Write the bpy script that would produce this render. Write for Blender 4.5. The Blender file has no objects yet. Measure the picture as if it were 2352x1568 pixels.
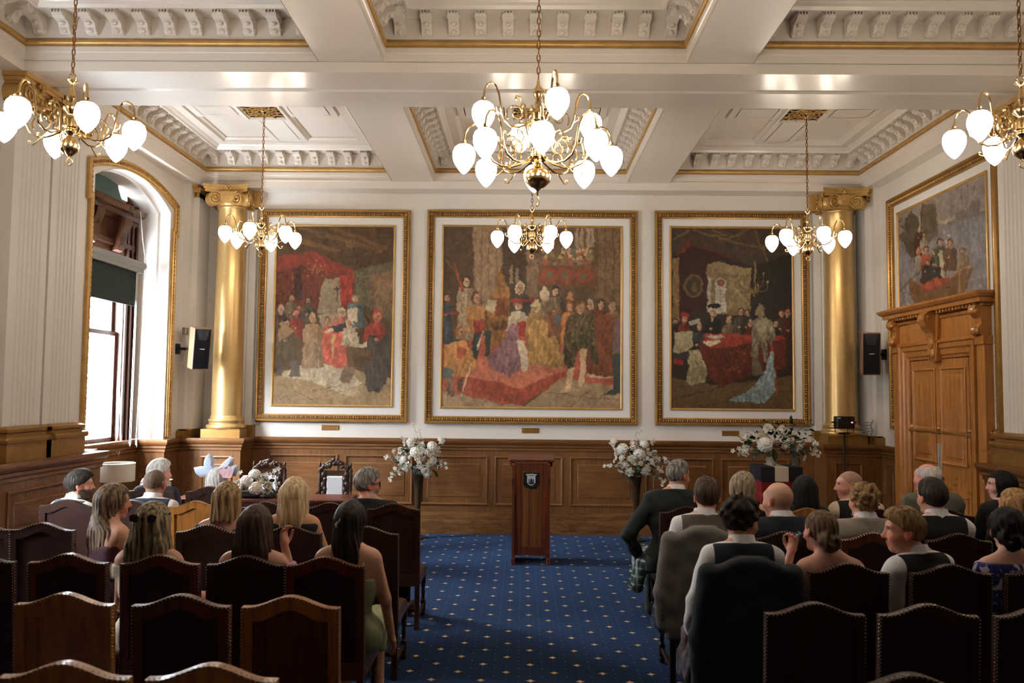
import bpy, bmesh, math, random
import numpy as np
from mathutils import Vector, Matrix
random.seed(7); np.random.seed(7)
SC = bpy.context.scene
COL = SC.collection
PI = math.pi

# ------------------------------------------------------------------ camera, world, exposure
H = 1.99706
cam_d = bpy.data.cameras.new('camera')
cam = bpy.data.objects.new('camera', cam_d); COL.objects.link(cam)
cam_d.sensor_width = 36.0
cam_d.lens = 1923.9 / 2352 * 36.0
RGT = Vector((0.999873466, 0.012673662, 0.00961407))
UPV = Vector((-0.008826915, -0.060766179, 0.998112998))
FWD = Vector((-0.013233957, 0.998071565, 0.060646621))
cam.matrix_world = Matrix(((RGT.x, UPV.x, -FWD.x, 0), (RGT.y, UPV.y, -FWD.y, 0), (RGT.z, UPV.z, -FWD.z, H), (0, 0, 0, 1)))
cam_d.clip_start = 0.05
cam_d.dof.use_dof = True
cam_d.dof.focus_distance = 10.0
cam_d.dof.aperture_fstop = 3.2
SC.camera = cam

world = bpy.data.worlds.new('sky'); SC.world = world
world.use_nodes = True
bg = world.node_tree.nodes['Background']
bg.inputs[0].default_value = (0.86, 0.93, 1.0, 1)
bg.inputs[1].default_value = 92.0

SC.view_settings.view_transform = 'Standard'
SC.view_settings.look = 'None'
SC.view_settings.gamma = 1.0
SC.view_settings.use_curve_mapping = False
SC.view_settings.exposure = 0.18
try:
    SC.cycles.max_bounces = 5; SC.cycles.diffuse_bounces = 3; SC.cycles.glossy_bounces = 2
    SC.cycles.use_adaptive_sampling = True; SC.cycles.adaptive_threshold = 0.1; SC.cycles.adaptive_min_samples = 8
    SC.cycles.transmission_bounces = 4; SC.cycles.transparent_max_bounces = 6
    SC.cycles.caustics_reflective = False; SC.cycles.caustics_refractive = False
    SC.cycles.sample_clamp_indirect = 6.0
except Exception:
    pass
LAMP = 24.0      # strength of the glowing glass shades

# room measures
WY = 12.02; XL = -4.745; XR = 4.915; XC = 0.085; YB = -2.2
ZS = 4.865; Z1 = 4.965; ZR = 5.40
# windows light portals come with the windows
def area_portal(x, y, z, sy, sz):
    ld = bpy.data.lights.new('window_portal', 'AREA'); ld.shape = 'RECTANGLE'; ld.size = sz; ld.size_y = sy
    ld.cycles.is_portal = True
    o = bpy.data.objects.new('window_portal', ld); COL.objects.link(o)
    o.location = (x, y, z); o.rotation_euler = (0, -PI/2, 0)

# ------------------------------------------------------------------ helpers
def srgb(r, g, b):
    f = lambda c: (c/255/12.92) if c/255 <= 0.04045 else ((c/255+0.055)/1.055)**2.4
    return (f(r), f(g), f(b), 1.0)

class MB:
    def __init__(s): s.v = []; s.f = []
    def add(s, vs, fs):
        n = len(s.v); s.v.extend(tuple(p) for p in vs); s.f.extend(tuple(i+n for i in f) for f in fs); return s
    def box(s, x0, x1, y0, y1, z0, z1):
        return s.add([(x0,y0,z0),(x1,y0,z0),(x1,y1,z0),(x0,y1,z0),(x0,y0,z1),(x1,y0,z1),(x1,y1,z1),(x0,y1,z1)],
                     [(3,2,1,0),(4,5,6,7),(0,1,5,4),(1,2,6,5),(2,3,7,6),(3,0,4,7)])
    def bbox(s, x0, x1, y0, y1, z0, z1, b=0.006):
        # chamfered box
        vs = []; 
        for z, i in ((z0, b), (z0+b, 0), (z1-b, 0), (z1, b)):
            if i: r = [(x0+i,y0+i),(x1-i,y0+i),(x1-i,y1-i),(x0+i,y1-i)]; r = [r[0],r[1],r[1],r[2],r[2],r[3],r[3],r[0]]; r = [(x0+b,y0+b),(x1-b,y0+b),(x1-b,y0+b),(x1-b,y1-b),(x1-b,y1-b),(x0+b,y1-b),(x0+b,y1-b),(x0+b,y0+b)]
            else: r = [(x0+b,y0),(x1-b,y0),(x1,y0+b),(x1,y1-b),(x1-b,y1),(x0+b,y1),(x0,y1-b),(x0,y0+b)]
            vs += [(p[0], p[1], z) for p in r]
        fs = []
        for k in range(3):
            for i in range(8):
                j = (i+1) % 8; fs.append((k*8+i, k*8+j, k*8+8+j, k*8+8+i))
        fs.append(tuple(range(7,-1,-1))); fs.append(tuple(range(24,32)))
        return s.add(vs, fs)
    def lathe(s, prof, n=24, c=(0,0,0), sx=1.0, sy=1.0, cap=True):
        vs = []; fs = []
        for r, z in prof:
            for i in range(n):
                a = 2*PI*i/n; vs.append((c[0]+sx*r*math.cos(a), c[1]+sy*r*math.sin(a), c[2]+z))
        m = len(prof)
        for k in range(m-1):
            for i in range(n):
                j = (i+1) % n; fs.append((k*n+i, k*n+j, (k+1)*n+j, (k+1)*n+i))
        if cap: fs.append(tuple(range(n-1,-1,-1))); fs.append(tuple((m-1)*n+i for i in range(n)))
        return s.add(vs, fs)
    def tube(s, pts, r, n=8, cap=True, closed=False):
        P = [Vector(p) for p in pts]; m = len(P)
        rr = r if isinstance(r, (list, tuple)) else [r]*m
        vs = []; fs = []; ref = None
        for i in range(m):
            if closed: t = P[(i+1) % m]-P[i-1]
            else: t = P[min(i+1, m-1)]-P[max(i-1, 0)]
            if t.length < 1e-9: t = Vector((0,0,1))
            t.normalize()
            if ref is None:
                ref = Vector((0,0,1)) if abs(t.z) < 0.9 else Vector((1,0,0))
            u = ref - t*ref.dot(t)
            if u.length < 1e-6: u = t.orthogonal()
            u.normalize(); w = t.cross(u); ref = u
            for k in range(n):
                a = 2*PI*k/n; q = P[i]+(u*math.cos(a)+w*math.sin(a))*rr[i]; vs.append(tuple(q))
        for i in range(m if closed else m-1):
            i2 = (i+1) % m
            for k in range(n):
                j = (k+1) % n; fs.append((i*n+k, i*n+j, i2*n+j, i2*n+k))
        if cap and not closed: fs.append(tuple(range(n-1,-1,-1))); fs.append(tuple((m-1)*n+k for k in range(n)))
        return s.add(vs, fs)
    def ball(s, c, r, n=10, m=7):
        rx, ry, rz = (r, r, r) if not isinstance(r, (tuple, list)) else r
        vs = [(c[0], c[1], c[2]-rz)]; fs = []
        for k in range(1, m):
            t = PI*k/m - PI/2
            for i in range(n):
                a = 2*PI*i/n; vs.append((c[0]+rx*math.cos(t)*math.cos(a), c[1]+ry*math.cos(t)*math.sin(a), c[2]+rz*math.sin(t)))
        vs.append((c[0], c[1], c[2]+rz)); L = len(vs)-1
        for i in range(n):
            j = (i+1) % n; fs.append((0, 1+j, 1+i)); fs.append((L, L-n+i, L-n+j))
        for k in range(m-2):
            for i in range(n):
                j = (i+1) % n; fs.append((1+k*n+i, 1+k*n+j, 1+(k+1)*n+j, 1+(k+1)*n+i))
        return s.add(vs, fs)
    def sweep(s, path, prof, mp, closed=True, cap=True):
        # path: 2D points; prof: (inset, height) list; mp(u,v,h) -> xyz ; left normal is the inset side
        P = [Vector((p[0], p[1])) for p in path]; m = len(P); vs = []; fs = []
        def nrm(a, b):
            d = (b-a); d.normalize(); return Vector((-d.y, d.x))
        for i in range(m):
            if closed: n0 = nrm(P[i-1], P[i]); n1 = nrm(P[i], P[(i+1) % m])
            else:
                n0 = nrm(P[i-1], P[i]) if i else nrm(P[0], P[1]); n1 = nrm(P[i], P[i+1]) if i < m-1 else n0
            q = (n0+n1)/max(0.2, 1+n0.dot(n1))
            for o, h in prof: vs.append(mp(P[i].x+q.x*o, P[i].y+q.y*o, h))
        k = len(prof)
        for i in range(m if closed else m-1):
            j = (i+1) % m
            for a in range(k-1): fs.append((i*k+a, j*k+a, j*k+a+1, i*k+a+1))
        if cap and not closed: fs.append(tuple(range(k-1,-1,-1))); fs.append(tuple((m-1)*k+a for a in range(k)))
        return s.add(vs, fs)
    def extrude(s, poly, mp, h0, h1):
        n = len(poly); vs = [mp(p[0], p[1], h0) for p in poly]+[mp(p[0], p[1], h1) for p in poly]
        fs = [tuple(range(n-1,-1,-1)), tuple(range(n, 2*n))]+[(i, (i+1) % n, n+(i+1) % n, n+i) for i in range(n)]
        return s.add(vs, fs)
    def xform(s, M):
        s.v = [tuple(M @ Vector(p)) for p in s.v]; return s
    def mesh(s, name, smooth=0):
        me = bpy.data.meshes.new(name); me.from_pydata(s.v, [], s.f)
        if smooth:
            me.polygons.foreach_set('use_smooth', [True]*len(me.polygons))
            try: me.set_sharp_from_angle(angle=math.radians(smooth))
            except Exception: pass
        me.update(); return me
    def build(s, name, mat=None, parent=None, smooth=0, loc=None, rot=None, fix=True):
        me = s.mesh(name, smooth)
        if fix and len(me.polygons) < 60000:
            b = bmesh.new(); b.from_mesh(me); bmesh.ops.recalc_face_normals(b, faces=b.faces); b.to_mesh(me); b.free()
        return link(name, me, mat, parent, loc, rot)

def link(name, me, mat=None, parent=None, loc=None, rot=None):
    o = bpy.data.objects.new(name, me); COL.objects.link(o)
    if mat is not None and len(me.materials) == 0: me.materials.append(mat)
    if parent is not None: o.parent = parent
    if loc is not None: o.location = loc
    if rot is not None: o.rotation_euler = rot
    return o
def tag(o, label, cat, group=None):
    o['label'] = label; o['category'] = cat
    if group: o['group'] = group
    return o
def struct(o): o['kind'] = 'structure'; return o
def stuff(o): o['kind'] = 'stuff'; return o
def empty(name, loc=(0,0,0), rz=0.0, label=None, cat=None, group=None):
    o = bpy.data.objects.new(name, None); COL.objects.link(o); o.location = loc; o.rotation_euler = (0,0,rz); o.empty_display_size = 0.1
    if label: tag(o, label, cat, group)
    return o
def copy_tree(o, parent=None):
    c = o.copy(); COL.objects.link(c); c.parent = parent
    for ch in list(o.children): copy_tree(ch, c)
    return c
def rect(x0, x1, y0, y1): return [(x0,y0),(x1,y0),(x1,y1),(x0,y1)]
def arc(cx, cy, r, a0, a1, n): return [(cx+r*math.cos(a0+(a1-a0)*i/n), cy+r*math.sin(a0+(a1-a0)*i/n)) for i in range(n+1)]
XY = lambda u, v, h: (u, v, h)
BACK = lambda u, v, h: (u, WY-h, v)               # on the back wall: u right, v up, h out of the wall
LEFT = lambda u, v, h: (XL+h, u, v)               # u = depth
RIGHT = lambda u, v, h: (XR-h, u, v)

# ------------------------------------------------------------------ materials
MATS = {}
def newmat(name):
    m = bpy.data.materials.new(name); m.use_nodes = True; return m, m.node_tree, m.node_tree.nodes['Principled BSDF']
def plain(name, col, rough=0.5, metal=0.0, noise=0.0, nscale=8.0, bump=0.0, bscale=40.0, spec=None, sheen=0.0, coat=0.0):
    if name in MATS: return MATS[name]
    m, nt, p = newmat(name)
    c = srgb(*col)
    p.inputs['Base Color'].default_value = c; p.inputs['Roughness'].default_value = rough; p.inputs['Metallic'].default_value = metal
    if spec is not None: p.inputs['Specular IOR Level'].default_value = spec
    if sheen: p.inputs['Sheen Weight'].default_value = sheen
    if coat: p.inputs['Coat Weight'].default_value = coat; p.inputs['Coat Roughness'].default_value = 0.15
    if noise or bump: tc = nt.nodes.new('ShaderNodeTexCoord')
    if noise:
        n = nt.nodes.new('ShaderNodeTexNoise'); n.inputs['Scale'].default_value = nscale; n.inputs['Detail'].default_value = 4
        nt.links.new(tc.outputs['Object'], n.inputs['Vector'])
        r = nt.nodes.new('ShaderNodeMapRange'); r.inputs[1].default_value = 0.3; r.inputs[2].default_value = 0.7
        r.inputs[3].default_value = 1-noise; r.inputs[4].default_value = 1+noise
        nt.links.new(n.outputs['Fac'], r.inputs[0])
        mx = nt.nodes.new('ShaderNodeMix'); mx.data_type = 'RGBA'; mx.blend_type = 'MULTIPLY'; mx.inputs[0].default_value = 1
        mx.inputs[6].default_value = c
        nt.links.new(r.outputs[0], mx.inputs[7]); nt.links.new(mx.outputs[2], p.inputs['Base Color'])
    if bump:
        n2 = nt.nodes.new('ShaderNodeTexNoise'); n2.inputs['Scale'].default_value = bscale; n2.inputs['Detail'].default_value = 3
        nt.links.new(tc.outputs['Object'], n2.inputs['Vector'])
        b = nt.nodes.new('ShaderNodeBump'); b.inputs['Strength'].default_value = bump; b.inputs['Distance'].default_value = 0.01
        nt.links.new(n2.outputs['Fac'], b.inputs['Height']); nt.links.new(b.outputs[0], p.inputs['Normal'])
    MATS[name] = m; return m
def wood(name, c1, c2, rough=0.35, stretch=(30, 30, 2), scale=1.0, coat=0.3, wear=0.0):
    if name in MATS: return MATS[name]
    m, nt, p = newmat(name); N = nt.nodes; Lk = nt.links
    tc = N.new('ShaderNodeTexCoord'); mp = N.new('ShaderNodeMapping'); mp.inputs['Scale'].default_value = stretch
    Lk.new(tc.outputs['Object'], mp.inputs['Vector'])
    n = N.new('ShaderNodeTexNoise'); n.inputs['Scale'].default_value = scale; n.inputs['Detail'].default_value = 6; n.inputs['Distortion'].default_value = 0.6
    Lk.new(mp.outputs[0], n.inputs['Vector'])
    r = N.new('ShaderNodeValToRGB'); r.color_ramp.elements[0].position = 0.32; r.color_ramp.elements[1].position = 0.68
    r.color_ramp.elements[0].color = srgb(*c1); r.color_ramp.elements[1].color = srgb(*c2)
    Lk.new(n.outputs['Fac'], r.inputs[0])
    n2 = N.new('ShaderNodeTexNoise'); n2.inputs['Scale'].default_value = 1.7; Lk.new(tc.outputs['Object'], n2.inputs['Vector'])
    mr = N.new('ShaderNodeMapRange'); mr.inputs[1].default_value = 0.3; mr.inputs[2].default_value = 0.7; mr.inputs[3].default_value = 0.92; mr.inputs[4].default_value = 1.06
    Lk.new(n2.outputs['Fac'], mr.inputs[0])
    mx = N.new('ShaderNodeMix'); mx.data_type = 'RGBA'; mx.blend_type = 'MULTIPLY'; mx.inputs[0].default_value = 1
    Lk.new(r.outputs[0], mx.inputs[6]); Lk.new(mr.outputs[0], mx.inputs[7]); Lk.new(mx.outputs[2], p.inputs['Base Color'])
    p.inputs['Roughness'].default_value = rough; p.inputs['Coat Weight'].default_value = coat; p.inputs['Coat Roughness'].default_value = 0.2
    p.inputs['Specular IOR Level'].default_value = 0.25 if coat < 0.11 else 0.45
    b = N.new('ShaderNodeBump'); b.inputs['Strength'].default_value = 0.12; b.inputs['Distance'].default_value = 0.004
    Lk.new(n.outputs['Fac'], b.inputs['Height']); Lk.new(b.outputs[0], p.inputs['Normal'])
    MATS[name] = m; return m
def vcol(name, rough=0.6, sss=0.0, spec=0.3, bump=0.0, bscale=60):
    if name in MATS: return MATS[name]
    m, nt, p = newmat(name)
    a = nt.nodes.new('ShaderNodeAttribute'); a.attribute_name = 'Col'
    nt.links.new(a.outputs['Color'], p.inputs['Base Color']); p.inputs['Roughness'].default_value = rough
    p.inputs['Specular IOR Level'].default_value = spec
    if bump:
        tc = nt.nodes.new('ShaderNodeTexCoord'); n2 = nt.nodes.new('ShaderNodeTexNoise'); n2.inputs['Scale'].default_value = bscale
        nt.links.new(tc.outputs['Object'], n2.inputs['Vector'])
        b = nt.nodes.new('ShaderNodeBump'); b.inputs['Strength'].default_value = bump; b.inputs['Distance'].default_value = 0.005
        nt.links.new(n2.outputs['Fac'], b.inputs['Height']); nt.links.new(b.outputs[0], p.inputs['Normal'])
    MATS[name] = m; return m
def hairmat(name, dark, light, fine=60):
    if name in MATS: return MATS[name]
    m, nt, p = newmat(name); N = nt.nodes; Lk = nt.links
    tc = N.new('ShaderNodeTexCoord'); mp = N.new('ShaderNodeMapping'); mp.inputs['Scale'].default_value = (fine, fine, fine*0.09)
    Lk.new(tc.outputs['Object'], mp.inputs['Vector'])
    n = N.new('ShaderNodeTexNoise'); n.inputs['Scale'].default_value = 1.0; n.inputs['Detail'].default_value = 4; n.inputs['Distortion'].default_value = 0.3
    Lk.new(mp.outputs[0], n.inputs['Vector'])
    r = N.new('ShaderNodeValToRGB'); r.color_ramp.elements[0].position = 0.36; r.color_ramp.elements[1].position = 0.64
    r.color_ramp.elements[0].color = srgb(*dark); r.color_ramp.elements[1].color = srgb(*light)
    Lk.new(n.outputs['Fac'], r.inputs[0]); Lk.new(r.outputs[0], p.inputs['Base Color'])
    p.inputs['Roughness'].default_value = 0.58; p.inputs['Specular IOR Level'].default_value = 0.22
    b = N.new('ShaderNodeBump'); b.inputs['Strength'].default_value = 0.5; b.inputs['Distance'].default_value = 0.006
    Lk.new(n.outputs['Fac'], b.inputs['Height']); Lk.new(b.outputs[0], p.inputs['Normal'])
    MATS[name] = m; return m
def plaid(name, base, c1, c2, s=28):
    if name in MATS: return MATS[name]
    m, nt, p = newmat(name); N = nt.nodes; Lk = nt.links
    tc = N.new('ShaderNodeTexCoord'); cur = None
    prev = N.new('ShaderNodeRGB'); prev.outputs[0].default_value = srgb(*base); out = prev.outputs[0]
    for ax, (col, fr, th) in (('X', (c1, s, 0.35)), ('Z', (c1, s, 0.35)), ('X', (c2, s*0.5, 0.12)), ('Z', (c2, s*0.5, 0.12)), ('Y', (c1, s, 0.3))):
        w = N.new('ShaderNodeTexWave'); w.bands_direction = ax; w.inputs['Scale'].default_value = fr/6.2832*2
        Lk.new(tc.outputs['Object'], w.inputs['Vector'])
        lt = N.new('ShaderNodeMath'); lt.operation = 'LESS_THAN'; lt.inputs[1].default_value = th
        Lk.new(w.outputs['Fac'], lt.inputs[0])
        ml = N.new('ShaderNodeMath'); ml.operation = 'MULTIPLY'; ml.inputs[1].default_value = 0.55; Lk.new(lt.outputs[0], ml.inputs[0])
        mx = N.new('ShaderNodeMix'); mx.data_type = 'RGBA'; Lk.new(ml.outputs[0], mx.inputs[0]); Lk.new(out, mx.inputs[6]); mx.inputs[7].default_value = srgb(*col); out = mx.outputs[2]
    Lk.new(out, p.inputs['Base Color']); p.inputs['Roughness'].default_value = 0.9
    MATS[name] = m; return m
def glow(name, col, strength):
    if name in MATS: return MATS[name]
    m, nt, p = newmat(name)
    p.inputs['Base Color'].default_value = srgb(250, 246, 238); p.inputs['Roughness'].default_value = 0.35
    p.inputs['Emission Color'].default_value = (*col, 1); p.inputs['Emission Strength'].default_value = strength
    MATS[name] = m; return m

M_WALL = plain('wall_paint', (226, 219, 210), 0.6, noise=0.02, nscale=1.5)
M_CEIL = plain('ceiling_paint', (228, 218, 206), 0.34, noise=0.015, nscale=1.2, coat=0.35)
M_CEILM = plain('plaster_ornament', (222, 212, 200), 0.55)
M_GOLD = plain('gilding', (194, 152, 88), 0.36, 0.35, noise=0.12, nscale=9)
M_GOLDC = plain('column_gilding', (206, 170, 112), 0.33, 0.62, noise=0.06, nscale=5)
M_GOLDD = plain('aged_gilding', (150, 112, 58), 0.42, 0.5, noise=0.25, nscale=30)
M_BRASS = plain('polished_brass', (238, 204, 146), 0.18, 1.0)
M_CHAIN = plain('chain_brass', (150, 104, 56), 0.3, 1.0)
M_OAK = wood('oak_panelling', (108, 68, 33), (132, 87, 46), 0.42, (3, 40, 40), 1.0)
M_OAKV = wood('oak_upright', (104, 66, 32), (130, 85, 45), 0.42, (40, 40, 3.0), 1.0)
M_OAKW = wood('worn_oak', (92, 58, 30), (134, 92, 52), 0.55, (4, 4, 16), 1.2, 0.1)
M_DOOR = wood('door_oak', (166, 107, 50), (192, 130, 66), 0.34, (22, 22, 2.0), 1.0)
M_DARKW = wood('dark_window_wood', (52, 26, 14), (86, 46, 24), 0.4, (20, 20, 2.0), 1.0)
M_PLINTH = plain('gilt_base_paint', (150, 110, 52), 0.42, 0.45, noise=0.1)
M_CHAIRD = wood('dark_chair_wood', (40, 18, 10), (58, 28, 15), 0.5, (26, 26, 2.5), 1.0, 0.03)
M_CHAIRM = wood('reddish_chair_wood', (78, 38, 17), (104, 54, 25), 0.45, (26, 26, 2.5), 1.0, 0.1)
M_CHAIRL = wood('honey_chair_wood', (140, 84, 30), (176, 114, 48), 0.38, (26, 26, 2.5), 1.0, 0.35)
M_LEATHER = plain('brown_leather', (72, 38, 26), 0.34, noise=0.15, nscale=12, bump=0.1, bscale=160)
M_NAIL = plain('nail_heads', (176, 160, 138), 0.3, 0.9)
M_MAHOG = wood('mahogany', (72, 27, 11), (112, 50, 21), 0.38, (26, 26, 1.6), 1.1, 0.12)
M_CARVE = plain('carved_walnut', (62, 38, 26), 0.4, noise=0.2, nscale=30, bump=0.5, bscale=70)
M_BLACK = plain('black_plastic', (18, 18, 20), 0.4)
M_WHITEF = plain('white_upholstery', (222, 222, 224), 0.85, noise=0.05, nscale=60)
M_SHADE = glow('lamp_glass', (1.0, 0.88, 0.73), LAMP)
# ================================================================== STRUCTURE
# ---- carpet
def carpet_mat():
    m, nt, p = newmat('patterned_carpet'); N = nt.nodes; Lk = nt.links
    A = 0.345; OX, OY = 0.07162, 8.02018
    tc = N.new('ShaderNodeTexCoord'); sp = N.new('ShaderNodeSeparateXYZ'); Lk.new(tc.outputs['Object'], sp.inputs[0])
    def mth(op, a, b=None):
        n = N.new('ShaderNodeMath'); n.operation = op
        for i, x in enumerate((a, b)):
            if x is None: continue
            if isinstance(x, (int, float)): n.inputs[i].default_value = x
            else: Lk.new(x, n.inputs[i])
        return n.outputs[0]
    def cell(ax, org, per):
        u = mth('DIVIDE', mth('SUBTRACT', ax, org), per)
        return mth('ABSOLUTE', mth('SUBTRACT', mth('FRACT', mth('ADD', u, 0.5)), 0.5))
    def motif(ox, oy, per, r, pw):
        a = mth('POWER', cell(sp.outputs[0], ox, per), pw); b = mth('POWER', cell(sp.outputs[1], oy, per), pw)
        return mth('LESS_THAN', mth('ADD', a, b), r**pw)
    m1 = motif(OX, OY, A, 0.098, 0.72); m2 = motif(OX+A/2, OY+A/2, A, 0.098, 0.72)
    core = mth('MAXIMUM', motif(OX, OY, A, 0.045, 1.6), motif(OX+A/2, OY+A/2, A, 0.045, 1.6))
    mot = mth('MAXIMUM', mth('MAXIMUM', m1, m2), core)
    dots = mth('MAXIMUM', motif(OX+A/4, OY+A/4, A/2, 0.045, 1.5), motif(OX, OY+A/4, A/4, 0.055, 1.5))
    dots2 = motif(OX+A/8, OY, A/4, 0.05, 1.5)
    n = N.new('ShaderNodeTexNoise'); n.inputs['Scale'].default_value = 420; n.inputs['Detail'].default_value = 2; Lk.new(tc.outputs['Object'], n.inputs['Vector'])
    r = N.new('ShaderNodeValToRGB'); r.color_ramp.elements[0].position = 0.3; r.color_ramp.elements[1].position = 0.75
    r.color_ramp.elements[0].color = srgb(6, 13, 28); r.color_ramp.elements[1].color = srgb(17, 36, 68); Lk.new(n.outputs['Fac'], r.inputs[0])
    def mix(fac, a, col):
        x = N.new('ShaderNodeMix'); x.data_type = 'RGBA'; Lk.new(fac, x.inputs[0]); Lk.new(a, x.inputs[6]); x.inputs[7].default_value = srgb(*col); return x.outputs[2]
    c = mix(mth('MULTIPLY', dots2, 0.25), r.outputs[0], (90, 118, 160))
    c = mix(mth('MULTIPLY', dots, 0.5), c, (110, 135, 165))
    c = mix(mot, c, (196, 158, 92))
    Lk.new(c, p.inputs['Base Color']); p.inputs['Roughness'].default_value = 0.95; p.inputs['Specular IOR Level'].default_value = 0.1
    p.inputs['Sheen Weight'].default_value = 0.25; p.inputs['Sheen Tint'].default_value = srgb(120, 160, 220)
    return m
M_CARPET = carpet_mat()
fl = struct(MB().box(-5.6, 5.4, YB, WY+0.2, -0.06, 0).build('floor', M_CARPET))

# ---- ceiling
ceil = struct(MB().box(-5.6, 5.4, YB, WY+0.3, 5.47, 5.55).build('ceiling', M_CEIL))
BX = (-4.55, -1.87, -1.28, 1.45, 2.04, 4.72)
CY = ((8.29, 11.707), (3.97, 7.38), (-0.35, 3.06))
for x0, x1 in ((BX[1], BX[2]), (BX[3], BX[4])):
    MB().box(x0, x1, YB, 11.75, Z1, 5.48).build('beam', M_CEIL, ceil)
for y0, y1 in ((7.38, 8.29), (3.06, 3.97), (-1.3, -0.35)):
    m = MB()
    m.sweep([(XR, y0), (XL, y0)], [(0, 5.48), (0, Z1+0.022), (-0.022, Z1+0.016), (-0.022, Z1), (0, Z1-0.004), (0, ZS), (-0.385, ZS), (-0.40, ZS+0.02), (-0.48, ZS+0.02), (-0.495, ZS), (-(y1-y0), ZS), (-(y1-y0), 5.48)], lambda u, v, h: (u, v, h), closed=False)
    m.v = [(a, (y0+(y0-b)*-1) if False else b, c) for a, b, c in m.v]
    m.build('cross_beam', M_CEIL, ceil)
MB().sweep([(XR, 11.707), (XL, 11.707)], [(0, 5.48), (0, Z1+0.022), (0.02, Z1+0.016), (0.02, Z1), (0, Z1-0.004), (0, ZS), (-0.33, ZS), (-0.33, 5.48)], XY, closed=False).build('wall_beam', M_CEIL, ceil)
for xa, xb in ((XL-0.3, BX[0]), (BX[5], XR+0.3)):
    for y0, y1 in ((8.29, 11.707), (3.97, 7.38), (-0.35, 3.06)):
        MB().box(xa, xb, y0, y1, ZS, 5.48).build('wall_beam', M_CEIL, ceil)
# brackets
def bracket_mesh():
    # scrolled console: width along x, projects along -y (towards 0..), z up ; back at y=0
    b = MB(); w = 0.048
    prof = [(0, 0), (0.035, 0.004), (0.062, 0.026), (0.07, 0.055), (0.095, 0.088), (0.15, 0.098), (0.19, 0.112), (0.2, 0.14), (0.185, 0.158), (0, 0.158)]
    b.extrude([(-y, z) for y, z in prof], lambda u, v, h: (h, u, v), -w, w)
    for s in (-1, 1):
        b.ball((s*w, -0.155, 0.128), (0.012, 0.028, 0.026), 8, 5); b.ball((s*w, -0.032, 0.035), (0.01, 0.022, 0.024), 8, 5)
    b.ball((0, -0.055, 0.03), (0.03, 0.02, 0.03), 8, 5); b.ball((0, -0.1, 0.08), (0.026, 0.024, 0.022), 8, 5)
    b.box(-0.056, 0.056, -0.212, 0, 0.156, 0.172)
    for k in range(4): b.box(-0.045+k*0.027, -0.035+k*0.027, -0.217, -0.2, 0.13, 0.158)
    me = b.mesh('bracket'); me.materials.append(M_CEILM); return me
ME_BRK = bracket_mesh()
def vent(cx, cy):
    fr = MB().sweep(rect(cx-0.27, cx+0.27, cy-0.27, cy+0.27), [(0, ZR+0.002), (0, ZR-0.03), (0.03, ZR-0.035), (0.04, ZR-0.012), (0.05, ZR-0.012), (0.05, ZR+0.04)], XY).build('vent_frame', M_CEILM, ceil)
    g = MB(); z = ZR-0.016
    for k in range(3):
        r = 0.06+k*0.06; g.tube([(cx+r*math.cos(a*PI/9), cy+r*math.sin(a*PI/9), z) for a in range(18)], 0.008, 5, closed=True)
    for k in range(12):
        a = k*PI/6+0.1; g.tube([(cx+0.05*math.cos(a), cy+0.05*math.sin(a), z), (cx+0.12*math.cos(a+0.2), cy+0.12*math.sin(a+0.2), z), (cx+0.27*math.cos(a), cy+0.27*math.sin(a), z)], 0.007, 5)
    for sx in (-1, 1):
        for sy in (-1, 1): g.tube([(cx+sx*0.1, cy+sy*0.1, z), (cx+sx*0.2, cy+sy*0.13, z), (cx+sx*0.22, cy+sy*0.22, z)], 0.01, 5)
    g.build('vent_grille', M_GOLD, ceil, 40)
    MB().box(cx-0.22, cx+0.22, cy-0.22, cy+0.22, ZR-0.008, ZR-0.003).build('vent_backing', plain('vent_dark', (38, 26, 16), 0.9), ceil)
def coffer(x0, x1, y0, y1, detail, bys=None):
    R = rect(x0, x1, y0, y1)
    MB().sweep(R, [(0.004, Z1-0.002), (0.004, 5.035), (0.014, 5.042), (0.014, 5.088), (0.004, 5.094), (0.004, 5.362), (0.225, 5.362), (0.225, 5.342), (0.245, 5.342), (0.262, 5.368), (0.285, 5.385), (0.30, ZR), (0.41, ZR), (0.415, ZR+0.03), (0.45, ZR+0.05), (0.45, 5.472)], XY).build('coffer_cornice', M_CEIL, ceil)
    MB().sweep(R, [(0, 5.096), (0.02, 5.102), (0.032, 5.118), (0.034, 5.13), (0.030, 5.144), (0.018, 5.158), (0, 5.164)], XY).build('gilt_moulding', M_GOLD, ceil, 60)
    cx, cy = (x0+x1)/2, (y0+y1)/2
    for a, b, c, d in ((cx-0.245, cx+0.245, y0+0.45, y1-0.45), (x0+0.45, cx-0.245, cy-0.245, cy+0.245), (cx+0.245, x1-0.45, cy-0.245, cy+0.245)):
        MB().sweep(rect(a, b, c, d), [(-0.03, 5.472), (-0.03, ZR+0.05), (0, ZR+0.03), (0.005, ZR), (0.1, ZR)], XY).box(a+0.09, b-0.09, c+0.09, d-0.09, ZR, 5.472).build('ceiling_rib', M_CEIL, ceil)
    if detail >= 1:
        n = 11; sp = (x1-x0-0.30)/(n-1)
        for i in range(n):
            link('bracket', ME_BRK, None, ceil, (x0+0.15+i*sp, y1, 5.19))
        for i in range(14):
            y = y1-0.27-i*0.224
            if bys and y < bys: continue
            link('bracket', ME_BRK, None, ceil, (x0, y, 5.19), (0, 0, PI/2)); link('bracket', ME_BRK, None, ceil, (x1, y, 5.19), (0, 0, -PI/2))
    if detail >= 1: vent(cx, cy)
for k, (y0, y1) in enumerate(CY):
    for x0, x1 in ((BX[0], BX[1]), (BX[2], BX[3]), (BX[4], BX[5])):
        coffer(x0, x1, y0, y1, 1 if k < 2 else 0, 5.2 if k == 1 else None)

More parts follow.
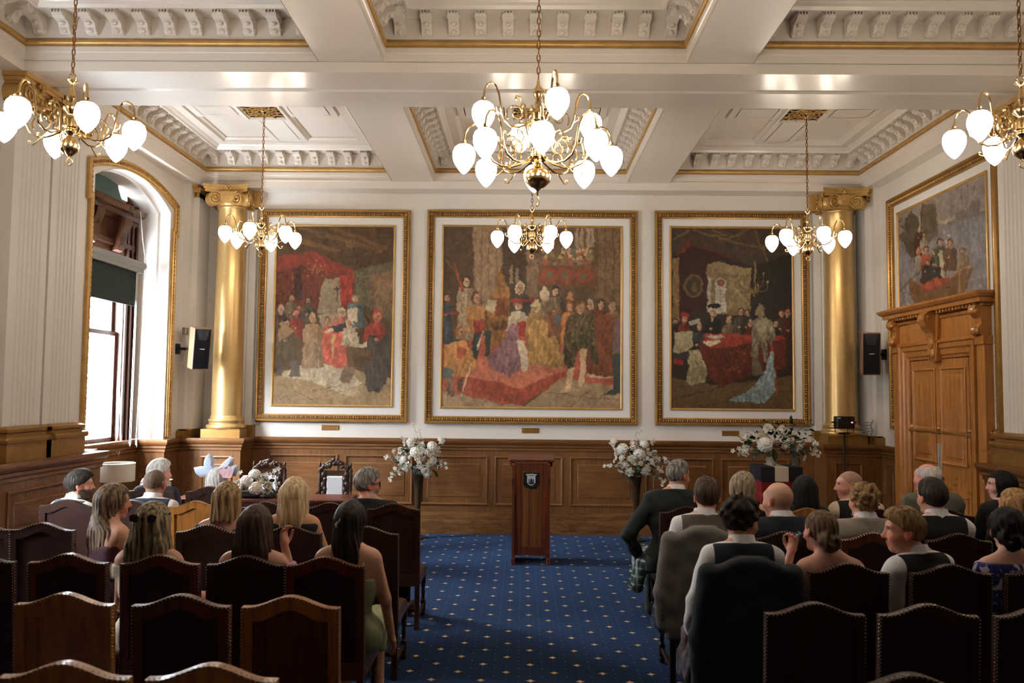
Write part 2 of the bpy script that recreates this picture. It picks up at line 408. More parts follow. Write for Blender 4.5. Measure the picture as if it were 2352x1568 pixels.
# ---- walls
wb = struct(MB().box(-5.6, 5.4, WY, WY+0.15, 0, 5.48).build('wall_back', M_WALL))
wrear = struct(MB().box(-5.6, 5.4, YB-0.15, YB, 0, 5.48).build('wall_rear', M_WALL))
WIN = ((9.07, 11.07), (4.73, 6.73))
def win_arch(y0, y1, n=14, zs=4.36, rise=0.26, grow=0.0):
    hw = (y1-y0)/2+grow; R = (hw*hw+rise*rise)/(2*rise); cy = (y0+y1)/2; cz = zs+rise+grow-R
    a = math.asin(hw/R)
    return [(cy+R*math.sin(t), cz+R*math.cos(t)) for t in [a-2*a*i/n for i in range(n+1)]]     # from far side to near side
wl_m = MB()
ys = [WY+0.1, 7.9, YB-0.1]
for k, (y0, y1) in enumerate(WIN):
    hi, lo = ys[k], ys[k+1]
    wl_m.extrude([(lo, 0), (lo, 5.47), (hi, 5.47), (hi, 0), (y1, 0)]+win_arch(y0, y1)+[(y0, 0)], LEFT, -0.12, 0)
wl = struct(wl_m.build('wall_left', M_WALL))
wr = struct(MB().box(XR, XR+0.15, YB-0.1, 8.87, 0, 5.47).box(XR, XR+0.15, 10.87, WY+0.1, 0, 5.47).box(XR, XR+0.15, 8.87, 10.87, 2.5, 5.47).build('wall_right', M_WALL))
for k, (y0, y1) in enumerate(WIN):      # splayed reveals
    p = [(y1, 1.336)]+win_arch(y0, y1)+[(y0, 1.336)]
    MB().sweep(p, [(0.004, 0.0), (0.004, -0.14), (0.03, -0.16), (0.03, -0.60)], LEFT, closed=False, cap=False).build('window_reveal', M_WALL, wl)

# ---- wainscot
RAIL = [(0.03, 1.165), (0.045, 1.172), (0.045, 1.205), (0.06, 1.22), (0.06, 1.25), (0.078, 1.262), (0.092, 1.29), (0.095, 1.31), (0.095, 1.334), (-0.02, 1.334)]
BASE = [(0.03, 0.30), (0.05, 0.288), (0.055, 0.255), (0.055, 0.192), (0.076, 0.18), (0.08, 0.155), (0.08, 0.0)]
PATH_A = [(XR, 10.97), (XR, 11.53), (4.16, 11.53), (4.16, WY), (-3.89, WY), (-3.89, 11.53), (XL, 11.53), (XL, 11.07), (-5.13, 11.07), (-5.13, 9.07), (XL, 9.07), (XL, 8.86), (-4.50, 8.86), (-4.50, 7.16), (XL, 7.16), (XL, 6.73), (-5.13, 6.73), (-5.13, 4.73), (XL, 4.73), (XL, YB)]
PATH_B = [(XR, YB), (XR, 7.16), (4.67, 7.16), (4.67, 8.50), (XR, 8.50), (XR, 8.77)]
for i, pth in enumerate((PATH_A, PATH_B)):
    struct(MB().sweep(pth, RAIL, XY, closed=False, cap=False).build('trim_%d' % (i+1), M_OAK))
    struct(MB().sweep(pth, BASE, XY, closed=False, cap=False).build('baseboard_%s' % ('left', 'right')[i], M_OAKW))
    MB().sweep(pth, [(0.03, 0.0), (0.03, 1.30)], XY, closed=False, cap=False).build('wainscot_backing', M_OAKV, (wb, wr)[i])
PANEL = [(0, 0.03), (0, 0.046), (0.012, 0.05), (0.028, 0.044), (0.036, 0.026), (0.055, 0.024), (0.10, 0.024), (0.118, 0.036)]
def panel(mp, u0, u1, z0, z1, parent, mat, prof=PANEL, name='panel'):
    i, h = prof[-1]
    return MB().sweep(rect(u0, u1, z0, z1), prof, mp).extrude(rect(u0+i, u1-i, z0+i, z1-i), mp, h-0.004, h).build(name, mat, parent)
for k in range(-3, 4):
    c = 0.097+1.068*k
    panel(BACK, c-0.485, c+0.485, 0.40, 1.09, wb, M_OAK)
PLIN = lambda u, v, h: (u, 11.53-h, v)
panel(PLIN, -4.40, -3.97, 0.40, 1.09, wb, M_OAKV); panel(PLIN, 4.24, 4.62, 0.40, 1.09, wb, M_OAKV)
PILL = lambda u, v, h: (-4.50+h, u, v); PILR = lambda u, v, h: (4.67-h, u, v); WINL = lambda u, v, h: (-5.13+h, u, v)
panel(PILL, 7.28, 8.74, 0.40, 1.09, wl, M_OAK); panel(PILR, 7.28, 8.4, 0.40, 1.09, wr, M_OAK)
for y0, y1 in WIN[:2]:
    for a in (0, 1): panel(WINL, y0+0.1+a*0.93, y0+0.97+a*0.93, 0.40, 1.09, wl, M_OAK)
panel(LEFT, 7.0-0.2, 7.1, 0.40, 1.09, wl, M_OAKV)
for a in (3.0,): panel(LEFT, 2.5, 3.5, 0.40, 1.09, wl, M_OAK); panel(LEFT, 3.6, 4.6, 0.40, 1.09, wl, M_OAK)
panel(RIGHT, 11.06, 11.40, 0.40, 1.09, wr, M_OAKV)
for k in range(8): panel(RIGHT, -1.9+k*1.12, -0.9+k*1.12, 0.40, 1.09, wr, M_OAK)

# ---- gilded arch mouldings round the windows
def gilt_profile(w, h): return [(0, 0), (0, h*0.7), (w*0.12, h), (w*0.3, h), (w*0.38, h*0.72), (w*0.72, h*0.72), (w*0.8, h*0.5), (w, h*0.35), (w, 0)]
def beads(path, mp, off, h, step, r, closed):
    m = MB(); pts = path+[path[0]] if closed else path
    for a, b in zip(pts[:-1], pts[1:]):
        d = Vector((b[0]-a[0], b[1]-a[1])); L = d.length
        if L < 1e-6: continue
        d.normalize(); n = Vector((-d.y, d.x)); k = max(1, int(round(L/step)))
        for i in range(k):
            t = (i+0.5)*L/k; c = Vector(a)+d*t+n*off; e = r*(1.0 if i % 2 else 0.62)
            q = [(c.x+d.x*e, c.y+d.y*e, h), (c.x+n.x*r*1.15, c.y+n.y*r*1.15, h), (c.x-d.x*e, c.y-d.y*e, h), (c.x-n.x*r*1.15, c.y-n.y*r*1.15, h), (c.x, c.y, h+r*0.9)]
            m.add([mp(*p) for p in q], [(0,1,4),(1,2,4),(2,3,4),(3,0,4)])
    return m
for k, (y0, y1) in enumerate(WIN[:2]):
    g = 0.13
    a = win_arch(y0, y1, 14, 4.36, 0.20, 0.15)
    ya, yb = y1+g, y0-g
    path = [(ya, 1.37), (ya, 4.05), (ya+0.05, 4.05), (ya+0.05, 4.5)]+a[1:-1]+[(yb-0.05, 4.5), (yb-0.05, 4.05), (yb, 4.05), (yb, 1.37)]
    t = struct(MB().sweep(path, gilt_profile(0.10, 0.05), LEFT, closed=False).build('trim_%d' % (3+k), M_GOLD))
    stuff(beads(path, LEFT, 0.052, 0.036, 0.055, 0.019, False).build('moulding_ornament', M_GOLDD, t))

# ---- windows
M_GLASS = None
def glass():
    m, nt, p = newmat('window_glass'); N = nt.nodes
    tr = N.new('ShaderNodeBsdfTransparent'); tr.inputs[0].default_value = (0.97, 0.985, 1, 1)
    gl = N.new('ShaderNodeBsdfGlossy'); gl.inputs['Roughness'].default_value = 0.03
    mx = N.new('ShaderNodeMixShader'); mx.inputs[0].default_value = 0.06
    nt.links.new(tr.outputs[0], mx.inputs[1]); nt.links.new(gl.outputs[0], mx.inputs[2])
    nt.links.new(mx.outputs[0], nt.nodes['Material Output'].inputs[0]); return m
M_GLASS = glass()
M_BLIND = plain('dark_green_blind', (38, 46, 42), 0.9, noise=0.06, nscale=40)
M_BLINDG = plain('green_blind', (84, 104, 98), 0.9, noise=0.05, nscale=30)
M_METAL = plain('grey_metal', (150, 150, 148), 0.45, 0.3)
WX = lambda u, v, h: (-5.20+h, u, v)
def window(idx, y0, y1):
    c = (y0+y1)/2
    fr = MB()
    for s in (-1, 1):
        a, b = sorted((c+s*0.52, c+s*0.97)); fr.box(-5.30, -5.16, min(c+s*0.62, c+s*0.97), max(c+s*0.62, c+s*0.97), 1.28, 4.66)
        for k in range(3): yy = c+s*(0.66+k*0.1); fr.box(-5.17, -5.135+0.01*k, yy-0.025, yy+0.025, 1.3, 4.4)
    fr.box(-5.34, -5.08, y0+0.02, y1-0.02, 1.22, 1.30)
    fr.box(-5.30, -5.16, c-0.97, c+0.97, 3.70, 3.80).box(-5.30, -5.16, c-0.97, c+0.97, 4.30, 4.42)
    w = struct(fr.build('window_%d' % idx, M_DARKW))
    for z0, z1, xo in ((1.30, 2.72, 0.0), (2.68, 3.72, -0.05)):
        s = MB(); x0, x1 = -5.27+xo, -5.22+xo
        s.box(x0, x1, c-0.62, c-0.55, z0, z1).box(x0, x1, c+0.55, c+0.62, z0, z1).box(x0, x1, c-0.55, c+0.55, z0, z0+0.08 if z0 < 2 else z0+0.05).box(x0, x1, c-0.55, c+0.55, z1-0.05, z1)
        so = s.build('sash', M_DARKW, w)
        MB().box((x0+x1)/2-0.003, (x0+x1)/2+0.003, c-0.55, c+0.55, z0+0.04, z1-0.03).build('pane', M_GLASS, so)
    MB().box(-5.262, -5.256, c-0.9, c+0.9, 4.42, 4.64).build('pane', M_GLASS, w)
    # pelmet: carved wooden transom with consoles
    pm = MB().sweep([(c+0.82, 0), (c-0.82, 0)], [(0, 3.78), (0.05, 3.80), (0.05, 3.86), (0.03, 3.88), (0.03, 4.10), (0.06, 4.12), (0.08, 4.16), (0.1, 4.17), (0.13, 4.22), (0.18, 4.24), (0.2, 4.30), (0, 4.30)], lambda u, v, h: (-5.20-v*-1, u, h), closed=False)
    pm.v = [(-5.18+abs(x+5.20), y, z) for x, y, z in pm.v]
    po = pm.build('transom', M_DARKW, w)
    for yy in (c-0.35, c+0.35):
        MB().extrude([(0, 3.72), (0.05, 3.74), (0.09, 3.82), (0.1, 3.95), (0.15, 4.06), (0.16, 4.14), (0, 4.16)], lambda u, v, h: (-5.15+u, h, v), yy-0.09, yy+0.09).build('console', M_DARKW, po)
    # green curved blind behind the upper light
    bl = MB(); pts = [(c-0.85, 4.62), (c+0.30, 4.62), (c+0.34, 4.52), (c+0.42, 4.42), (c+0.5, 4.38), (c-0.85, 4.38)]
    bl.extrude(pts, lambda u, v, h: (-5.15+h, u, v), 0, 0.01).build('upper_blind', M_BLINDG, w)
    # roller blind
    rb = empty('roller_blind', (-5.0, c, 3.60), 0, ('dark green roller blind with pale cassette, half lowered in the arched window' if idx == 1 else 'unseen dark green roller blind lowered to dim the nearer window'), 'blind')
    MB().lathe([(0.0, -0.8), (0.048, -0.8), (0.052, -0.79), (0.052, 0.79), (0.048, 0.8), (0, 0.8)], 16).xform(Matrix.Rotation(PI/2, 4, 'X')).build('cassette', M_METAL, rb, 40, (0, 0, 0.0))
    MB().box(-0.035, 0.03, -0.75, 0.75, -0.10, -0.04).build('valance', M_METAL, rb)
    bz = -0.52 if idx == 1 else -1.45  # out-of-view blind of the nearer window hangs lower to cut its daylight
    MB().box(-0.03, -0.024, -0.70, 0.66, bz, -0.06).box(-0.036, -0.018, -0.70, 0.66, bz-0.02, bz+0.005).build('blind_fabric', M_BLIND, rb)
    M_CORD = plain('white_cord', (226, 222, 216), 0.7)
    if idx == 1:
        cs = [[(0.04, 0.79, 0.02), (0.03, 0.77, -1.0), (0.02, 0.73, -2.2), (0.02, 0.72, -2.32), (0.02, 0.755, -2.36), (0.02, 0.75, -2.25), (0.02, 0.73, -2.18)],
              [(0.0, 0.62, -0.05), (0.0, 0.60, -1.2), (0, 0.585, -2.3), (0, 0.6, -2.34), (0, 0.625, -2.3), (0.0, 0.64, -1.2), (0.0, 0.65, -0.05)],
              [(-0.12, 0.50, -0.8), (-0.12, 0.46, -1.6), (-0.08, 0.40, -2.2), (-0.08, 0.42, -2.4), (-0.08, 0.48, -2.44), (-0.08, 0.54, -2.3), (-0.1, 0.56, -2.15), (-0.12, 0.52, -1.6), (-0.13, 0.52, -0.8)],
              [(0.02, 0.62, 0.68), (0.03, 0.70, 0.3), (0.04, 0.79, 0.02)]]
        for q in cs: MB().tube(q, 0.006, 6).build('pull_cord', M_CORD, rb)
    return w
window(1, *WIN[0]); window(2, *WIN[1])
for y0, y1 in WIN: area_portal(-5.42, (y0+y1)/2, 2.95, y1-y0-0.1, 3.4)
# pale stone building across the street, seen through the lower panes
nb = empty('stone_building', (-9.5, 12.0, -3), 0, 'pale stone building seen bleached through the window panes', 'building')
M_STONE = plain('pale_stone', (196, 190, 180), 0.9, noise=0.08, nscale=3)
MB().box(-1, 0, -9, 8, 0, 6.6).build('facade', M_STONE, nb)
for k in range(9):
    for j in range(6):
        MB().box(0, 0.05, -0.4+j*1.25+(k % 2)*0.5, 0.8+j*1.25+(k % 2)*0.5, 2.6+k*0.44, 3.0+k*0.44).build('stone', M_STONE, nb)

# ---- pilasters
def fluted(y0, y1, z0, z1, xf, depth, nfl, sgn, margin=0.09):
    # cross-section in (y, h); h = out of wall ; returns list (y,h)
    pts = [(y0, 0), (y0, depth)]
    w = (y1-y0-2*margin)/nfl
    for i in range(nfl):
        a = y0+margin+i*w; r = w*0.36
        pts += [(a+w*0.5+r*math.cos(PI-t*PI/4), depth-0.55*r*math.sin(t*PI/4)) for t in range(5)]
    pts += [(y1, depth), (y1, 0)]
    return pts
def spiral(m, mp, c, R, turns=2.3, n=34, r0=0.014, flip=1):
    P = []
    for i in range(n):
        t = i/(n-1); a = PI/2+flip*turns*2*PI*t; r = R*(1-t)**0.85+0.006
        P.append(mp(c[0]+r*math.cos(a), c[1]+r*math.sin(a), c[2]+0.012*t))
    m.tube(P, [r0*(1-0.45*i/(n-1)) for i in range(n)], 6)
def capital_flat(mp, y0, y1, name_parent, z0=4.56):
    # flat Ionic capital on a pilaster
    c = (y0+y1)/2; hw = (y1-y0)/2
    o = MB().extrude(rect(y0-0.01, y1+0.01, z0+0.20, 4.80), mp, 0, 0.18).extrude(rect(y0-0.03, y1+0.03, 4.79, 4.83), mp, 0, 0.205).extrude(rect(y0-0.05, y1+0.05, 4.825, ZS), mp, 0, 0.23).extrude(rect(y0, y1, z0+0.05, z0+0.2), mp, 0, 0.17).build('capital', M_GOLD, name_parent)
    for q in (-1, 1):
        s = MB(); spiral(s, mp, (c+q*(hw-0.06), z0+0.13, 0.2), 0.10, flip=q)
        s.extrude([(c+q*(hw-0.06)+0.105*math.cos(a*PI/8), z0+0.13+0.105*math.sin(a*PI/8)) for a in range(16)], mp, 0.0, 0.195)
        s.build('volute', M_GOLD, o, 40)
    e = MB()
    for i in range(5):
        y = c-hw*0.5+i*hw*0.25; q = mp(y, z0+0.12, 0.18); e.ball(q, (0.028, 0.024, 0.042), 8, 5)
    for h in (0.03, 0.075, 0.12):
        for yy in (y0-0.008, y1+0.008): e.ball(mp(yy, z0+0.165, h), (0.02, 0.02, 0.034), 8, 5)
    for k in range(9): e.ball(mp(c-0.05+0.05*math.cos(k*0.7)*(k % 3)*0.5, z0+0.24+0.03*math.sin(k*1.9), 0.215), (0.024, 0.02, 0.024), 7, 5)
    stuff(e.build('egg_ornament', M_GOLD, o, 40))
def base_flat(mp, y0, y1, parent):
    prof = [(0.10, 1.334), (0.10, 1.50), (0.12, 1.505), (0.125, 1.53), (0.12, 1.555), (0.085, 1.565), (0.08, 1.585), (0.10, 1.60), (0.10, 1.625), (0.055, 1.645), (0.0, 1.65)]
    P = [(0, y0+0.02), (0.145-0.02, y0+0.02), (0.145-0.02, y1-0.02), (0, y1-0.02)]
    m = MB(); 
    R = [mp(y0, 0, 0)]
    pl = [(y1-0.04, 0.0), (y1-0.04, 0.12), (y0+0.04, 0.12), (y0+0.04, 0.0)]
    m.sweep(pl, [(-o, z) for o, z in prof], lambda u, v, h: mp(u, h, v), closed=False, cap=False)
    m.build('base', M_PLINTH, parent)
def pilaster(mp, y0, y1, nfl, label, z0=1.64, depth=0.13):
    a = mp((y0+y1)/2, 1.334, 0)
    o = empty('fluted_pilaster', a, 0, label, 'pilaster')
    inv = Matrix.Translation(Vector(a)).inverted()
    MB().extrude(fluted(y0, y1, 0, 0, 0, depth, nfl, 1), lambda u, v, h: mp(u, h, v), z0, 4.6).xform(inv).build('shaft', M_WALL, o)
    k = len(o.children); return o
def shift_children(o):
    # parts were built in world space: move them into the parent's frame
    for ch in o.children:
        if ch.name.startswith('shaft'): continue
        ch.location = ch.location-o.location
for mp, side, ya in ((LEFT, 'left', 7.40), (RIGHT, 'right', 7.22)):
    for i in (0, 1):
        y0 = ya+i*0.62; y1 = y0+0.58
        where = ('beside the arched window', 'right of the door') [side == 'right']
        o = pilaster(mp, y0, y1, 6, 'white fluted pilaster with gilt capital %s, %s of the pair' % (where, ('nearer', 'farther')[i]))
        capital_flat(mp, y0+0.02, y1-0.02, o); base_flat(mp, y0, y1, o); shift_children(o)
for mp, s in ((BACK, -1), (BACK, 1)):
    xc = -4.16 if s < 0 else 4.44
    o = pilaster(mp, xc-0.30, xc+0.30, 9, 'white fluted pilaster behind the %s gilded column' % ('left' if s < 0 else 'right'), 1.50, 0.10)
    MB().extrude(rect(xc-0.33, xc+0.33, 4.62, ZS), BACK, 0, 0.13).build('capital', M_GOLD, o); MB().extrude(rect(xc-0.33, xc+0.33, 1.334, 1.50), BACK, 0, 0.13).build('base', M_PLINTH, o); shift_children(o)
    # stepped pier on the side wall beside the column
    x0, x1 = (XL, -4.58) if s < 0 else (4.75, XR)
    t = struct(MB().box(min(x0, x1), max(x0, x1), 11.62, WY, 1.45, ZS).box(*( (XL, XL+0.09) if s < 0 else (XR-0.09, XR)), 11.50, WY, 1.45, ZS).build('trim_%d' % (6 if s < 0 else 7), M_WALL))
    cb = MB().box(min(x0, x1)-0.0, max(x0, x1)+(0.03 if s < 0 else 0), 11.56, WY, 4.76, 4.83).box(min(x0, x1), max(x0, x1), 11.53, WY, 4.82, ZS).build('pier_capital', M_GOLD, t)
    eg = MB()
    for i in range(4): eg.ball((min(x0, x1)+0.025+i*0.04, 11.585, 4.735), (0.017, 0.02, 0.03), 8, 5)
    eg.box(min(x0, x1), max(x0, x1), 11.60, WY, 4.70, 4.765)
    stuff(eg.build('egg_ornament', M_GOLD, t, 40))
    MB().box(min(x0, x1), max(x0, x1)+0.0, 11.58, WY, 1.334, 1.45).box(*((XL, XL+0.12) if s < 0 else (XR-0.12, XR)), 11.46, WY, 1.334, 1.43).build('pier_base', M_PLINTH, t)

# ---- gilded corner columns
def column(xc, label):
    yc = 11.77; z0 = 1.334
    o = empty('gilded_column', (xc, yc, z0), 0, label, 'column', 'gilded corner columns')
    MB().box(-0.27, 0.27, -0.24, 0.25, 0, 0.12).build('plinth', M_PLINTH, o)
    MB().lathe([(0.262, 0.12), (0.272, 0.135), (0.272, 0.165), (0.26, 0.178), (0.238, 0.185), (0.232, 0.205), (0.24, 0.22), (0.246, 0.235), (0.24, 0.252), (0.222, 0.26), (0.218, 0.285), (0.205, 0.31)], 40).build('base', M_GOLDC, o, 50)
    MB().lathe([(0.208, 0.30)]+[(0.208-0.02*(t/10)**1.6, 0.33+2.88*t/10) for t in range(11)]+[(0.198, 3.22), (0.204, 3.235), (0.198, 3.25)], 48).build('shaft', M_GOLDC, o, 50)
    cp = MB().lathe([(0.19, 3.24), (0.215, 3.27), (0.235, 3.32), (0.22, 3.36)], 32).lathe([(0.2, 3.27), (0.262, 3.30), (0.275, 3.36), (0.275, 3.43)], 32)
    ab = []                                                       # concave abacus
    for q in range(4):
        for t in range(8):
            u = -0.295+0.59*t/8; dd = 0.295-0.08*(1-(u/0.295)**2)
            ab.append({0: (u, -dd), 1: (dd, u), 2: (-u, dd), 3: (-dd, -u)}[q])
    cp.extrude(ab, XY, 3.425, 3.46); cp.extrude([(x*1.05, y*1.05) for x, y in ab], XY, 3.46, 3.5); cp.extrude([(x*1.09, y*1.09) for x, y in ab], XY, 3.5, 3.531)
    cap = cp.build('capital', M_GOLD, o)
    for q in range(4):
        rot = Matrix.Rotation(q*PI/2, 4, 'Z')
        for s in (-1, 1):
            tilt = Matrix.Translation((s*0.175, -0.225, 3.335)) @ Matrix.Rotation(-s*0.42, 4, 'Z')
            d = MB(); spiral(d, lambda a, b, h: (a, -h, b), (0, 0, 0.052), 0.09, flip=s, r0=0.015)
            d.extrude([(0.097*math.cos(a*PI/9), 0.097*math.sin(a*PI/9)) for a in range(18)], lambda u, w, h: (u, -h, w), -0.06, 0.04)
            d.xform(rot @ tilt).build('volute', M_GOLD, cap, 40)
        e = MB()
        for i in range(3): e.ball((-0.065+i*0.065, -0.225, 3.33), (0.022, 0.024, 0.04), 8, 6)
        for a in range(6): e.ball((0.035*math.cos(a*PI/3), -0.235, 3.48+0.035*math.sin(a*PI/3)), (0.022, 0.014, 0.022), 7, 5)
        e.ball((0, -0.245, 3.48), 0.02, 7, 5)
        stuff(e.xform(rot).build('flower_ornament', M_GOLD, cap, 40))
    return o
column(-4.16, 'tall gilded column beside the left loudspeaker, nearest the window')
column(4.44, 'tall gilded column behind the black stage light, nearest the door')

# ---- door
d = struct(empty('door_1')); 
DY = 9.87
DR = lambda u, v, h: (4.90-h, u, v)
for s in (-1, 1):
    leaf = MB().box(4.86, 4.90, DY+min(0, s*0.68), DY+max(0, s*0.68), 0.01, 2.43)
    lf = leaf.build('door_leaf', M_DOOR, d)
    a, b = (DY+0.06, DY+0.62) if s > 0 else (DY-0.62, DY-0.06)
    L = lambda u, v, h: (4.86-h, u, v)
    PR = [(0, 0), (0, 0.012), (0.014, 0.018), (0.03, 0.006), (0.045, 0.004), (0.08, 0.004), (0.095, 0.010)]
    panel(L, a, b, 1.22, 2.33, lf, M_DOOR, PR); panel(L, a, b, 0.20, 0.90, lf, M_DOOR, PR)
    MB().box(4.845, 4.858, DY+s*0.012-0.0, DY+s*0.012+s*0.045 if s > 0 else DY-0.012, 0, 0) if False else None
    y0, y1 = sorted((DY+s*0.006, DY+s*0.05))
    for z0, z1 in ((1.14, 1.45), (0.62, 0.98)):
        MB().bbox(4.85, 4.862, y0, y1, z0, z1, 0.004).build('push_plate', plain('plate_metal', (206, 196, 180), 0.25, 0.5), lf)
    MB().lathe([(0.0, -0.01), (0.012, 0), (0.012, 0.03), (0.028, 0.045), (0.03, 0.06), (0.018, 0.075), (0, 0.078)], 14).xform(Matrix.Translation((4.858, DY+s*0.07, 1.06)) @ Matrix.Rotation(-PI/2, 4, 'Y')).build('knob', M_BRASS, lf, 50)
# architrave
arch_path = [(DY-0.70, 0.0), (DY-0.70, 2.44), (DY+0.70, 2.44), (DY+0.70, 0.0)]
MB().sweep(arch_path, [(0, -0.03), (0, 0.06), (0.03, 0.065), (0.045, 0.08), (0.10, 0.085), (0.12, 0.10), (0.17, 0.10), (0.19, 0.12), (0.20, 0.12), (0.20, 0.0)], RIGHT, closed=False).build('architrave', M_DOOR, d)
for s in (-1, 1):
    y0, y1 = sorted((DY+s*0.92, DY+s*1.08))
    MB().box(XR-0.10, XR, y0, y1, 0, 2.60).box(XR-0.115, XR, y0-0.01, y1+0.01, 2.55, 2.64).build('side_pilaster', M_DOOR, d)
    cs = MB().extrude([(0, 2.64), (0.12, 2.64), (0.165, 2.68), (0.15, 2.73), (0.12, 2.77), (0.125, 2.82), (0.16, 2.86), (0.19, 2.92), (0.18, 2.96), (0, 2.96)], lambda u, v, h: (XR-u, h, v), y0+0.01, y1-0.01)
    cs.ball((XR-0.15, DY+s*1.0, 2.69), (0.05, 0.085, 0.05), 10, 7).ball((XR-0.16, DY+s*1.0, 2.90), (0.05, 0.085, 0.05), 10, 7)
    cs.build('carved_console', M_DOOR, d)
MB().extrude(rect(DY-0.92, DY+0.92, 2.62, 2.97), RIGHT, 0, 0.08).sweep([(DY-0.92, 2.62), (DY+0.92, 2.62)], [(0, 0.08), (0, 0.12), (0.03, 0.115), (0.045, 0.08)], RIGHT, closed=False).sweep([(DY-0.92, 2.90), (DY+0.92, 2.90)], [(0, 0.08), (0, 0.1), (0.03, 0.11), (0.05, 0.08)], RIGHT, closed=False).build('frieze', M_DOOR, d)
CORN = [(0, 2.955), (0.10, 2.955), (0.10, 2.985), (0.17, 2.99), (0.175, 3.03), (0.20, 3.045), (0.225, 3.075), (0.23, 3.10), (0, 3.11)]
cor = MB().sweep([(DY-1.09, 0.0), (DY-1.09, 0.001)], [(0, 0)], RIGHT, closed=False) if False else MB()
P3 = [(XR, DY-1.07), (XR-0.02, DY-1.07), (XR-0.02, DY+1.07), (XR, DY+1.07)]
cor.sweep([(XR+0.02, DY+1.0), (XR-0.02, DY+1.0), (XR-0.02, DY-1.0), (XR+0.02, DY-1.0)], [(-o, z) for o, z in CORN], XY, closed=False)
cor.v = cor.v
cor.build('door_cornice', M_DOOR, d)
cor.v
MB().box(XR-0.12, XR, DY-1.0, DY+1.0, 2.95, 3.10).build('cornice_core', M_DOOR, d)
for i in range(29):
    y = DY-1.0+i*0.0715
    if abs(y-DY) < 0.16: continue
    MB().box(XR-0.165, XR-0.10, y-0.021, y+0.021, 2.955, 2.992).build('dentil', M_DOOR, d)
ky = MB().extrude([(0, 2.40), (0.10, 2.40), (0.12, 2.5), (0.13, 2.62), (0.16, 2.74), (0.22, 2.82), (0.25, 2.88), (0.245, 2.95), (0.2, 2.985), (0, 2.985)], lambda u, v, h: (XR-u, h, v), DY-0.085, DY+0.085)
ky.ball((XR-0.2, DY, 2.91), (0.06, 0.1, 0.06), 12, 8).ball((XR-0.13, DY, 2.62), (0.025, 0.05, 0.07), 10, 7).ball((XR-0.12, DY, 2.5), (0.02, 0.045, 0.06), 10, 7)
ky.build('keystone_console', M_DOOR, d)
for s in (-1, 1):
    MB().extrude([(DY+s*0.09, 2.95), (DY+s*0.16, 2.95), (DY+s*0.10, 2.42), (DY+s*0.07, 2.42)], RIGHT, 0.0, 0.12).build('keystone_cheek', M_DOOR, d)
MB().box(XR+0.02, XR+0.06, DY-1.2, DY+1.2, 0, 2.6).build('door_backing', M_DOOR, d)
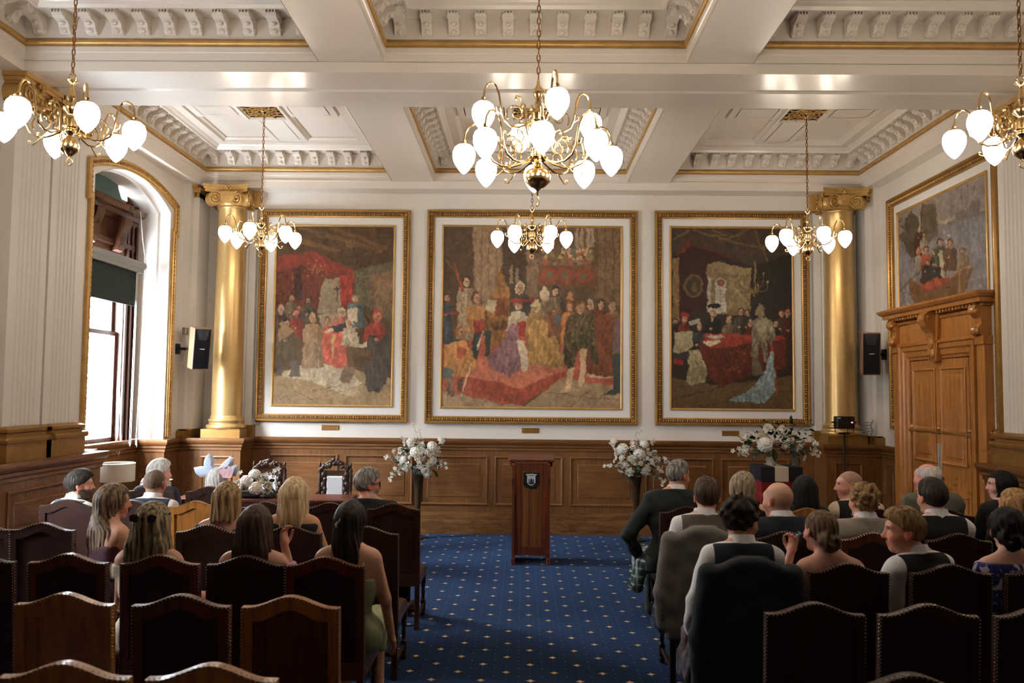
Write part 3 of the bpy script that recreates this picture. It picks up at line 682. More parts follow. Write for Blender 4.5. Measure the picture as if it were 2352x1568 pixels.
# ================================================================== PAINTINGS
class Canvas:
    def __init__(s, quad, W, Hh, base):
        s.q = quad; s.W = W; s.H = Hh
        s.a = np.zeros((Hh, W, 3)); s.a[:] = base
        s.yy, s.xx = np.mgrid[0:Hh, 0:W]; s.rng = np.random.RandomState(3); s.haze = 0.2
        n = s.rng.rand(Hh+8, W+8); k = np.cumsum(n, 0); n = k[7:]-np.concatenate([np.zeros((1, W+8)), k[:-7][1:]], 0)[:len(k[7:])]; n = (n[:, :-1]+n[:, 1:])/2; n = n[:Hh, :W]; s.n1 = (n-n.mean())/n.std()*0.5
    def T(s, x, y):
        (x0, y0), (x1, y1), (x2, y2), (x3, y3) = s.q        # TL TR BL BR
        u = (x-x0)/(x1-x0); v = 0.5
        for _ in range(6):
            yt = y0+(y1-y0)*u; yb = y2+(y3-y2)*u; v = (y-yt)/(yb-yt)
            xl = x0+(x2-x0)*v; xr = x1+(x3-x1)*v; u = (x-xl)/(xr-xl)
        return u*(s.W-1), v*(s.H-1)
    def put(s, m, col, al=1.0):
        m = (m*al)[..., None]; s.a = s.a*(1-m)+np.array(col, float)*m
    def poly(s, pts, col, al=1.0, shade=0.0, soft=0.7):
        P = np.array([s.T(*p) for p in pts]); X, Y = s.xx, s.yy
        x0, y0 = np.floor(P.min(0)).astype(int)-2; x1, y1 = np.ceil(P.max(0)).astype(int)+3
        x0, y0 = max(x0, 0), max(y0, 0); x1, y1 = min(x1, s.W), min(y1, s.H)
        if x1 <= x0 or y1 <= y0: return
        X = s.xx[y0:y1, x0:x1]+0.0; Y = s.yy[y0:y1, x0:x1]+0.0; ins = np.zeros(X.shape, bool); n = len(P)
        for i in range(n):
            (ax, ay), (bx, by) = P[i], P[(i+1) % n]
            if ay == by: continue
            c = ((ay > Y) != (by > Y)) & (X < (bx-ax)*(Y-ay)/(by-ay)+ax); ins ^= c
        m = ins.astype(float)*al; C = np.array(col, float)
        if shade:
            ph = P[0, 0]*0.7; g = np.sin(X*0.62+Y*0.10+ph+3*np.sin(Y*0.06+ph))*shade*0.45+np.sin(X*0.23-Y*0.13+ph)*shade*0.5+s.n1[y0:y1, x0:x1]*shade*0.8+(0.5-(Y-y0)/max(1, y1-y0))*shade*0.9
            C = C*(1+g[..., None])
        sub = s.a[y0:y1, x0:x1]; s.a[y0:y1, x0:x1] = sub*(1-m[..., None])+C*m[..., None]
    def ell(s, cx, cy, rx, ry, col, al=1.0, soft=0.25):
        n = 22; s.poly([(cx+rx*math.cos(2*PI*i/n), cy+ry*math.sin(2*PI*i/n)) for i in range(n)], col, al)
    def line(s, pts, w, col, al=1.0):
        for (ax, ay), (bx, by) in zip(pts[:-1], pts[1:]):
            dx, dy = bx-ax, by-ay; L = math.hypot(dx, dy) or 1; nx, ny = -dy/L*w/2, dx/L*w/2
            s.poly([(ax+nx, ay+ny), (bx+nx, by+ny), (bx-nx, by-ny), (ax-nx, ay-ny)], col, al)
    def fig(s, x, yh, yf, w, robe, skin=(190, 140, 105), hair=(70, 50, 35), hs=30, sh=0.12, face=0):
        s.poly([(x-w*0.32, yh+hs*1.1), (x+w*0.32, yh+hs*1.1), (x+w*0.5, yh+hs*2.4), (x+w*0.46, (yh+yf)/2), (x+w*0.55, yf), (x-w*0.55, yf), (x-w*0.44, (yh+yf)/2), (x-w*0.5, yh+hs*2.4)], robe, 1, sh)
        r = np.array(robe, float); q = s.rng
        s.poly([(x+w*0.05, yh+hs*1.3), (x+w*0.32, yh+hs*1.1), (x+w*0.5, yh+hs*2.4), (x+w*0.46, (yh+yf)/2), (x+w*0.55, yf), (x+w*0.2, yf)], r*0.68, 0.55)
        for k in range(6):                                       # drapery folds
            a = x+w*(-0.4+0.16*k+0.06*q.rand()); y0 = yh+hs*(1.6+1.6*q.rand()); s.line([(a*0.6+x*0.4, y0), (a, (y0+yf)/2), (a+w*0.08*(q.rand()-0.4), yf-5)], 2.5+3*q.rand(), r*(0.55 if k % 2 else 1.32), 0.55)
        sd = 1 if (face >= 0) else -1
        s.poly([(x+sd*w*0.34, yh+hs*1.5), (x+sd*w*0.46, yh+hs*2.0), (x+sd*w*0.34, yh+hs*3.4), (x-sd*w*0.05, yh+hs*3.6), (x-sd*w*0.05, yh+hs*3.1), (x+sd*w*0.22, yh+hs*2.8)], r*0.86, 0.8); s.ell(x-sd*w*0.08, yh+hs*3.35, hs*0.3, hs*0.24, np.array(skin)*0.92)
        s.ell(x, yh, hs*0.72, hs, hair); s.ell(x+face*hs*0.3, yh+hs*0.2, hs*0.52, hs*0.75, skin)
        f = x+face*hs*0.35; s.ell(f+hs*0.28, yh+hs*0.25, hs*0.22, hs*0.55, np.array(skin)*0.7, 0.6); s.line([(f-hs*0.3, yh+hs*0.02), (f+hs*0.3, yh+hs*0.02)], hs*0.13, np.array(skin)*0.5, 0.7); s.line([(f, yh+hs*0.05), (f+hs*0.05, yh+hs*0.36)], hs*0.12, np.array(skin)*0.72, 0.7); s.line([(f-hs*0.16, yh+hs*0.55), (f+hs*0.18, yh+hs*0.55)], hs*0.12, np.array(skin)*0.62, 0.7)
        if q.rand() < 0.5: s.ell(f, yh+hs*0.75, hs*0.36, hs*0.36, np.array(hair)*0.5+np.array(skin)*0.35, 0.85)
    def smooth(s, k=1):
        for _ in range(k):
            b = s.a.copy(); b[1:-1, 1:-1] = (s.a[1:-1, 1:-1]*4+s.a[:-2, 1:-1]+s.a[2:, 1:-1]+s.a[1:-1, :-2]+s.a[1:-1, 2:])/8; s.a = b
    def finish(s, gain=1.0, k=1):
        def nz(c):
            m = s.rng.rand(s.H//c+3, s.W//c+3)*2-1; yi = np.arange(s.H)/c; xi = np.arange(s.W)/c; y0 = yi.astype(int); x0 = xi.astype(int); fy = (yi-y0)[:, None]; fx = (xi-x0)[None]; fy = fy*fy*(3-2*fy); fx = fx*fx*(3-2*fx)
            return (m[y0][:, x0]*(1-fy)+m[y0+1][:, x0]*fy)*(1-fx)+(m[y0][:, x0+1]*(1-fy)+m[y0+1][:, x0+1]*fy)*fx
        for c, am in ((14, 2.2), (5, 1.3), (2, 0.8)):
            yy = np.clip(np.round(s.yy+nz(c)*am), 0, s.H-1).astype(int); xx = np.clip(np.round(s.xx+nz(c)*am), 0, s.W-1).astype(int); s.a = s.a[yy, xx]
        s.a = s.a*(1+0.10*nz(18)[..., None]+0.10*nz(6)[..., None]+0.07*nz(3)[..., None])
        s.smooth(1); g = s.a.mean(2, keepdims=True); h = s.haze; s.a = s.a*(0.92-h)+g*0.08+np.array((142, 112, 84))*h  # pale veil of lamp glare mixed into the canvas colours
        n = s.rng.rand(s.H//5+2, s.W//3+2); n = np.kron(n, np.ones((5, 3)))[:s.H, :s.W]
        n2 = s.rng.rand(s.H, s.W)
        s.a = s.a*(0.93+0.10*n[..., None]+0.06*n2[..., None])*gain
        return np.clip(s.a, 0, 255)

def paint1():
    c = Canvas(((150, 125), (975, 125), (118, 1360), (955, 1362)), 264, 384, (72, 52, 32))
    c.poly([(140, 120), (980, 120), (975, 380), (700, 430), (150, 330)], (66, 46, 26), 1, 0.06)
    for a in ((300, 130, 900, 300), (180, 190, 600, 300), (520, 125, 930, 280)): c.line([(a[0], a[1]), (a[2], a[3])], 30, (98, 66, 34))
    c.ell(465, 178, 45, 22, (96, 78, 48)); c.ell(670, 255, 45, 18, (84, 72, 46)); c.ell(465, 178, 22, 10, (60, 48, 30))
    c.poly([(150, 330), (700, 430), (690, 700), (140, 700)], (92, 32, 22), 1, 0.14)
    c.poly([(150, 330), (400, 300), (700, 430), (700, 470), (320, 400), (150, 440)], (120, 36, 26), 1, 0.08)
    c.poly([(262, 430), (320, 400), (330, 640), (270, 640)], (48, 26, 22))
    c.poly([(480, 490), (588, 480), (600, 680), (560, 740), (430, 730)], (136, 122, 98), 1, 0.05); c.poly([(590, 470), (690, 460), (690, 640), (600, 690)], (140, 34, 26), 1, 0.16)
    c.line([(570, 545), (575, 670)], 9, (58, 46, 36)); c.line([(545, 568), (595, 562)], 9, (58, 46, 36))
    c.poly([(690, 430), (980, 360), (975, 800), (850, 720), (700, 640)], (84, 78, 58), 1, 0.08); c.poly([(800, 470), (975, 420), (970, 740), (860, 720)], (118, 92, 62), 0.8, 0.15)
    for k in range(26): c.ell(800+c.rng.rand()*160, 440+c.rng.rand()*280, 14, 10, (130+c.rng.rand()*40, 84, 60), 0.5)
    for k in range(30): c.ell(415+c.rng.randn()*32, 425+c.rng.randn()*28, 6, 5, (190, 160, 110), 0.55)
    c.poly([(118, 1150), (400, 1080), (650, 1100), (960, 1180), (955, 1365), (110, 1365)], (146, 120, 84), 1, 0.03)
    c.poly([(130, 1160), (430, 1060), (640, 1090), (760, 1230), (640, 1300), (400, 1200)], (178, 162, 134), 1, 0.06)
    for a in ((130, 1330, 600, 1230), (260, 1260, 400, 1330), (400, 1330, 760, 1220)): c.line([(a[0], a[1]), (a[2], a[3])], 4, (104, 80, 52))
    c.poly([(440, 740), (700, 720), (720, 840), (470, 850)], (150, 136, 116)); 
    c.fig(245, 625, 800, 100, (96, 84, 66), hs=30); c.fig(365, 640, 820, 100, (70, 66, 56), hair=(50, 46, 40), hs=30); c.fig(295, 700, 820, 70, (100, 66, 50), hs=28)
    c.fig(175, 705, 900, 90, (60, 44, 36), hair=(170, 150, 130), hs=32); c.fig(285, 735, 900, 90, (132, 44, 38), hair=(140, 40, 34), hs=30)
    c.fig(700, 625, 830, 130, (76, 96, 104), skin=(196, 150, 112), hair=(120, 96, 76), hs=32)
    c.fig(605, 720, 880, 150, (176, 96, 80), hair=(200, 184, 160), hs=34); c.poly([(640, 700), (720, 690), (720, 790), (660, 780)], (208, 186, 156))
    c.fig(500, 785, 900, 110, (170, 60, 48), hair=(120, 70, 44), hs=34)
    c.poly([(460, 850), (640, 850), (650, 1110), (590, 1110), (500, 1080), (450, 1060)], (190, 82, 66), 1, 0.16); c.poly([(530, 880), (560, 880), (545, 1060)], (206, 168, 110)); c.poly([(470, 850), (560, 840), (520, 875)], (216, 202, 176))
    c.poly([(530, 820), (640, 790), (640, 850), (560, 862)], (40, 44, 52))
    c.fig(660, 800, 950, 110, (188, 176, 150), hair=(214, 200, 174), hs=34); c.poly([(640, 880), (720, 860), (740, 960), (650, 965)], (196, 182, 150), 1, 0.15)
    c.poly([(640, 965), (820, 970), (815, 1030), (690, 1020), (690, 1100), (650, 1095)], (92, 70, 48)); c.poly([(700, 950), (790, 925), (790, 965)], (206, 190, 160))
    c.poly([(590, 1190), (630, 1090), (705, 1105), (665, 1225)], (112, 92, 70)); c.ell(690, 1275, 60, 30, (170, 148, 110))
    c.fig(400, 765, 1110, 150, (150, 122, 92), skin=(180, 130, 96), hair=(190, 160, 128), hs=36); c.poly([(340, 800), (430, 800), (430, 930), (330, 930)], (162, 132, 98), 1, 0.08)
    c.fig(215, 800, 1060, 150, (82, 72, 50), hair=(44, 34, 26), hs=38); c.poly([(150, 870), (180, 790), (270, 850), (160, 940)], (150, 118, 84)); c.poly([(240, 1060), (280, 1050), (320, 1165), (240, 1170)], (84, 76, 70)); c.poly([(140, 1060), (200, 1060), (180, 1165), (135, 1165)], (70, 60, 48))
    c.poly([(800, 800), (900, 790), (950, 860), (950, 1120), (880, 1270), (790, 1270), (760, 1100), (840, 1020), (790, 960)], (66, 60, 54), 1, 0.14)
    c.fig(860, 745, 880, 120, (158, 50, 42), skin=(176, 120, 90), hair=(168, 44, 38), hs=48); c.poly([(760, 930), (770, 830), (810, 780), (830, 830), (785, 925)], (150, 44, 38))
    return c.finish(1.0)
def paint2():
    c = Canvas(((145, 152), (1340, 155), (130, 1375), (1340, 1380)), 336, 346, (84, 64, 44))
    c.poly([(130, 150), (340, 150), (340, 700), (130, 700)], (76, 58, 42), 1, 0.05); c.line([(150, 330), (330, 170)], 10, (96, 76, 56)); c.line([(150, 380), (240, 480)], 14, (104, 80, 58))
    c.poly([(340, 150), (540, 150), (535, 690), (340, 690)], (150, 120, 92), 1, 0.07)
    for x in (345, 400, 450, 500, 535): c.line([(x, 150), (x, 690)], 10, (124, 96, 72))
    for y in range(180, 690, 60): c.line([(340, y), (540, y)], 3, (126, 100, 76))
    c.poly([(540, 150), (800, 150), (800, 520), (690, 640), (540, 640)], (70, 54, 40), 1, 0.05); c.poly([(590, 420), (612, 400), (612, 540), (586, 540)], (138, 118, 90)); c.poly([(632, 420), (655, 430), (652, 540), (630, 530)], (138, 118, 90))
    c.poly([(700, 330), (790, 330), (785, 640), (700, 640)], (124, 98, 72), 1, 0.06); c.line([(690, 430), (800, 430)], 14, (140, 112, 84))
    c.poly([(790, 150), (1180, 150), (1180, 420), (790, 420)], (96, 74, 52), 1, 0.05)
    for x in (1035, 1105): c.poly([(x, 160), (x+50, 160), (x+50, 290), (x, 290)], (158, 138, 112)); c.line([(x+25, 160), (x+25, 290)], 4, (110, 60, 44))
    for k in range(70): c.ell(800+c.rng.rand()*360, 300+c.rng.rand()*110, 17, 22, (96+c.rng.rand()*70, 72+c.rng.rand()*50, 52+c.rng.rand()*34))
    for k in range(30): c.ell(820+c.rng.rand()*330, 300+c.rng.rand()*70, 8, 11, (196, 156, 120))
    c.poly([(780, 415), (1180, 410), (1180, 560), (780, 560)], (112, 66, 44), 1, 0.06)
    for x in (860, 960, 1090): c.ell(x, 485, 60, 45, (150, 62, 40)); c.ell(x, 485, 30, 20, (96, 92, 70))
    c.poly([(780, 560), (1180, 560), (1180, 650), (780, 650)], (86, 64, 46), 1, 0.05)
    c.poly([(1170, 150), (1345, 150), (1345, 690), (1175, 650)], (118, 92, 62), 1, 0.07)
    for x in (1180, 1235, 1290, 1335): c.line([(x, 150), (x, 680)], 9, (88, 66, 44))
    for y in range(200, 650, 50): c.line([(1170, y), (1345, y)], 3, (92, 70, 48))
    c.poly([(130, 940), (470, 900), (720, 900), (960, 960), (1345, 1100), (1345, 1250), (900, 1200), (640, 1370), (400, 1330), (130, 1270)], (172, 78, 58), 1, 0.05)
    c.poly([(360, 1040), (700, 1000), (980, 1120), (660, 1250), (330, 1170)], (194, 104, 78), 1, 0.04); c.poly([(330, 1170), (660, 1250), (960, 1130), (960, 1180), (660, 1370), (330, 1280)], (164, 66, 48), 1, 0.12)
    c.poly([(130, 1270), (560, 1360), (700, 1368), (940, 1180), (1345, 1240), (1345, 1385), (130, 1385)], (160, 132, 98), 1, 0.02); c.line([(400, 1365), (440, 1330)], 4, (110, 84, 58)); c.line([(1000, 1370), (1150, 1250)], 4, (110, 84, 58)); c.line([(860, 1280), (1345, 1330)], 4, (112, 86, 60))
    c.poly([(440, 640), (480, 600), (520, 440), (535, 420), (555, 500), (590, 610), (590, 960), (440, 970)], (146, 96, 46), 1, 0.18); c.poly([(490, 640), (575, 640), (575, 760), (490, 760)], (120, 62, 34), 1, 0.2); c.poly([(470, 800), (590, 800), (590, 860), (470, 860)], (94, 58, 30), 1, 0.3)
    c.fig(660, 565, 760, 150, (58, 62, 52), hair=(206, 190, 162), hs=40); c.poly([(605, 640), (750, 630), (745, 662), (600, 662)], (138, 40, 34))
    c.fig(825, 625, 800, 110, (132, 110, 80), hair=(210, 190, 160), hs=38); c.poly([(790, 590), (825, 552), (860, 590), (855, 640), (795, 640)], (206, 182, 148))
    c.fig(898, 590, 830, 130, (116, 96, 70), hair=(46, 38, 34), hs=38, skin=(206, 164, 124)); c.poly([(930, 620), (975, 700), (950, 780), (935, 700)], (50, 46, 44))
    c.fig(995, 690, 960, 120, (178, 102, 52), hair=(150, 70, 40), hs=36); c.poly([(970, 645), (1000, 575), (1030, 650)], (190, 120, 66))
    c.fig(1135, 680, 900, 100, (96, 76, 56), hair=(200, 180, 150), hs=34); c.fig(1210, 680, 1150, 150, (110, 50, 34), hair=(60, 42, 30), hs=38); c.fig(1285, 690, 1060, 120, (132, 104, 64), hair=(160, 130, 92), hs=36)
    c.poly([(1110, 760), (1290, 740), (1290, 1180), (1110, 1160)], (116, 60, 38), 1, 0.15); c.line([(1110, 1160), (1290, 1172)], 16, (190, 162, 126)); c.poly([(1300, 800), (1345, 740), (1345, 1010), (1300, 1010)], (112, 90, 96)); c.poly([(1290, 1020), (1345, 1010), (1340, 1290), (1215, 1300), (1290, 1250)], (50, 66, 66))
    c.fig(295, 530, 920, 130, (164, 142, 112), hair=(60, 40, 30), hs=40, skin=(206, 166, 130)); c.poly([(200, 370), (225, 420), (285, 590), (262, 600)], (150, 66, 42))
    c.fig(165, 640, 960, 70, (62, 74, 86), hs=34); c.line([(135, 745), (245, 745)], 18, (140, 50, 44))
    c.fig(360, 640, 880, 130, (170, 112, 62), hair=(96, 56, 34), hs=44, face=1); c.poly([(290, 700), (420, 690), (425, 790), (300, 880)], (178, 120, 66), 1, 0.12); c.poly([(345, 790), (420, 780), (420, 880), (345, 880)], (150, 50, 40), 1, 0.2); c.poly([(350, 880), (400, 880), (370, 1050), (320, 1040)], (46, 58, 54)); c.poly([(420, 860), (470, 860), (450, 1030), (425, 1030)], (46, 58, 54)); c.poly([(440, 640), (510, 650), (480, 735), (420, 720)], (206, 186, 150)); c.line([(415, 850), (365, 1000)], 9, (206, 190, 160))
    c.fig(640, 690, 880, 140, (196, 178, 146), hair=(160, 96, 56), hs=38, skin=(214, 176, 138)); c.poly([(610, 640), (675, 640), (668, 685), (618, 685)], (160, 56, 44)); c.poly([(635, 800), (700, 800), (695, 905), (655, 905)], (156, 44, 36))
    c.poly([(600, 810), (655, 830), (650, 950), (690, 1080), (600, 1175), (470, 1120), (440, 1030), (540, 960)], (134, 94, 102), 1, 0.16); c.poly([(640, 930), (700, 930), (720, 1130), (670, 1130)], (206, 186, 156))
    c.fig(765, 700, 900, 130, (168, 124, 66), hair=(196, 170, 120), hs=40, face=-1); c.poly([(725, 690), (760, 640), (785, 650), (780, 705)], (210, 184, 130))
    c.poly([(730, 780), (850, 790), (930, 960), (980, 1080), (900, 1120), (720, 1090), (710, 960)], (170, 126, 68), 1, 0.17)
    c.poly([(840, 740), (940, 700), (930, 900), (850, 900)], (120, 74, 50), 1, 0.2); c.poly([(900, 740), (945, 760), (920, 830), (890, 810)], (84, 100, 112))
    c.fig(250, 870, 960, 120, (64, 70, 66), hair=(150, 86, 44), hs=42, face=1); c.poly([(150, 960), (290, 920), (370, 1090), (320, 1180), (150, 1170)], (190, 128, 72), 1, 0.15); c.poly([(135, 1100), (210, 1130), (200, 1190), (130, 1180)], (88, 100, 98)); c.poly([(160, 1180), (215, 1190), (215, 1310), (160, 1300)], (122, 92, 74), 1, 0.2); c.poly([(245, 1190), (290, 1180), (265, 1275), (240, 1270)], (90, 66, 48)); c.line([(330, 1090), (265, 1310)], 8, (214, 196, 160)); c.ell(265, 1010, 30, 45, (176, 70, 46), 0.8)
    c.fig(1072, 700, 900, 180, (70, 64, 42), hair=(138, 88, 46), hs=44); c.poly([(985, 760), (1160, 750), (1190, 1090), (1150, 1080), (1120, 980), (1060, 990), (1010, 1120), (955, 1090), (965, 860)], (70, 62, 42), 1, 0.3); c.poly([(1070, 985), (1120, 980), (1085, 1245), (1055, 1240)], (206, 166, 124)); c.poly([(985, 1110), (1025, 1105), (1000, 1270), (930, 1275), (975, 1240)], (206, 166, 124))
    for k in range(60): c.ell(975+c.rng.rand()*190, 770+c.rng.rand()*240, 5, 7, (128, 108, 60), 0.8)
    return c.finish(1.0, 1)
def paint3():
    c = Canvas(((152, 160), (965, 160), (158, 1385), (978, 1392)), 264, 384, (44, 34, 24)); c.haze = 0.08
    c.poly([(150, 155), (970, 155), (970, 420), (700, 420), (300, 280), (150, 360)], (62, 50, 34), 1, 0.06)
    for a in ((150, 250, 280, 170), (300, 170, 760, 300), (540, 230, 680, 160), (720, 170, 760, 310), (760, 300, 960, 190), (530, 210, 420, 170), (770, 300, 830, 420)): c.line([(a[0], a[1]), (a[2], a[3])], 13, (100, 80, 52))
    c.poly([(190, 330), (285, 230), (290, 280), (195, 360)], (104, 40, 26)); c.poly([(200, 350), (290, 280), (600, 360), (400, 400), (390, 700), (205, 780)], (50, 24, 20), 1, 0.04); c.line([(290, 270), (560, 355)], 18, (84, 34, 26))
    c.poly([(155, 365), (200, 365), (205, 800), (160, 780)], (122, 94, 54), 1, 0.06)
    c.ell(305, 560, 66, 80, (96, 78, 42)); c.ell(305, 560, 50, 62, (60, 44, 28)); c.ell(305, 565, 26, 30, (92, 74, 44))
    c.poly([(395, 400), (470, 390), (690, 430), (690, 760), (395, 740)], (120, 100, 66), 1, 0.04); c.poly([(395, 400), (470, 390), (690, 430), (690, 475), (440, 470)], (136, 116, 78))
    c.poly([(448, 520), (487, 492), (523, 520), (523, 740), (448, 740)], (168, 160, 144)); c.ell(487, 530, 26, 24, (130, 66, 52)); c.poly([(395, 490), (420, 500), (420, 740), (395, 740)], (158, 150, 134))
    for k in range(6): c.line([(448, 560+k*30), (523, 560+k*30)], 3, (120, 114, 104))
    c.line([(487, 500), (487, 740)], 3, (120, 114, 104)); c.poly([(540, 500), (690, 500), (690, 720), (540, 720)], (132, 112, 74), 1, 0.06)
    for a in ((560, 560, 640, 640), (640, 560, 560, 640), (610, 600, 680, 680)): c.line([(a[0], a[1]), (a[2], a[3])], 9, (158, 138, 96))
    c.poly([(690, 420), (975, 330), (978, 900), (690, 800)], (36, 28, 22), 1, 0.05)
    c.line([(718, 380), (718, 630)], 13, (128, 98, 50))
    for x, y in ((610, 530), (650, 510), (770, 510), (800, 560), (680, 570), (740, 580), (630, 570)): c.line([(718, 600), (x, y+30), (x, y-30)], 7, (118, 92, 50)); c.ell(x, y-36, 6, 12, (168, 146, 104))
    c.poly([(158, 1180), (470, 1230), (980, 1160), (980, 1392), (158, 1388)], (92, 70, 42), 1, 0.03)
    for a in ((160, 1330, 700, 1180), (300, 1380, 980, 1260), (170, 1250, 420, 1200)): c.line([(a[0], a[1]), (a[2], a[3])], 5, (60, 44, 26))
    c.fig(178, 795, 880, 50, (40, 30, 26), hs=26); c.fig(240, 785, 900, 90, (112, 36, 28), hs=34, hair=(120, 34, 30)); c.ell(245, 756, 38, 15, (150, 34, 32))
    c.fig(435, 730, 900, 110, (26, 24, 26), hair=(190, 170, 140), hs=36, skin=(186, 140, 104)); c.ell(442, 690, 42, 16, (20, 18, 20)); c.ell(425, 785, 12, 18, (176, 130, 96))
    c.fig(545, 785, 890, 110, (110, 96, 66), hair=(150, 120, 84), hs=32, skin=(186, 140, 100)); c.fig(622, 730, 880, 100, (62, 56, 48), hs=32, skin=(180, 132, 96)); c.fig(668, 735, 880, 80, (50, 38, 30), hs=30); c.fig(690, 800, 890, 80, (92, 36, 28), hs=30); c.fig(905, 745, 920, 90, (62, 44, 34), hair=(80, 34, 30), hs=30); c.fig(860, 810, 920, 70, (40, 30, 24), hs=28); c.fig(945, 740, 960, 80, (66, 32, 26), hair=(96, 30, 28), hs=34)
    c.poly([(320, 890), (560, 880), (910, 900), (930, 920), (690, 940), (480, 985), (360, 960)], (150, 52, 38), 1, 0.05); c.poly([(330, 950), (480, 985), (690, 940), (930, 920), (925, 1120), (700, 1160), (490, 1240), (410, 1180)], (86, 34, 24), 1, 0.12)
    for k in range(30): c.ell(500+c.rng.rand()*380, 990+c.rng.rand()*150, 9, 9, (118, 70, 40), 0.7)
    c.poly([(360, 940), (480, 915), (490, 935), (400, 965)], (196, 182, 152)); c.poly([(390, 900), (480, 890), (520, 905), (440, 915)], (178, 164, 132))
    c.fig(330, 830, 930, 100, (58, 60, 58), hair=(40, 38, 38), hs=38, face=1); c.poly([(270, 805), (340, 780), (345, 815), (280, 830)], (150, 144, 128)); c.poly([(170, 880), (300, 860), (300, 960), (250, 1010), (168, 1010)], (150, 138, 104), 1, 0.1); c.poly([(260, 1000), (340, 990), (400, 1130), (380, 1210), (280, 1240), (250, 1200), (270, 1100)], (140, 128, 92), 1, 0.16); c.poly([(165, 1050), (240, 1070), (235, 1090), (165, 1085)], (130, 34, 28)); c.poly([(165, 1010), (270, 1010), (275, 1060), (165, 1050)], (50, 46, 40))
    c.poly([(728, 700), (755, 675), (785, 700), (786, 760), (730, 760)], (128, 116, 92)); c.poly([(745, 725), (780, 725), (775, 765), (748, 765)], (140, 104, 76))
    c.poly([(705, 790), (750, 765), (800, 770), (840, 800), (860, 890), (830, 970), (800, 900), (810, 1080), (780, 1080), (755, 950), (735, 1040), (695, 1040), (700, 900)], (120, 110, 86), 1, 0.22); c.ell(760, 830, 38, 50, (156, 144, 114), 0.8); c.poly([(700, 1040), (735, 1040), (780, 1160), (700, 1165)], (96, 86, 64))
    c.line([(835, 960), (872, 1300)], 13, (150, 62, 48)); c.poly([(828, 985), (845, 1010), (860, 1270), (790, 1350), (600, 1345), (540, 1335), (640, 1290), (720, 1230), (790, 1130)], (122, 142, 142), 1, 0.14)
    return c.finish(1.0)
def paint4():
    c = Canvas(((190, 490), (1100, 50), (250, 2620), (1180, 2700)), 220, 300, (122, 118, 120))
    c.poly([(180, 480), (1110, 40), (1120, 480), (640, 640), (195, 800)], (138, 128, 124), 1, 0.02); c.poly([(640, 560), (1115, 410), (1118, 450), (645, 640)], (176, 162, 132)); c.poly([(640, 590), (1115, 450), (1115, 480), (650, 630)], (112, 106, 104))
    c.poly([(195, 800), (650, 640), (1118, 480), (1150, 1440), (1180, 2700), (220, 2650)], (118, 118, 124), 1, 0.05)
    for k in range(260):
        x = 200+c.rng.rand()*940; y = 640+c.rng.rand()*1000-0.3*(x-200); l = 20+c.rng.rand()*40; g = c.rng.rand()*50-20
        c.line([(x, y), (x+l, y-l*0.35)], 5, (122+g, 124+g, 130+g), 0.6)
    c.poly([(280, 540), (340, 460), (440, 500), (440, 640), (380, 960), (290, 900), (270, 780)], (72, 68, 56), 1, 0.08); c.poly([(200, 700), (440, 640), (430, 760), (240, 780)], (80, 74, 62)); c.line([(200, 600), (290, 670)], 9, (60, 52, 44)); c.line([(200, 580), (260, 520)], 8, (60, 52, 44))
    c.poly([(480, 370), (620, 350), (650, 480), (650, 640), (560, 720), (480, 700)], (84, 76, 60), 1, 0.12); c.poly([(500, 700), (660, 640), (650, 700), (560, 800)], (96, 92, 84))
    c.line([(475, 350), (465, 740)], 12, (70, 52, 34)); c.line([(355, 430), (365, 520)], 8, (70, 60, 48))
    c.poly([(810, 530), (860, 430), (940, 420), (1000, 350), (1050, 340), (1055, 500), (900, 560), (850, 560)], (108, 100, 98), 1, 0.05)
    for a in ((880, 200, 885, 430), (940, 160, 945, 420), (1000, 160, 990, 380), (840, 320, 1010, 180), (790, 420, 850, 500)): c.line([(a[0], a[1]), (a[2], a[3])], 7, (100, 92, 92))
    c.fig(440, 640, 1000, 90, (62, 38, 26), hair=(170, 150, 120), hs=26); c.fig(505, 720, 900, 110, (156, 148, 132), hs=36); c.fig(450, 880, 1100, 110, (150, 142, 130), hair=(166, 66, 44), hs=42); c.fig(530, 860, 1060, 120, (168, 72, 48), hair=(60, 40, 28), hs=42)
    c.fig(625, 900, 1150, 110, (48, 50, 48), hs=40, skin=(200, 150, 118)); c.fig(680, 780, 1180, 120, (70, 74, 60), hair=(60, 46, 36), hs=46, skin=(206, 158, 124)); c.poly([(670, 880), (700, 880), (740, 1170), (690, 1170)], (166, 154, 126)); c.fig(780, 800, 1100, 130, (84, 58, 42), hair=(70, 42, 34), hs=46); c.fig(908, 880, 1120, 120, (126, 104, 74), hair=(76, 56, 40), hs=48); c.ell(765, 700, 18, 18, (214, 200, 180)); c.line([(740, 820), (750, 710)], 14, (200, 150, 120))
    c.fig(540, 1000, 1240, 130, (46, 38, 32), hs=34); c.fig(640, 1040, 1230, 130, (36, 36, 36), hs=20)
    c.poly([(340, 1180), (470, 1250), (700, 1210), (860, 1110), (990, 1060), (1000, 1120), (940, 1330), (870, 1450), (500, 1500), (380, 1420), (330, 1300)], (104, 72, 44), 1, 0.07); c.poly([(860, 1110), (885, 1100), (885, 1450), (865, 1450)], (138, 104, 66)); c.line([(470, 1250), (700, 1215), (870, 1115), (990, 1065)], 18, (150, 118, 78)); c.line([(360, 1200), (470, 1255)], 14, (140, 110, 74))
    c.poly([(470, 1240), (780, 1160), (770, 1210), (640, 1290), (500, 1320)], (150, 60, 42), 1, 0.14); c.line([(215, 1330), (500, 1060)], 14, (92, 68, 46))
    for k in range(26): x = 260+c.rng.rand()*110; y = 1300+c.rng.rand()*220; c.line([(x, y), (x+25, y+50)], 6, (196, 196, 192), 0.7)
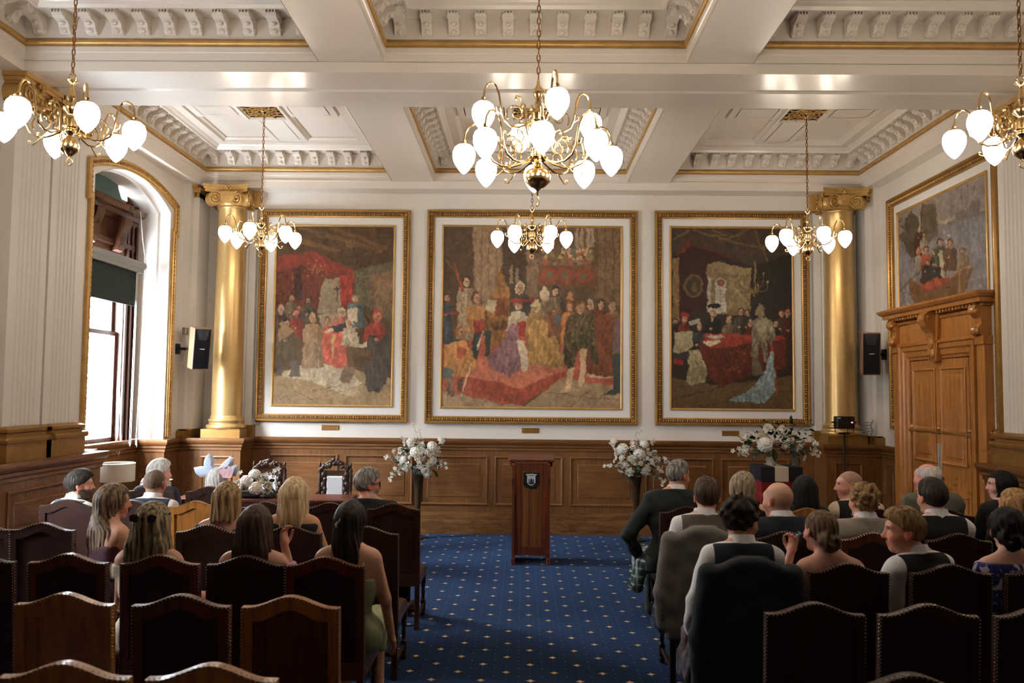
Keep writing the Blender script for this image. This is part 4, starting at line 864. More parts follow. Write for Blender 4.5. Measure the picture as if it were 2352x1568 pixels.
    for k in range(40): x = 930+c.rng.rand()*200; y = 1150+c.rng.rand()*280; c.line([(x, y), (x+50, y+12)], 6, (166, 170, 168), 0.6)
    c.poly([(230, 1540), (1150, 1440), (1180, 2700), (240, 2700)], (54, 62, 56), 1, 0.06)
    return c.finish(1.0)

M_CANVAS = vcol('oil_canvas', 0.55, spec=0.25)
M_FRAME = plain('frame_gilding', (170, 128, 68), 0.36, 0.6, noise=0.12, nscale=9); M_BAND = plain('dark_gilt_band', (92, 62, 26), 0.5, 0.4)
M_MAT = plain('painted_liner', (228, 224, 218), 0.6)
def grid_mesh(name, img, mp, u0, u1, v0, v1, h):
    Hh, W, _ = img.shape
    us = np.linspace(u0, u1, W); vs = np.linspace(v1, v0, Hh)
    U, V = np.meshgrid(us, vs); pts = np.array([mp(0, 0, 0), mp(1, 0, 0), mp(0, 1, 0), mp(0, 0, 1)], float)
    co = pts[0]+U[..., None]*(pts[1]-pts[0])+V[..., None]*(pts[2]-pts[0])+h*(pts[3]-pts[0])
    co = co.reshape(-1, 3); i = np.arange((Hh-1)*(W-1)); r, c = i//(W-1), i % (W-1); a = r*W+c
    F = np.stack([a, a+W, a+W+1, a+1], 1)
    return np_mesh(name, co, F, img.reshape(-1, 3))
def np_mesh(name, co, F, col=None, smooth=False):
    me = bpy.data.meshes.new(name); me.vertices.add(len(co)); me.vertices.foreach_set('co', np.ascontiguousarray(co, np.float32).ravel())
    k = F.shape[1]; me.loops.add(len(F)*k); me.loops.foreach_set('vertex_index', np.ascontiguousarray(F, np.int32).ravel())
    me.polygons.add(len(F)); me.polygons.foreach_set('loop_start', np.arange(len(F), dtype=np.int32)*k)
    if smooth: me.polygons.foreach_set('use_smooth', np.ones(len(F), bool))
    if col is not None:
        c = np.asarray(col, float)/255.0; c = np.where(c <= 0.04045, c/12.92, ((c+0.055)/1.055)**2.4)
        at = me.color_attributes.new('Col', 'FLOAT_COLOR', 'POINT'); at.data.foreach_set('color', np.concatenate([c, np.ones((len(c), 1))], 1).astype(np.float32).ravel())
    me.update(calc_edges=True); me.validate(); return me
def painting(mp, u0, u1, z0, z1, img, label, flip=False):
    loc = mp((u0+u1)/2, z0, 0)
    o = empty('framed_painting', loc, 0, label, 'painting', 'framed history paintings')
    inv = Matrix.Translation(Vector(loc)).inverted(); mpl = lambda u, v, h: tuple(inv @ Vector(mp(u, v, h)))
    R = rect(u0, u1, z0, z1) if not flip else [(u1, z0), (u0, z0), (u0, z1), (u1, z1)][::-1] if False else rect(u0, u1, z0, z1)
    MB().sweep(R, [(0, 0), (0, 0.055), (0.012, 0.075), (0.03, 0.075), (0.042, 0.055), (0.085, 0.05), (0.092, 0.04), (0.104, 0.036), (0.108, 0.01)], mpl).build('outer_frame', M_FRAME, o)
    MB().sweep(R, [(0.043, 0.0555), (0.086, 0.0515)], mpl).build('ornament_band', M_BAND, o)
    stuff(beads(R, mpl, 0.064, 0.052, 0.034, 0.0195, True).build('frame_ornament', M_GOLD, o))
    MB().sweep(R, [(0.10, 0.012), (0.225, 0.012)], mpl).build('liner', M_MAT, o)
    MB().sweep(R, [(0.215, 0.01), (0.215, 0.03), (0.228, 0.034), (0.242, 0.024), (0.246, 0.012)], mpl).build('inner_frame', M_GOLD, o)
    a, b = u0+0.243, u1-0.243
    if flip: a, b = b, a
    link('canvas', grid_mesh('canvas', img, mpl, a, b, z0+0.243, z1-0.243, 0.016), M_CANVAS, o)
    return o
painting(BACK, -3.825, -1.645, 1.553, 4.615, paint1(), 'tall gilt-framed painting with red-robed seated figure, leftmost on the back wall')
painting(BACK, -1.40, 1.637, 1.545, 4.625, paint2(), 'square gilt-framed coronation painting with red carpeted dais behind the lectern')
painting(BACK, 1.887, 4.092, 1.553, 4.63, paint3(), 'dark gilt-framed painting with knight in armour and table, right of centre')
painting(RIGHT, 8.60, 11.16, 1.56, 4.61, paint4(), 'gilt-framed painting of people in a rowing boat above the door', True)
for x, z, lab in ((-2.75, 1.47, 'small brass plate under the leftmost painting'), (0.115, 1.455, 'small brass plate under the central coronation painting'), (2.96, 1.445, 'small brass plate under the painting with the knight')):
    o = MB().bbox(-0.125, 0.125, -0.012, 0, -0.036, 0.036, 0.006).build('name_plate', plain('plate_brass', (176, 130, 66), 0.35, 0.7, noise=0.15, nscale=60), None, 0, (x, WY-0.001, z)); tag(o, lab, 'plaque', 'brass name plates')
    for k in range(2):
        MB().box(-0.10+0.02*k, 0.10-0.02*k, -0.0135, -0.0125, 0.012-0.022*k, 0.017-0.022*k).build('engraved_line', plain('engraving', (96, 66, 34), 0.6), o)
o = MB().bbox(-0.012, 0, -0.10, 0.10, -0.045, 0.045, 0.004).build('name_plate', plain('plate_wood', (150, 110, 70), 0.5), None, 0, (XR-0.001, 8.72, 1.47)); tag(o, 'plain brown plate on the wall beside the door frame', 'plaque', 'brass name plates')
# ================================================================== CHANDELIERS
def shade_mesh():
    m = MB().lathe([(0.022, 0.0), (0.045, -0.004), (0.066, -0.022), (0.077, -0.052), (0.078, -0.082), (0.071, -0.115), (0.054, -0.148), (0.032, -0.178), (0.012, -0.197), (0.0005, -0.204)], 20)
    me = m.mesh('shade', 60); me.materials.append(M_SHADE); return me
ME_SHADE = shade_mesh()
def arm_mesh(R, up, s=1.0):
    m = MB()
    k = [(0.03, 0.0), (0.08, -0.028), (0.13, -0.048), (0.185, -0.045), (0.235, -0.015), (0.262, 0.04), (0.272, 0.11), (0.285, 0.18), (0.31, 0.228), (0.342, 0.243), (0.372, 0.228), (0.393, 0.185), (0.40, 0.135)]
    f = R/0.40; P = [(r*f, 0, z) for r, z in k]
    fine = []
    for i in range(len(P)-1):
        for t in (0, 0.5): fine.append(tuple(Vector(P[i]).lerp(Vector(P[i+1]), t)))
    fine.append(P[-1]); m.tube(fine, 0.0075, 7)
    # scrolls
    sp = []
    for i in range(22):
        t = i/21; a = -0.6+t*8.2; r = 0.06*(1-t)+0.012; sp.append((0.15*f+r*math.cos(a), 0, 0.045+r*math.sin(a)))
    m.tube(sp, [0.006*(1-0.4*i/21) for i in range(22)], 6)
    m.tube([(0.12*f, 0, 0.09), (0.10*f, 0, 0.13), (0.12*f, 0, 0.165), (0.15*f, 0, 0.17), (0.155*f, 0, 0.15)], 0.0055, 6); m.ball((0.15*f, 0, 0.147), 0.011, 8, 5)
    m.tube([(0.16*f, 0, -0.05), (0.19*f, 0, -0.085), (0.215*f, 0, -0.11), (0.24*f, 0, -0.10), (0.235*f, 0, -0.085)], 0.005, 6); m.ball((0.235*f, 0, -0.085), 0.009, 8, 5)
    m.tube([(0.262*f, 0, 0.03), (0.295*f, 0, 0.05), (0.30*f, 0, 0.075), (0.285*f, 0, 0.08)], 0.005, 6)
    m.lathe([(0.008, 0.14), (0.016, 0.13), (0.012, 0.12), (0.03, 0.108), (0.034, 0.095), (0.03, 0.092)], 12, (R, 0, 0))
    me = m.mesh('arm', 50); me.materials.append(M_BRASS); return me
def stem_six():
    m = MB().lathe([(0.004, 0.055), (0.012, 0.062), (0.03, 0.075), (0.055, 0.10), (0.064, 0.132), (0.055, 0.165), (0.03, 0.19), (0.018, 0.205), (0.022, 0.22), (0.034, 0.232), (0.038, 0.245), (0.03, 0.26), (0.045, 0.27), (0.046, 0.32), (0.03, 0.33), (0.022, 0.345), (0.024, 0.36), (0.05, 0.382), (0.056, 0.40), (0.046, 0.415), (0.022, 0.425), (0.016, 0.44), (0.026, 0.47), (0.026, 0.49), (0.016, 0.53), (0.011, 0.56), (0.014, 0.575), (0.034, 0.59), (0.04, 0.598), (0.02, 0.603)], 20)
    me = m.mesh('stem', 45); me.materials.append(M_BRASS); return me
def ring_mesh(R, r, z):
    m = MB().tube([(R*math.cos(a*PI/9), 0, z+R*math.sin(a*PI/9)) for a in range(18)], r, 6, closed=True); me = m.mesh('ring', 50); me.materials.append(M_BRASS); return me
def chain(o, z0, z1):
    m = MB(); n = int((z1-z0)/0.043); d = (z1-z0)/n
    for i in range(n):
        zc = z0+(i+0.5)*d; p = []
        for a in range(10):
            t = a*PI/5; x, z = 0.0105*math.cos(t), 0.0275*math.sin(t); p.append((x, 0, zc+z) if i % 2 else (0, x, zc+z))
        m.tube(p, 0.0042, 5, closed=True)
    stuff(m.build('chain', M_CHAIN, o, 60, fix=False))
ME_ARM = arm_mesh(0.385, 0); ME_ARMB = arm_mesh(0.487, 0); ME_ARMU = arm_mesh(0.37, 0); ME_STEM = stem_six(); ME_RING = ring_mesh(0.023, 0.0045, 0.026)
def canopy(o, z):
    MB().lathe([(0.0, z), (0.05, z), (0.055, z-0.012), (0.035, z-0.03), (0.02, z-0.05), (0.012, z-0.07), (0.0, z-0.072)], 18).build('ceiling_rose', M_BRASS, o, 50)
def six_light(x, y, z, rot, label):
    o = empty('chandelier', (x, y, z), 0, label, 'chandelier', 'six-light brass chandeliers')
    link('stem', ME_STEM, None, o); link('ring', ME_RING, None, o)
    for k in range(6):
        a = rot+k*PI/3
        ar = link('arm', ME_ARM, None, o, (0.03*math.cos(a), 0.03*math.sin(a), 0.235), (0, 0, a))
        link('shade', ME_SHADE, None, ar, (0.385, 0, 0.10))
    rg = link('top_ring', ME_RING, None, o, (0, 0, 0.60)); chain(o, 0.645, ZR-z-0.06); canopy(o, ZR-z+0.005)
    return o
six_light(-3.155, 5.675, 3.535, math.radians(12), 'six-light brass chandelier nearest the camera on the left, before the fluted pilasters')
six_light(3.40, 5.675, 3.555, math.radians(24), 'six-light brass chandelier cut off by the right edge of the picture')
six_light(-3.185, 10.0, 3.600, math.radians(30), 'six-light brass chandelier in front of the leftmost painting and gilded column')
six_light(0.095, 10.0, 3.600, math.radians(1), 'six-light brass chandelier in front of the central coronation painting')
six_light(3.405, 10.0, 3.600, math.radians(36), 'six-light brass chandelier beside the painting with the knight')
def twelve_light(x, y, z):
    o = empty('chandelier', (x, y, z), 0, 'large two-tier twelve-light brass chandelier hanging in the middle of the room', 'chandelier')
    m = MB().lathe([(0.001, -0.02), (0.01, 0.0), (0.012, 0.02), (0.02, 0.035), (0.05, 0.05), (0.085, 0.085), (0.092, 0.12), (0.08, 0.155), (0.045, 0.18), (0.025, 0.20), (0.03, 0.22), (0.06, 0.235), (0.07, 0.25), (0.045, 0.262), (0.05, 0.275), (0.052, 0.31), (0.03, 0.325), (0.022, 0.36), (0.03, 0.40), (0.04, 0.44), (0.025, 0.47), (0.022, 0.50), (0.045, 0.515), (0.048, 0.56), (0.026, 0.575), (0.02, 0.60), (0.026, 0.63), (0.018, 0.66), (0.034, 0.69), (0.038, 0.71), (0.032, 0.735), (0.012, 0.76), (0.008, 0.80)], 24)
    m.build('stem', M_BRASS, o, 45)
    MB().tube([(0.0, 0, -0.02), (0.012, 0, -0.05), (0.004, 0, -0.075), (-0.008, 0, -0.085)], 0.006, 6).build('pendant', M_BRASS, o, 50)
    for k in range(8):
        a = math.radians(2)+k*PI/4
        ar = link('arm', ME_ARMB, None, o, (0.02*math.cos(a), 0.02*math.sin(a), 0.235), (0, 0, a)); link('shade', ME_SHADE, None, ar, (0.487, 0, 0.10))
    for k in range(4):
        a = math.radians(17.5)+k*PI/2
        ar = link('arm', ME_ARMU, None, o, (0.02*math.cos(a), 0.02*math.sin(a), 0.50), (0, 0, a)); link('shade', ME_SHADE, None, ar, (0.37, 0, 0.10))
    chain(o, 0.80, ZR-z-0.06); canopy(o, ZR-z+0.005)
twelve_light(0.09, 5.675, 3.355)

# ================================================================== FURNITURE
def topz(x, w=0.225): 
    t = min(1, abs(x)/w/0.86); s = t*t*(3-2*t); return 1.003+0.052*(1-s)
def chair_meshes(frame_m, panel_m):
    R = {}
    xs = [-0.225+0.45*i/24 for i in range(25)]
    lean = lambda z: -0.215-0.045*max(0, (z-0.45))/0.6
    outer = [(0.225, 0.40)]+[(x, topz(x)) for x in reversed(xs)]+[(-0.225, 0.40)]
    inner = [(0.175, 0.45)]+[(x, topz(x*1.25)-0.062) for x in [0.175-0.35*i/18 for i in range(19)]]+[(-0.175, 0.45)]
    mp = lambda u, v, h: (u, lean(v)-h, v)
    fr = MB()                                                            # border as strip between outer and inner outline
    n = 40
    def resample(P, n):
        L = [0]
        for a, b in zip(P[:-1], P[1:]): L.append(L[-1]+math.hypot(b[0]-a[0], b[1]-a[1]))
        out = []
        for i in range(n+1):
            t = L[-1]*i/n; j = max(k for k in range(len(L)) if L[k] <= t+1e-9); j = min(j, len(P)-2); f = (t-L[j])/max(1e-9, L[j+1]-L[j]); out.append((P[j][0]+(P[j+1][0]-P[j][0])*f, P[j][1]+(P[j+1][1]-P[j][1])*f))
        return out
    O = outer; I = []
    for (x, z) in outer:                                                   # matching inner points
        if z <= 0.41: I.append((math.copysign(0.175, x), 0.45))
        else:
            xi = x*0.175/0.225; I.append((xi, topz(x)-0.062))
    vs = []; fs = []
    for (a, b) in zip(O, I):
        vs += [mp(a[0], a[1], -0.035), mp(a[0], a[1], 0.012), mp(b[0], b[1], 0.012), mp(b[0], b[1], -0.004)]
    for i in range(len(O)-1):
        for k in range(3): fs.append((i*4+k, i*4+4+k, i*4+5+k, i*4+1+k))
    fr.add(vs, fs); fr.box(-0.225, 0.225, -0.235, -0.19, 0.36, 0.455)
    R['back_frame'] = (fr, frame_m)
    pn = MB(); pn.add([mp(x, z, 0.0) for x, z in I], [tuple(range(len(I)))]); R['back_panel'] = (pn, panel_m)
    pd = MB(); V = []; F = []; cols = xs
    rows = 8
    for r in range(rows+1):
        for x in cols:
            z = 0.46+(topz(x)-0.008-0.46)*r/rows; e = min(1, 5*min(r/rows, 1-r/rows)+0.2)*min(1, 6*(1-abs(x)/0.225)+0.15); V.append((x*0.985, lean(z)+0.032+0.022*e, z))
    nc = len(cols)
    for r in range(rows):
        for c in range(nc-1): F.append((r*nc+c, r*nc+c+1, (r+1)*nc+c+1, (r+1)*nc+c))
    pd.add(V, F); R['back_pad'] = (pd, M_LEATHER)
    nl = MB()
    def nail(p, nx, nz, ny):
        s = 0.0052; a = Vector(p); 
        q = Vector((nx, ny, nz)); t = q.orthogonal().normalized(); w = q.cross(t).normalized()
        nl.add([a+t*s, a+w*s, a-t*s, a-w*s, a+q*s*0.8], [(0,1,4),(1,2,4),(2,3,4),(3,0,4)])
    for i in range(len(O)-1):
        a, b = O[i], O[i+1]; L = math.hypot(b[0]-a[0], b[1]-a[1]); k = max(1, int(L/0.0165))
        for j in range(k):
            t = (j+0.5)/k; x, z = a[0]+(b[0]-a[0])*t, a[1]+(b[1]-a[1])*t
            nail(mp(x*0.99, z-0.004, 0.012), 0, 0, -1); 
            nx, nz = (b[1]-a[1])/L, -(b[0]-a[0])/L
            nail(mp(x, z, -0.005), nx if abs(nx) > 0.5 else 0, abs(nz) if abs(nz) > 0.4 else 0, 0) if (abs(nx) > 0.5 or abs(nz) > 0.4) else None
    for x0, y0, x1, y1 in ((-0.228, -0.19, -0.228, 0.25), (0.228, -0.19, 0.228, 0.25), (-0.22, 0.258, 0.22, 0.258)):
        k = int(math.hypot(x1-x0, y1-y0)/0.02)
        for j in range(k): t = (j+0.5)/k; nail((x0+(x1-x0)*t, y0+(y1-y0)*t, 0.385), (x0 < 0 and x1 < 0)*-1+(x0 > 0 and x1 > 0)*1, 0, 1 if y0 == y1 else 0)
    R['nail_trim'] = (nl, M_NAIL)
    st = MB(); V = []; F = []; nx, ny = 12, 12
    prof = [(0.0, 0.37), (0.0, 0.41), (0.012, 0.44), (0.04, 0.457)]
    st.sweep(rect(-0.228, 0.228, -0.20, 0.258), [(a, b) for a, b in prof]+[(0.1, 0.464), (0.2, 0.466)], XY); st.box(-0.22, 0.22, -0.19, 0.25, 0.36, 0.44)
    R['seat'] = (st, M_LEATHER)
    return {k: (m.mesh(k, 40 if k in ('seat', 'back_pad', 'back_frame') else 0), mt) for k, (m, mt) in R.items()}
def leg_mesh(front, mt):
    m = MB()
    if front:
        m.bbox(-0.021, 0.021, -0.021, 0.021, 0.29, 0.37, 0.004).lathe([(0.012, 0.29), (0.018, 0.28), (0.02, 0.26), (0.013, 0.245), (0.017, 0.2), (0.013, 0.15), (0.02, 0.14)], 10).bbox(-0.021, 0.021, -0.021, 0.021, 0.05, 0.14, 0.004).lathe([(0.014, 0.05), (0.022, 0.03), (0.02, 0.012), (0.012, 0.0)], 10)
    else: m.bbox(-0.02, 0.02, -0.02, 0.02, 0, 0.40, 0.004)
    me = m.mesh('leg'); me.materials.append(mt); return me
CH = {}
def proto(key, fm, pm):
    d = chair_meshes(fm, pm)
    for k, (me, mt) in d.items(): me.materials.append(mt)
    CH[key] = dict(parts={k: v[0] for k, v in d.items()}, fl=leg_mesh(True, fm), rl=leg_mesh(False, fm))
    s = MB().bbox(-0.012, 0.012, -0.20, 0.22, 0.085, 0.115, 0.003).mesh('stretcher'); s.materials.append(fm); CH[key]['st'] = s
    s = MB().bbox(-0.20, 0.20, -0.012, 0.012, 0.085, 0.115, 0.003).mesh('stretcher'); s.materials.append(fm); CH[key]['sx'] = s
proto('dark', M_CHAIRD, M_CHAIRD); proto('honey', M_CHAIRL, M_CHAIRL); proto('mix', M_CHAIRL, M_CHAIRM); proto('red', M_CHAIRM, M_CHAIRD)
ROW = dict(A=2.92, B=3.89, C=4.81, D=5.89, E=7.12, F=8.2)
def chair(row, x, kind, label, rz=0.0, dy=0.0):
    o = empty('high_back_chair', (x, ROW[row]+0.26+dy, 0), rz, label, 'chair', 'high-backed nail-studded chairs')
    c = CH[kind]
    for k, me in c['parts'].items():
        q = link(k, me, None, o)
        if k == 'nail_trim': stuff(q)
    for sx in (-1, 1):
        link('leg', c['fl'], None, o, (sx*0.205, 0.235, 0)); link('leg', c['rl'], None, o, (sx*0.205, -0.212, 0)); link('stretcher', c['st'], None, o, (sx*0.205, 0, 0))
    link('stretcher', c['sx'], None, o, (0, 0.02, 0.0))
    return o
ORD = ('at the aisle', 'second from the aisle', 'third from the aisle', 'fourth from the aisle', 'fifth from the aisle', 'sixth from the aisle')
RN = dict(A='nearest', B='second', C='third', D='fourth', E='fifth', F='sixth')
LEFTC = dict(A=[-1.06, -1.57], B=[-1.055, -1.561, -2.104], C=[-1.112, -1.565, -2.057, -2.587, -3.12], D=[-1.08, -1.62, -2.19, (-2.74, -1.0), -3.36, -3.80], E=[-1.08, -1.62, -2.16, -2.76, -3.30, -3.86])
RIGHTC = dict(A=[1.33], B=[1.34, 1.855, 2.38], C=[1.29, 1.845, 2.42, 2.95], D=[1.26, 1.83, 2.43, 3.02, 3.58], E=[1.385, 1.93, 2.40, 2.98, 3.56, 4.12])
KIND = {('L', 'B', 0): 'mix', ('L', 'B', 2): 'honey', ('L', 'E', 3): 'honey', ('L', 'B', 1): 'red', ('L', 'C', 0): 'red', ('L', 'C', 3): 'red', ('L', 'C', 2): 'red', ('L', 'A', 0): 'honey', ('L', 'A', 1): 'honey', ('R', 'D', 2): 'red', ('R', 'E', 2): 'honey'}
DESC = {'mix': 'honey-framed high-back chair with reddish panel', 'honey': 'honey-coloured wooden high-back chair', 'red': 'reddish-brown high-back chair', 'dark': 'dark high-back chair'}
for side, D in (('L', LEFTC), ('R', RIGHTC)):
    for r, xs in D.items():
        for i, x in enumerate(xs):
            rz = 0.0
            if isinstance(x, tuple): x, rz = x
            k = KIND.get((side, r, i), 'dark')
            if side == 'L' and r == 'D' and i == 3: dyy = 0.02
            else: dyy = 0.0
            chair(r, x, k, '%s, %s in the %s %s row' % (DESC[k], ORD[i], RN[r], 'left' if side == 'L' else 'right'), rz, dyy)
chair('F', -3.05, 'dark', 'dark high-back chair in the left front row before the flower table', 0); chair('F', -3.62, 'dark', 'dark high-back chair in the left front row nearest the window', 0)

# ---- lectern
def lectern():
    x0, x1, y = -0.112, 0.332, 9.87
    o = empty('lectern', ((x0+x1)/2, y+0.2, 0), 0, 'tall mahogany lectern with a heraldic shield standing in the aisle', 'lectern')
    w = (x1-x0)/2
    for s in (-1, 1):
        m = MB(); m.extrude([(-0.20, 0.06), (-0.17, 1.15), (-0.155, 1.19), (0.16, 1.22), (0.19, 0.06)], lambda u, v, h: (h, u, v), *sorted((s*w, s*(w-0.028))))
        sd = m.build('side_panel', M_MAHOG, o)
        MB().bbox(min(s*(w+0.006), s*(w-0.04)), max(s*(w+0.006), s*(w-0.04)), -0.225, 0.22, 0.0, 0.075, 0.006).build('foot', M_MAHOG, o)
        MB().box(min(s*(w+0.004), s*(w-0.012)), max(s*(w+0.004), s*(w-0.012)), -0.185, -0.165, 0.92, 0.99).build('peg_block', plain('dark_peg', (50, 22, 12), 0.4), o)
        MB().box(*sorted((s*(w+0.002), s*(w+0.028))), -0.14, 0.1, 1.13, 1.2).build('corbel', M_MAHOG, o)
    wi = w-0.028
    for s in (-1, 1): MB().box(*sorted((s*wi, s*(wi-0.075))), -0.158, -0.138, 0.10, 1.17).build('stile', M_MAHOG, o)
    MB().box(-wi+0.075, wi-0.075, -0.156, -0.138, 1.085, 1.17).build('rail', M_MAHOG, o); MB().box(-wi+0.075, wi-0.075, -0.156, -0.138, 0.10, 0.20).build('rail', M_MAHOG, o)
    MB().box(-wi+0.075, wi-0.075, -0.145, -0.132, 0.20, 1.085).build('front_panel', wood('striped_veneer', (84, 40, 16), (132, 80, 36), 0.38, (60, 5, 0.5), 1.0, 0.15), o)
    t = MB(); t.bbox(-0.268, 0.268, -0.20, 0.24, -0.016, 0.016, 0.006).xform(Matrix.Translation((0, 0.0, 1.215)) @ Matrix.Rotation(math.radians(4), 4, 'X')); t.build('top_board', M_MAHOG, o)
    sh = [(-0.088, 0.0), (0.088, 0.0), (0.09, -0.13), (0.07, -0.165), (0.0, -0.19), (-0.07, -0.165), (-0.09, -0.13)]
    F = lambda u, v, h: (u, -0.148-h, 1.06+v)
    c = MB().extrude(sh, F, 0, 0.016).build('crest_backing', plain('crest_black', (22, 15, 14), 0.4), o)
    M_SILV = plain('crest_silver', (206, 210, 214), 0.35, 0.3); M_CDK = plain('crest_dark', (40, 44, 52), 0.5)
    MB().extrude([(-0.048, -0.035), (0.048, -0.035), (0.05, -0.115), (0.03, -0.14), (0.0, -0.152), (-0.03, -0.14), (-0.05, -0.115)], F, 0.012, 0.02).build('shield', M_SILV, c)
    MB().extrude([(-0.066, -0.012), (-0.055, -0.018), (0, -0.012), (0.055, -0.018), (0.066, -0.012), (0.06, -0.03), (0.05, -0.034), (0, -0.026), (-0.05, -0.034), (-0.06, -0.03)], F, 0.014, 0.022).build('motto_scroll', M_SILV, c)
    cas = MB().extrude(rect(-0.03, -0.02, -0.115, -0.075), F, 0.02, 0.023).extrude(rect(0.02, 0.03, -0.115, -0.075), F, 0.02, 0.023).extrude(rect(-0.02, 0.02, -0.118, -0.108), F, 0.02, 0.023)
    cas.extrude([(-0.012, -0.108), (0.012, -0.108), (0.012, -0.085), (0, -0.062), (-0.012, -0.085)], F, 0.02, 0.0225).extrude([(-0.04, -0.118), (0.04, -0.118), (0.03, -0.13), (0, -0.14), (-0.03, -0.13)], F, 0.02, 0.0225)
    stuff(cas.build('castle_emblem', M_CDK, c))
lectern()

# ---- ceremony table, carved chairs, side table and lamp
t = empty('ceremony_table', (-2.92, 9.68, 0), 0, 'polished reddish table carrying white flowers before the carved chairs', 'table')
MB().bbox(-0.98, 0.98, -0.27, 0.27, 0.735, 0.78, 0.01).build('table_top', M_MAHOG, t); MB().box(-0.9, 0.9, -0.22, 0.22, 0.63, 0.735).build('apron', M_MAHOG, t)
for sx in (-1, 1):
    for sy in (-1, 1): MB().lathe([(0.03, 0), (0.035, 0.05), (0.02, 0.1), (0.034, 0.3), (0.022, 0.5), (0.036, 0.56), (0.036, 0.65)], 14, (sx*0.88, sy*0.2, 0)).build('leg', M_MAHOG, t, 40)
def carved_chair(x, y, label):
    o = empty('carved_armchair', (x, y, 0), 0, label, 'armchair', 'carved ceremonial armchairs')
    for s in (-1, 1):
        MB().lathe([(0.02, 0), (0.026, 0.04), (0.018, 0.1), (0.026, 0.3), (0.026, 0.5), (0.017, 0.55), (0.024, 0.62), (0.018, 0.7), (0.024, 0.8), (0.026, 0.94), (0.018, 0.96), (0.027, 0.98), (0.02, 1.01), (0.01, 1.03), (0.018, 1.05), (0.014, 1.075), (0.004, 1.10)], 12, (s*0.195, 0, 0)).build('back_post', M_CARVE, o, 50)
        side = MB().box(min(s*0.11, s*0.17), max(s*0.11, s*0.17), -0.01, 0.02, 0.55, 0.98)
        for k in range(7): side.ball((s*(0.135+0.012*(-1)**k), -0.018, 0.58+k*0.06), (0.03, 0.018, 0.034), 8, 5); side.ball((s*(0.15-0.012*(-1)**k), -0.014, 0.61+k*0.06), (0.014, 0.014, 0.022), 7, 5)
        side.build('carved_splat', M_CARVE, o, 50)
        MB().lathe([(0.02, 0), (0.024, 0.1), (0.018, 0.2), (0.026, 0.42)], 12, (s*0.21, -0.40, 0)).build('front_leg', M_CARVE, o, 50)
        MB().tube([(s*0.2, 0, 0.72), (s*0.22, -0.15, 0.70), (s*0.22, -0.32, 0.67), (s*0.22, -0.42, 0.66), (s*0.22, -0.44, 0.63)], 0.02, 8).build('arm_rest', M_CARVE, o, 50)
    MB().bbox(-0.105, 0.105, -0.03, 0.02, 0.56, 0.92, 0.012).build('back_cushion', M_WHITEF, o)
    cr = MB().box(-0.17, 0.17, -0.012, 0.02, 0.93, 0.99); rg = random.Random(int(x*100))
    for k in range(26):
        a = -1+2*k/25; hgt = 0.13*math.cos(a*1.35); cr.ball((a*0.165, -0.012-0.01*rg.random(), 1.0+hgt*(0.35+0.6*rg.random())), (0.022+0.012*rg.random(), 0.02, 0.022+0.012*rg.random()), 8, 5)
    for s in (-1, 1): cr.tube([(s*0.17, 0, 0.98), (s*0.15, 0, 1.04), (s*0.09, 0, 1.09), (0, 0, 1.12)], 0.016, 7)
    stuff(cr.build('carved_crest', M_CARVE, o, 50)); MB().bbox(-0.22, 0.22, -0.43, 0.02, 0.42, 0.48, 0.015).build('seat', M_WHITEF, o)
carved_chair(-2.36, 10.65, 'carved wooden armchair with tall white back panel, right of the table flowers')
carved_chair(-3.20, 10.65, 'carved wooden armchair behind the table flowers, nearer the window')
s = empty('side_table', (-4.45, 9.95, 0), 0, 'small dark side table under the drum lamp by the window', 'table')
MB().bbox(-0.50, 0.40, -0.25, 0.25, 0.55, 0.59, 0.008).build('table_top', M_MAHOG, s)
for sx in (-0.44, 0.34):
    for sy in (-1, 1): MB().lathe([(0.02, 0), (0.03, 0.2), (0.022, 0.4), (0.03, 0.56)], 12, (sx, sy*0.2, 0)).build('leg', M_MAHOG, s, 40)
lp = empty('table_lamp', (-4.76, 9.85, 0.59), 0, 'table lamp with wide cream drum shade by the window', 'lamp')
MB().lathe([(0.08, 0), (0.085, 0.02), (0.03, 0.05), (0.05, 0.12), (0.06, 0.2), (0.03, 0.28), (0.012, 0.33), (0.012, 0.42)], 20).build('base', plain('lamp_base', (92, 84, 52), 0.35, 0.3), lp, 45)
MB().lathe([(0.203, 0.325), (0.203, 0.53), (0.198, 0.53), (0.198, 0.325)], 40, cap=False).build('lamp_shade', plain('linen_shade', (196, 184, 166), 0.9, noise=0.04, nscale=90), lp, 40)
MB().tube([(0.2*math.cos(a*PI/20), 0.2*math.sin(a*PI/20), 0.53) for a in range(40)], 0.006, 6, closed=True).build('shade_rim', M_WHITEF, lp)

# ---- pedestal with red, black and cream cover
pd = empty('pedestal', (3.10, 10.35, 0), 0, 'square pedestal with red cover and black and cream top band', 'pedestal')
MB().bbox(-0.245, 0.245, -0.24, 0.24, 0, 0.97, 0.008).build('red_cover', plain('red_cloth', (128, 14, 20), 0.9), pd)
for k, cc in enumerate(((24, 22, 28), (206, 192, 170), (24, 22, 28))):
    MB().bbox(-0.25+k*0.167, -0.25+(k+1)*0.167-0.003, -0.25, 0.25, 0.965, 1.14, 0.004).build('band_square', plain('band_%s' % ('cream' if k == 1 else 'black'), cc, 0.85), pd)
